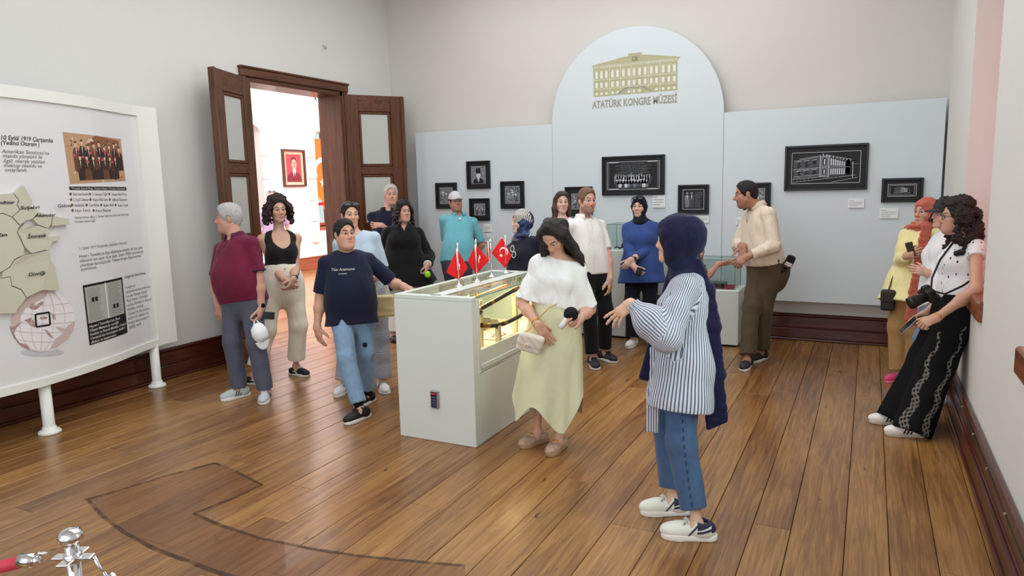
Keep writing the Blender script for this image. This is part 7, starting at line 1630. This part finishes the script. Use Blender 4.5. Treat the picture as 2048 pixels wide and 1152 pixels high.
# ------------------------------------------------------------------ man in cream shirt
def cream_man():
    p = Person('balding man with moustache in cream shirt and olive trousers leaning by the low case', h=1.77, male=True, bulk=1.08, belly=.6, feet=((1522, 720, -30), (1494, 735, -12)), pelvis=(1532, .1), neck=(1514, 414, .05), head=(1492, 388, .02), body=-52, chest=-62, hyaw=-84, hpitch=-10, hands=((1493, 514, -.15), (1487, 492, .06)), elbows=((1552, 492, -.20), (1484, 468, .3)), skin=(190, 136, 112))
    p.face(browc=(24, 18, 16), moust=(26, 20, 18), nose=1.2, beard=(110, 80, 66), beardf=.3, double=.3); p.hand(0, (-.75, -.6, .2), (.1, -.4, -.8), curls=[.7, .8, .9, 1]); p.hand(1, (-.1, -.95, .3), (-.4, .1, .8), curls=[.5, .6, .7, .8]); p.finish_body()
    CS = cloth('shirt_cream', (226, 212, 192), .55, .75, var=.04); p.top('shirt', CS, .018, .0, 1.0, .064, vneck=.06, fold=.006, fseed=22); p.collar(CS, .062, .045)
    F = Field()
    for i in (0, 1): F.add(cap(p.sh[i], p.el[i], .060, .064), .03); F.add(cap(p.el[i], lp(p.el[i], p.wr[i], .80 if i == 0 else .6), .064, .050, cb=True), .03)
    F.disp = ripple(.004, 34, 25, sharp=True); p.garment('sleeves', F, CS, pts=p.sh+p.el+p.wr, pad=.13)
    OL = cloth('trousers_olive', (82, 70, 52), .5, .8); p.trousers(OL, .02, 1.92, .078, .1, .006, 31); p.belt(LEATH, .08, .022); F = Field(); H = p.hd; p.hair(hair_mat('hair_black', (0, 0, 0)), 'short', vol=.6, seed=17, front=.02)
    m = MB(); m.tube([p.N+p.Fc*.125-p.up*q for q in (.06, .1, .14)], .004, 6); m.build('pen', mat('steel', (0, 0, 0)), p.E)
    for i in (0, 1): p.shoe(i, mat('sneaker_slate', (38, 42, 46), .6), SOLE_W, L=.285)
    c = p.U((1577, 527, -.13)); K = empty('microphone', c, label='black boxy broadcast microphone at the back of the man in the cream shirt', cat='microphone'); ax = nrm(p.ir*.45+Z); R = np.column_stack([nrm(p.ir-Z*.45), p.tc, ax]); F = Field(); F.add(rbox(c+ax*.02, (.040, .036, .062), R, .026), .01); solid('foam', F, c-.13, c+.13, .006, mat('foam_black', (0, 0, 0)), K)
    MB().obox(c-ax*.012, (.036, .036, .036), R, 0, .006).build('cube', mat('cube_black', (26, 26, 28), .4), K); f = MB(); fn = lambda a, b, d=0: c-ax*.012+p.tc*(.0365+d)+R[:, 0]*a+ax*b; f.flat(rect(-.03, .012, .03, .024), fn, 0, 0).flat(rect(-.03, -.012, .03, .008), fn, 0, 1); letters(f, 'HABER', .022, fn, 0, -.008, .0006, 'CENTER', mi=0, bold=.001); f.build('label', [mat('label_white', (226, 226, 226), .5), mat('label_red', (150, 40, 40), .5)], K)
    MB().tube([c-ax*.045, c-ax*.09-p.ir*.03], [.014, .012], 10).build('handle', PHB, K)
cream_man()
# ------------------------------------------------------------------ three women at the right wall
def coral_woman():
    p = Person('woman in coral headscarf and yellow blouse holding a phone near the right wall', h=1.58, bulk=1.05, feet=((1836, 768, -20), (1798, 762, -42)), pelvis=(1822, 0), neck=(1848, 456, .0), head=(1851, 424, -.02), heads=1.08, body=-36, hyaw=-40, hpitch=0, hands=((1858, 545, -.15), (1812, 512, -.20)), elbows=((1875, 540, .1), (1800, 522, .1)), bust=1.0, skin=(212, 160, 136))
    p.face(browc=(44, 32, 28)); p.hand(0, (-.6, -.5, .4), (0, -.2, -.9), curl=.6); p.hand(1, (.75, .25, .4), (.4, .2, -.8), curls=[.5, .6, .7, .8]); p.finish_body()
    YE = cloth('blouse_yellow', (238, 226, 166), .4, .8, var=.04); p.top('blouse', YE, .02, -.35, 1.9, .07, flare=.03, sl_ease=.024); p.trousers(cloth('trousers_tan', (166, 130, 84), .4), .022, 1.93, .08); CO = cloth('scarf_coral', (196, 106, 86), .5, .85, var=.08)
    q = [p.U((1852, 462, -.15)), p.U((1846, 500, -.20)), p.U((1838, 560, -.22)), p.U((1826, 640, -.20))]; ex = []
    for j, wd in ((0, .045), (1, .056), (2, .064)):
        ax = nrm(q[j+1]-q[j]); R = np.column_stack([nrm(np.cross(ax, p.tc)), p.tc, ax]); ex.append((rbox((q[j]+q[j+1])/2, (wd, .022, np.linalg.norm(q[j+1]-q[j])/2+.02), R, .016), .035, q[j+1]))
    sd = lp(p.N, p.sh[1], .9); ex.append((cap(p.N+p.up*.01-p.Fc*.03, sd+p.up*.045-p.Fc*.02, .045, .04), .04, sd)); ex.append((cap(sd+p.up*.045-p.Fc*.02, sd-p.up*.16-p.Fc*.05+p.Rc*.03, .042, .03), .04, sd-p.up*.1))
    p.hijab(CO, vol=1.2, fold=.006, extra=ex, rings=True, res=.006)
    PK = mat('sneaker_pink', (214, 70, 116), .55)
    for i in (0, 1): p.shoe(i, PK, mat('sole_pink', (230, 130, 160), .5), L=.25)
    phone('brown-cased phone held at the chest of the woman in the coral headscarf', p.U((1821, 499, -.25)), Z+p.ir*-.3, -p.tc+p.ir*.5, mat('phone_brown', (66, 50, 42), .4), .125, .062)
    c = p.U((1776, 600, .0)); K = empty('shoulder_bag', c, label='small dark brown shoulder bag hanging beside the tan trousers', cat='bag'); R = np.column_stack([p.ir, p.tc, Z]); F = Field(); F.add(rbox(c, (.055, .04, .09), R, .02), .02); solid('body', F, c-.16, c+.16, .006, mat('bag_brown', (40, 32, 30), .6), K); F = Field(); F.add(rbox(c+Z*.035+p.tc*.006, (.058, .042, .055), R, .02), .02); solid('flap', F, c-.16, c+.16, .006, mat('bag_brown_flap', (50, 40, 36), .6), K); MB().tube([c+Z*.085, p.U((1790, 540, .02)), p.U((1812, 476, .03))], .005, 6).build('strap', mat('bag_brown', (0, 0, 0)), K)
coral_woman()
def cap_woman():
    b = fl(1862, 800); p = Person('woman in dark cap and white t-shirt with folded arms, behind the curly-haired photographer', h=1.62, bulk=1.0, base=(b[0]+.02, b[1]), body=-60, hyaw=-62, neck=(1896, 462, 0), head=(1890, 428, 0), hands=((1856, 547, -.12), (1876, 540, .08)), elbows=((1904, 548, -.10), (1874, 530, .2)), skin=(222, 176, 156))
    p.face(); p.hand(0, (-.8, .3, .2), (0, -.3, -.8), curl=.6); p.hand(1, (.8, .2, .2), (0, 0, -.9), curl=.6); p.finish_body(); p.top('t_shirt', cloth('tshirt_white', (228, 230, 234), .35, var=.03), .018, -.25, .9, .068); p.trousers(cloth('jeans_mid', (110, 134, 166), .4), .018); p.hair(hair_mat('hair_dark', (0, 0, 0)), 'curly', .10, .8, seed=31)
    H = p.hd; CK = cloth('cap_charcoal', (52, 50, 56), .3); F = Field(); k = H.k; F.add(ell(H(0, -.012, .047), np.array([.094, .112, .102])*k, H.R), .02); F.cut(half(H(0, 0, .036), -H.d(0, .25, 1)), .004); solid('cap_crown', F, H.o-.2, H.o+.2, .005, CK, p.E); M = MB(); n = 15; vs = []
    for j in range(5):
        for i in range(n): a = PI*(i/(n-1)); vs.append(H(.085*math.cos(a), .045+.05*math.sin(a)+.0185*j*math.sin(a), .052-.005*j-.012*abs(math.cos(a))))
    M.add(vs, [(j*n+i, j*n+i+1, (j+1)*n+i+1, (j+1)*n+i) for j in range(4) for i in range(n-1)], 0, True); o = M.build('cap_visor', CK, p.E); md = o.modifiers.new('t', 'SOLIDIFY'); md.thickness = .004
    for i in (0, 1): p.shoe(i, SNK_W, SOLE_W)
cap_woman()
def photographer():
    p = Person('curly-haired woman in glasses and embroidered black trousers, leaning at the right wall', h=1.66, bulk=.92, feet=((1822, 872, -76), (1788, 848, -80)), pelvis=(1919, .02), neck=(1936, 476, .0), head=(1913, 434, -.03), arms=1.2, body=-72, chest=-72, hyaw=-80, hpitch=0, hands=((1872, 636, -.27), (1850, 628, .14)), elbows=((1976, 575, -.36), (1900, 600, .34)), knees=((1862, 740, 0), (1850, 740, .15)), bust=1.15, skin=(206, 156, 128), belly=.25)
    p.face(browc=(40, 28, 24), nose=1.15, double=.2); p.hand(0, (-.75, -.4, .3), (.2, -.5, -.7), curls=[.9, 1, 1.1, 1.1]); p.hand(1, (-.75, -.55, .1), (.2, -.5, .7), curls=[.5, .6, .7, .8]); p.finish_body()
    t = NT('spotted_white'); vo = t.n('ShaderNodeTexVoronoi'); vo.inputs['Scale'].default_value = 30; vo.inputs['Randomness'].default_value = .6; t.l(t.coord('Object', (1, 1, .6)), vo.inputs['Vector']); t.base(t.ramp(vo.outputs['Distance'], [(.17, lin((50, 50, 58))), (.21, lin((228, 228, 232)))])); t.bump(t.noise(t.coord('Object', (1, 1, .4)), 10, 3, .5, 1.2), .35, .03); t.set(.8)
    p.top('blouse', t.m, .016, -.02, .24, .07, vneck=.06, sl_ease=.022); F = Field()
    BT = NT('trousers_embroidered'); a_ = BT.n('ShaderNodeAttribute', attribute_name='Col'); BT.base(a_.outputs['Color']); BT.set(.9, 0, .2)
    ax0 = p.hip[0]; e0 = np.array([*p.ank[0][:2], 0.])
    def col(V):
        C = np.tile(np.array(lin((15, 15, 17))[:3]), (len(V), 1)); z = V[:, 2]
        for off, z1 in ((-.02, .75), (.0, .72)):
            pass
        for s_, top, ofs in ((1, .74, .055), (-1, .70, -.075)):
            c = p.hip[0][None]*0+np.outer(np.clip(z/p.hip[0][2], 0, 1), p.hip[0])+np.outer(1-np.clip(z/p.hip[0][2], 0, 1), p.ank[0]); u = (V-c)@p.ir-ofs-.012*np.sin(z*34); near = ((V-c)@p.tc > 0)
            w = .007+.022*np.clip((.62-z)/.5, 0, 1)*(1 if s_ < 0 else .7); pat = (np.sin(z*150+u*90)*np.sin(u*210-z*60) > -.15)
            C[(np.abs(u) < w) & near & (z < top) & pat] = np.array(lin((112, 109, 102))[:3])
        return C
    F = Field(); p.torso(F, .014, -.3, .2, .05); F.cut(half(p.spine(.08)[0], p.up))
    for i in (0, 1): F.add(cap(p.hip[i], p.kn[i], .115, .115), .05); e = p.ank[i]+Z*-.055; F.add(cap(p.kn[i], e, .115, .125, cb=True), .05)
    F.disp = ripple(.006, 20, 41, (1, 1, .3)); p.lastF = F; p.garment('trousers', F, BT.m, .006, pts=[p.P]+p.hip+p.kn+p.ank, pad=.2, color=col)
    HB = hair_mat('hair_brown_dark', (34, 25, 23)); p.hair(HB, 'curly', .27, 1.4, seed=12, wrap=1.9); p.glasses(mat('glasses_gunmetal', (60, 54, 50), .3, .6), glass('spectacle_glass', (250, 250, 250)))
    SW = mat('sneaker_leather', (232, 230, 224), .45)
    for i in (0, 1): p.shoe(i, SW, mat('sole_gum', (196, 186, 170), .55), L=.27, stripe=mat('stripe_black', (22, 22, 24), .5), lace=SNK_W, height=.04)
    GO = mat('gold', (0, 0, 0)); M = MB(); c = lp(p.el[0], p.wr[0], .93); axx = nrm(p.wr[0]-p.el[0]); e1 = nrm(p.tc-axx*(p.tc@axx)); e2 = np.cross(axx, e1); M.tube([c+(e1*math.cos(a)+e2*math.sin(a))*.032 for a in np.linspace(0, 2*PI, 20)], .003, 6, caps=False); M.build('bracelet', GO, p.E)
    # camera hanging from its strap
    d = p.d0-.09; c = U(1858, 590, d); K = empty('camera', c, label='black camera with long lens hanging on a strap before the photographer', cat='camera'); f = nrm(p.ir*-.80-Z*.42+p.tc*.35); u = nrm(Z-f*(Z@f)); r = np.cross(f, u); R = np.column_stack([r, f, u]); CB = mat('camera_black', (20, 20, 22), .4, bump=.15, bscale=200); F = Field(); F.add(rbox(c, (.066, .028, .045), R, .012), .01); F.add(rbox(c+u*.05, (.026, .026, .022), R, .012), .02); F.add(rbox(c+r*.052+f*.022, (.014, .022, .042), R, .012), .012); F.add(rbox(c-r*.052+f*.012, (.012, .02, .042), R, .012), .012); solid('body', F, c-.13, c+.13, .004, CB, K)
    RL = np.column_stack([r, u, f]); M = MB(); M.lathe([(.034, .025), (.036, .03), (.036, .07), (.038, .075), (.038, .105), (.041, .11), (.042, .14), (.036, .142)], c, 24, 0, RL); M.build('lens', CB, K); M = MB(); M.lathe([(.0375, .078), (.039, .08), (.039, .1), (.0375, .102)], c, 24, 0, RL).build('zoom_ring', mat('rubber', (34, 34, 36), .7, bump=.6, bscale=300), K); MB().lathe([(.034, .1415), (.02, .140), (.001, .139)], c, 20, 0, RL).build('front_element', mat('lens_dark', (0, 0, 0)), K)
    M = MB(); cl = [c-r*.06+u*.04, U(1864, 556, d-.02), U(1880, 520, d), U(1910, 480, d-.02)]; M.tube(cl, .007, 6, flat=(p.tc, .3)); M.tube([c+r*.06+u*.04, U(1890, 588, d-.12), U(1925, 572, d-.17), U(1950, 555, d-.12)], .007, 6, flat=(p.tc, .3)); M.build('strap', mat('strap_black', (20, 20, 22), .5), K)
    phone('dark phone with pale edge held low by the photographer', U(1817, 650, d+.17), p.ir*-.6-Z*.75, p.ir*-.72+Z*.6+p.tc*.25, mat('phone_silver', (150, 150, 158), .3), .15, .073)
photographer()
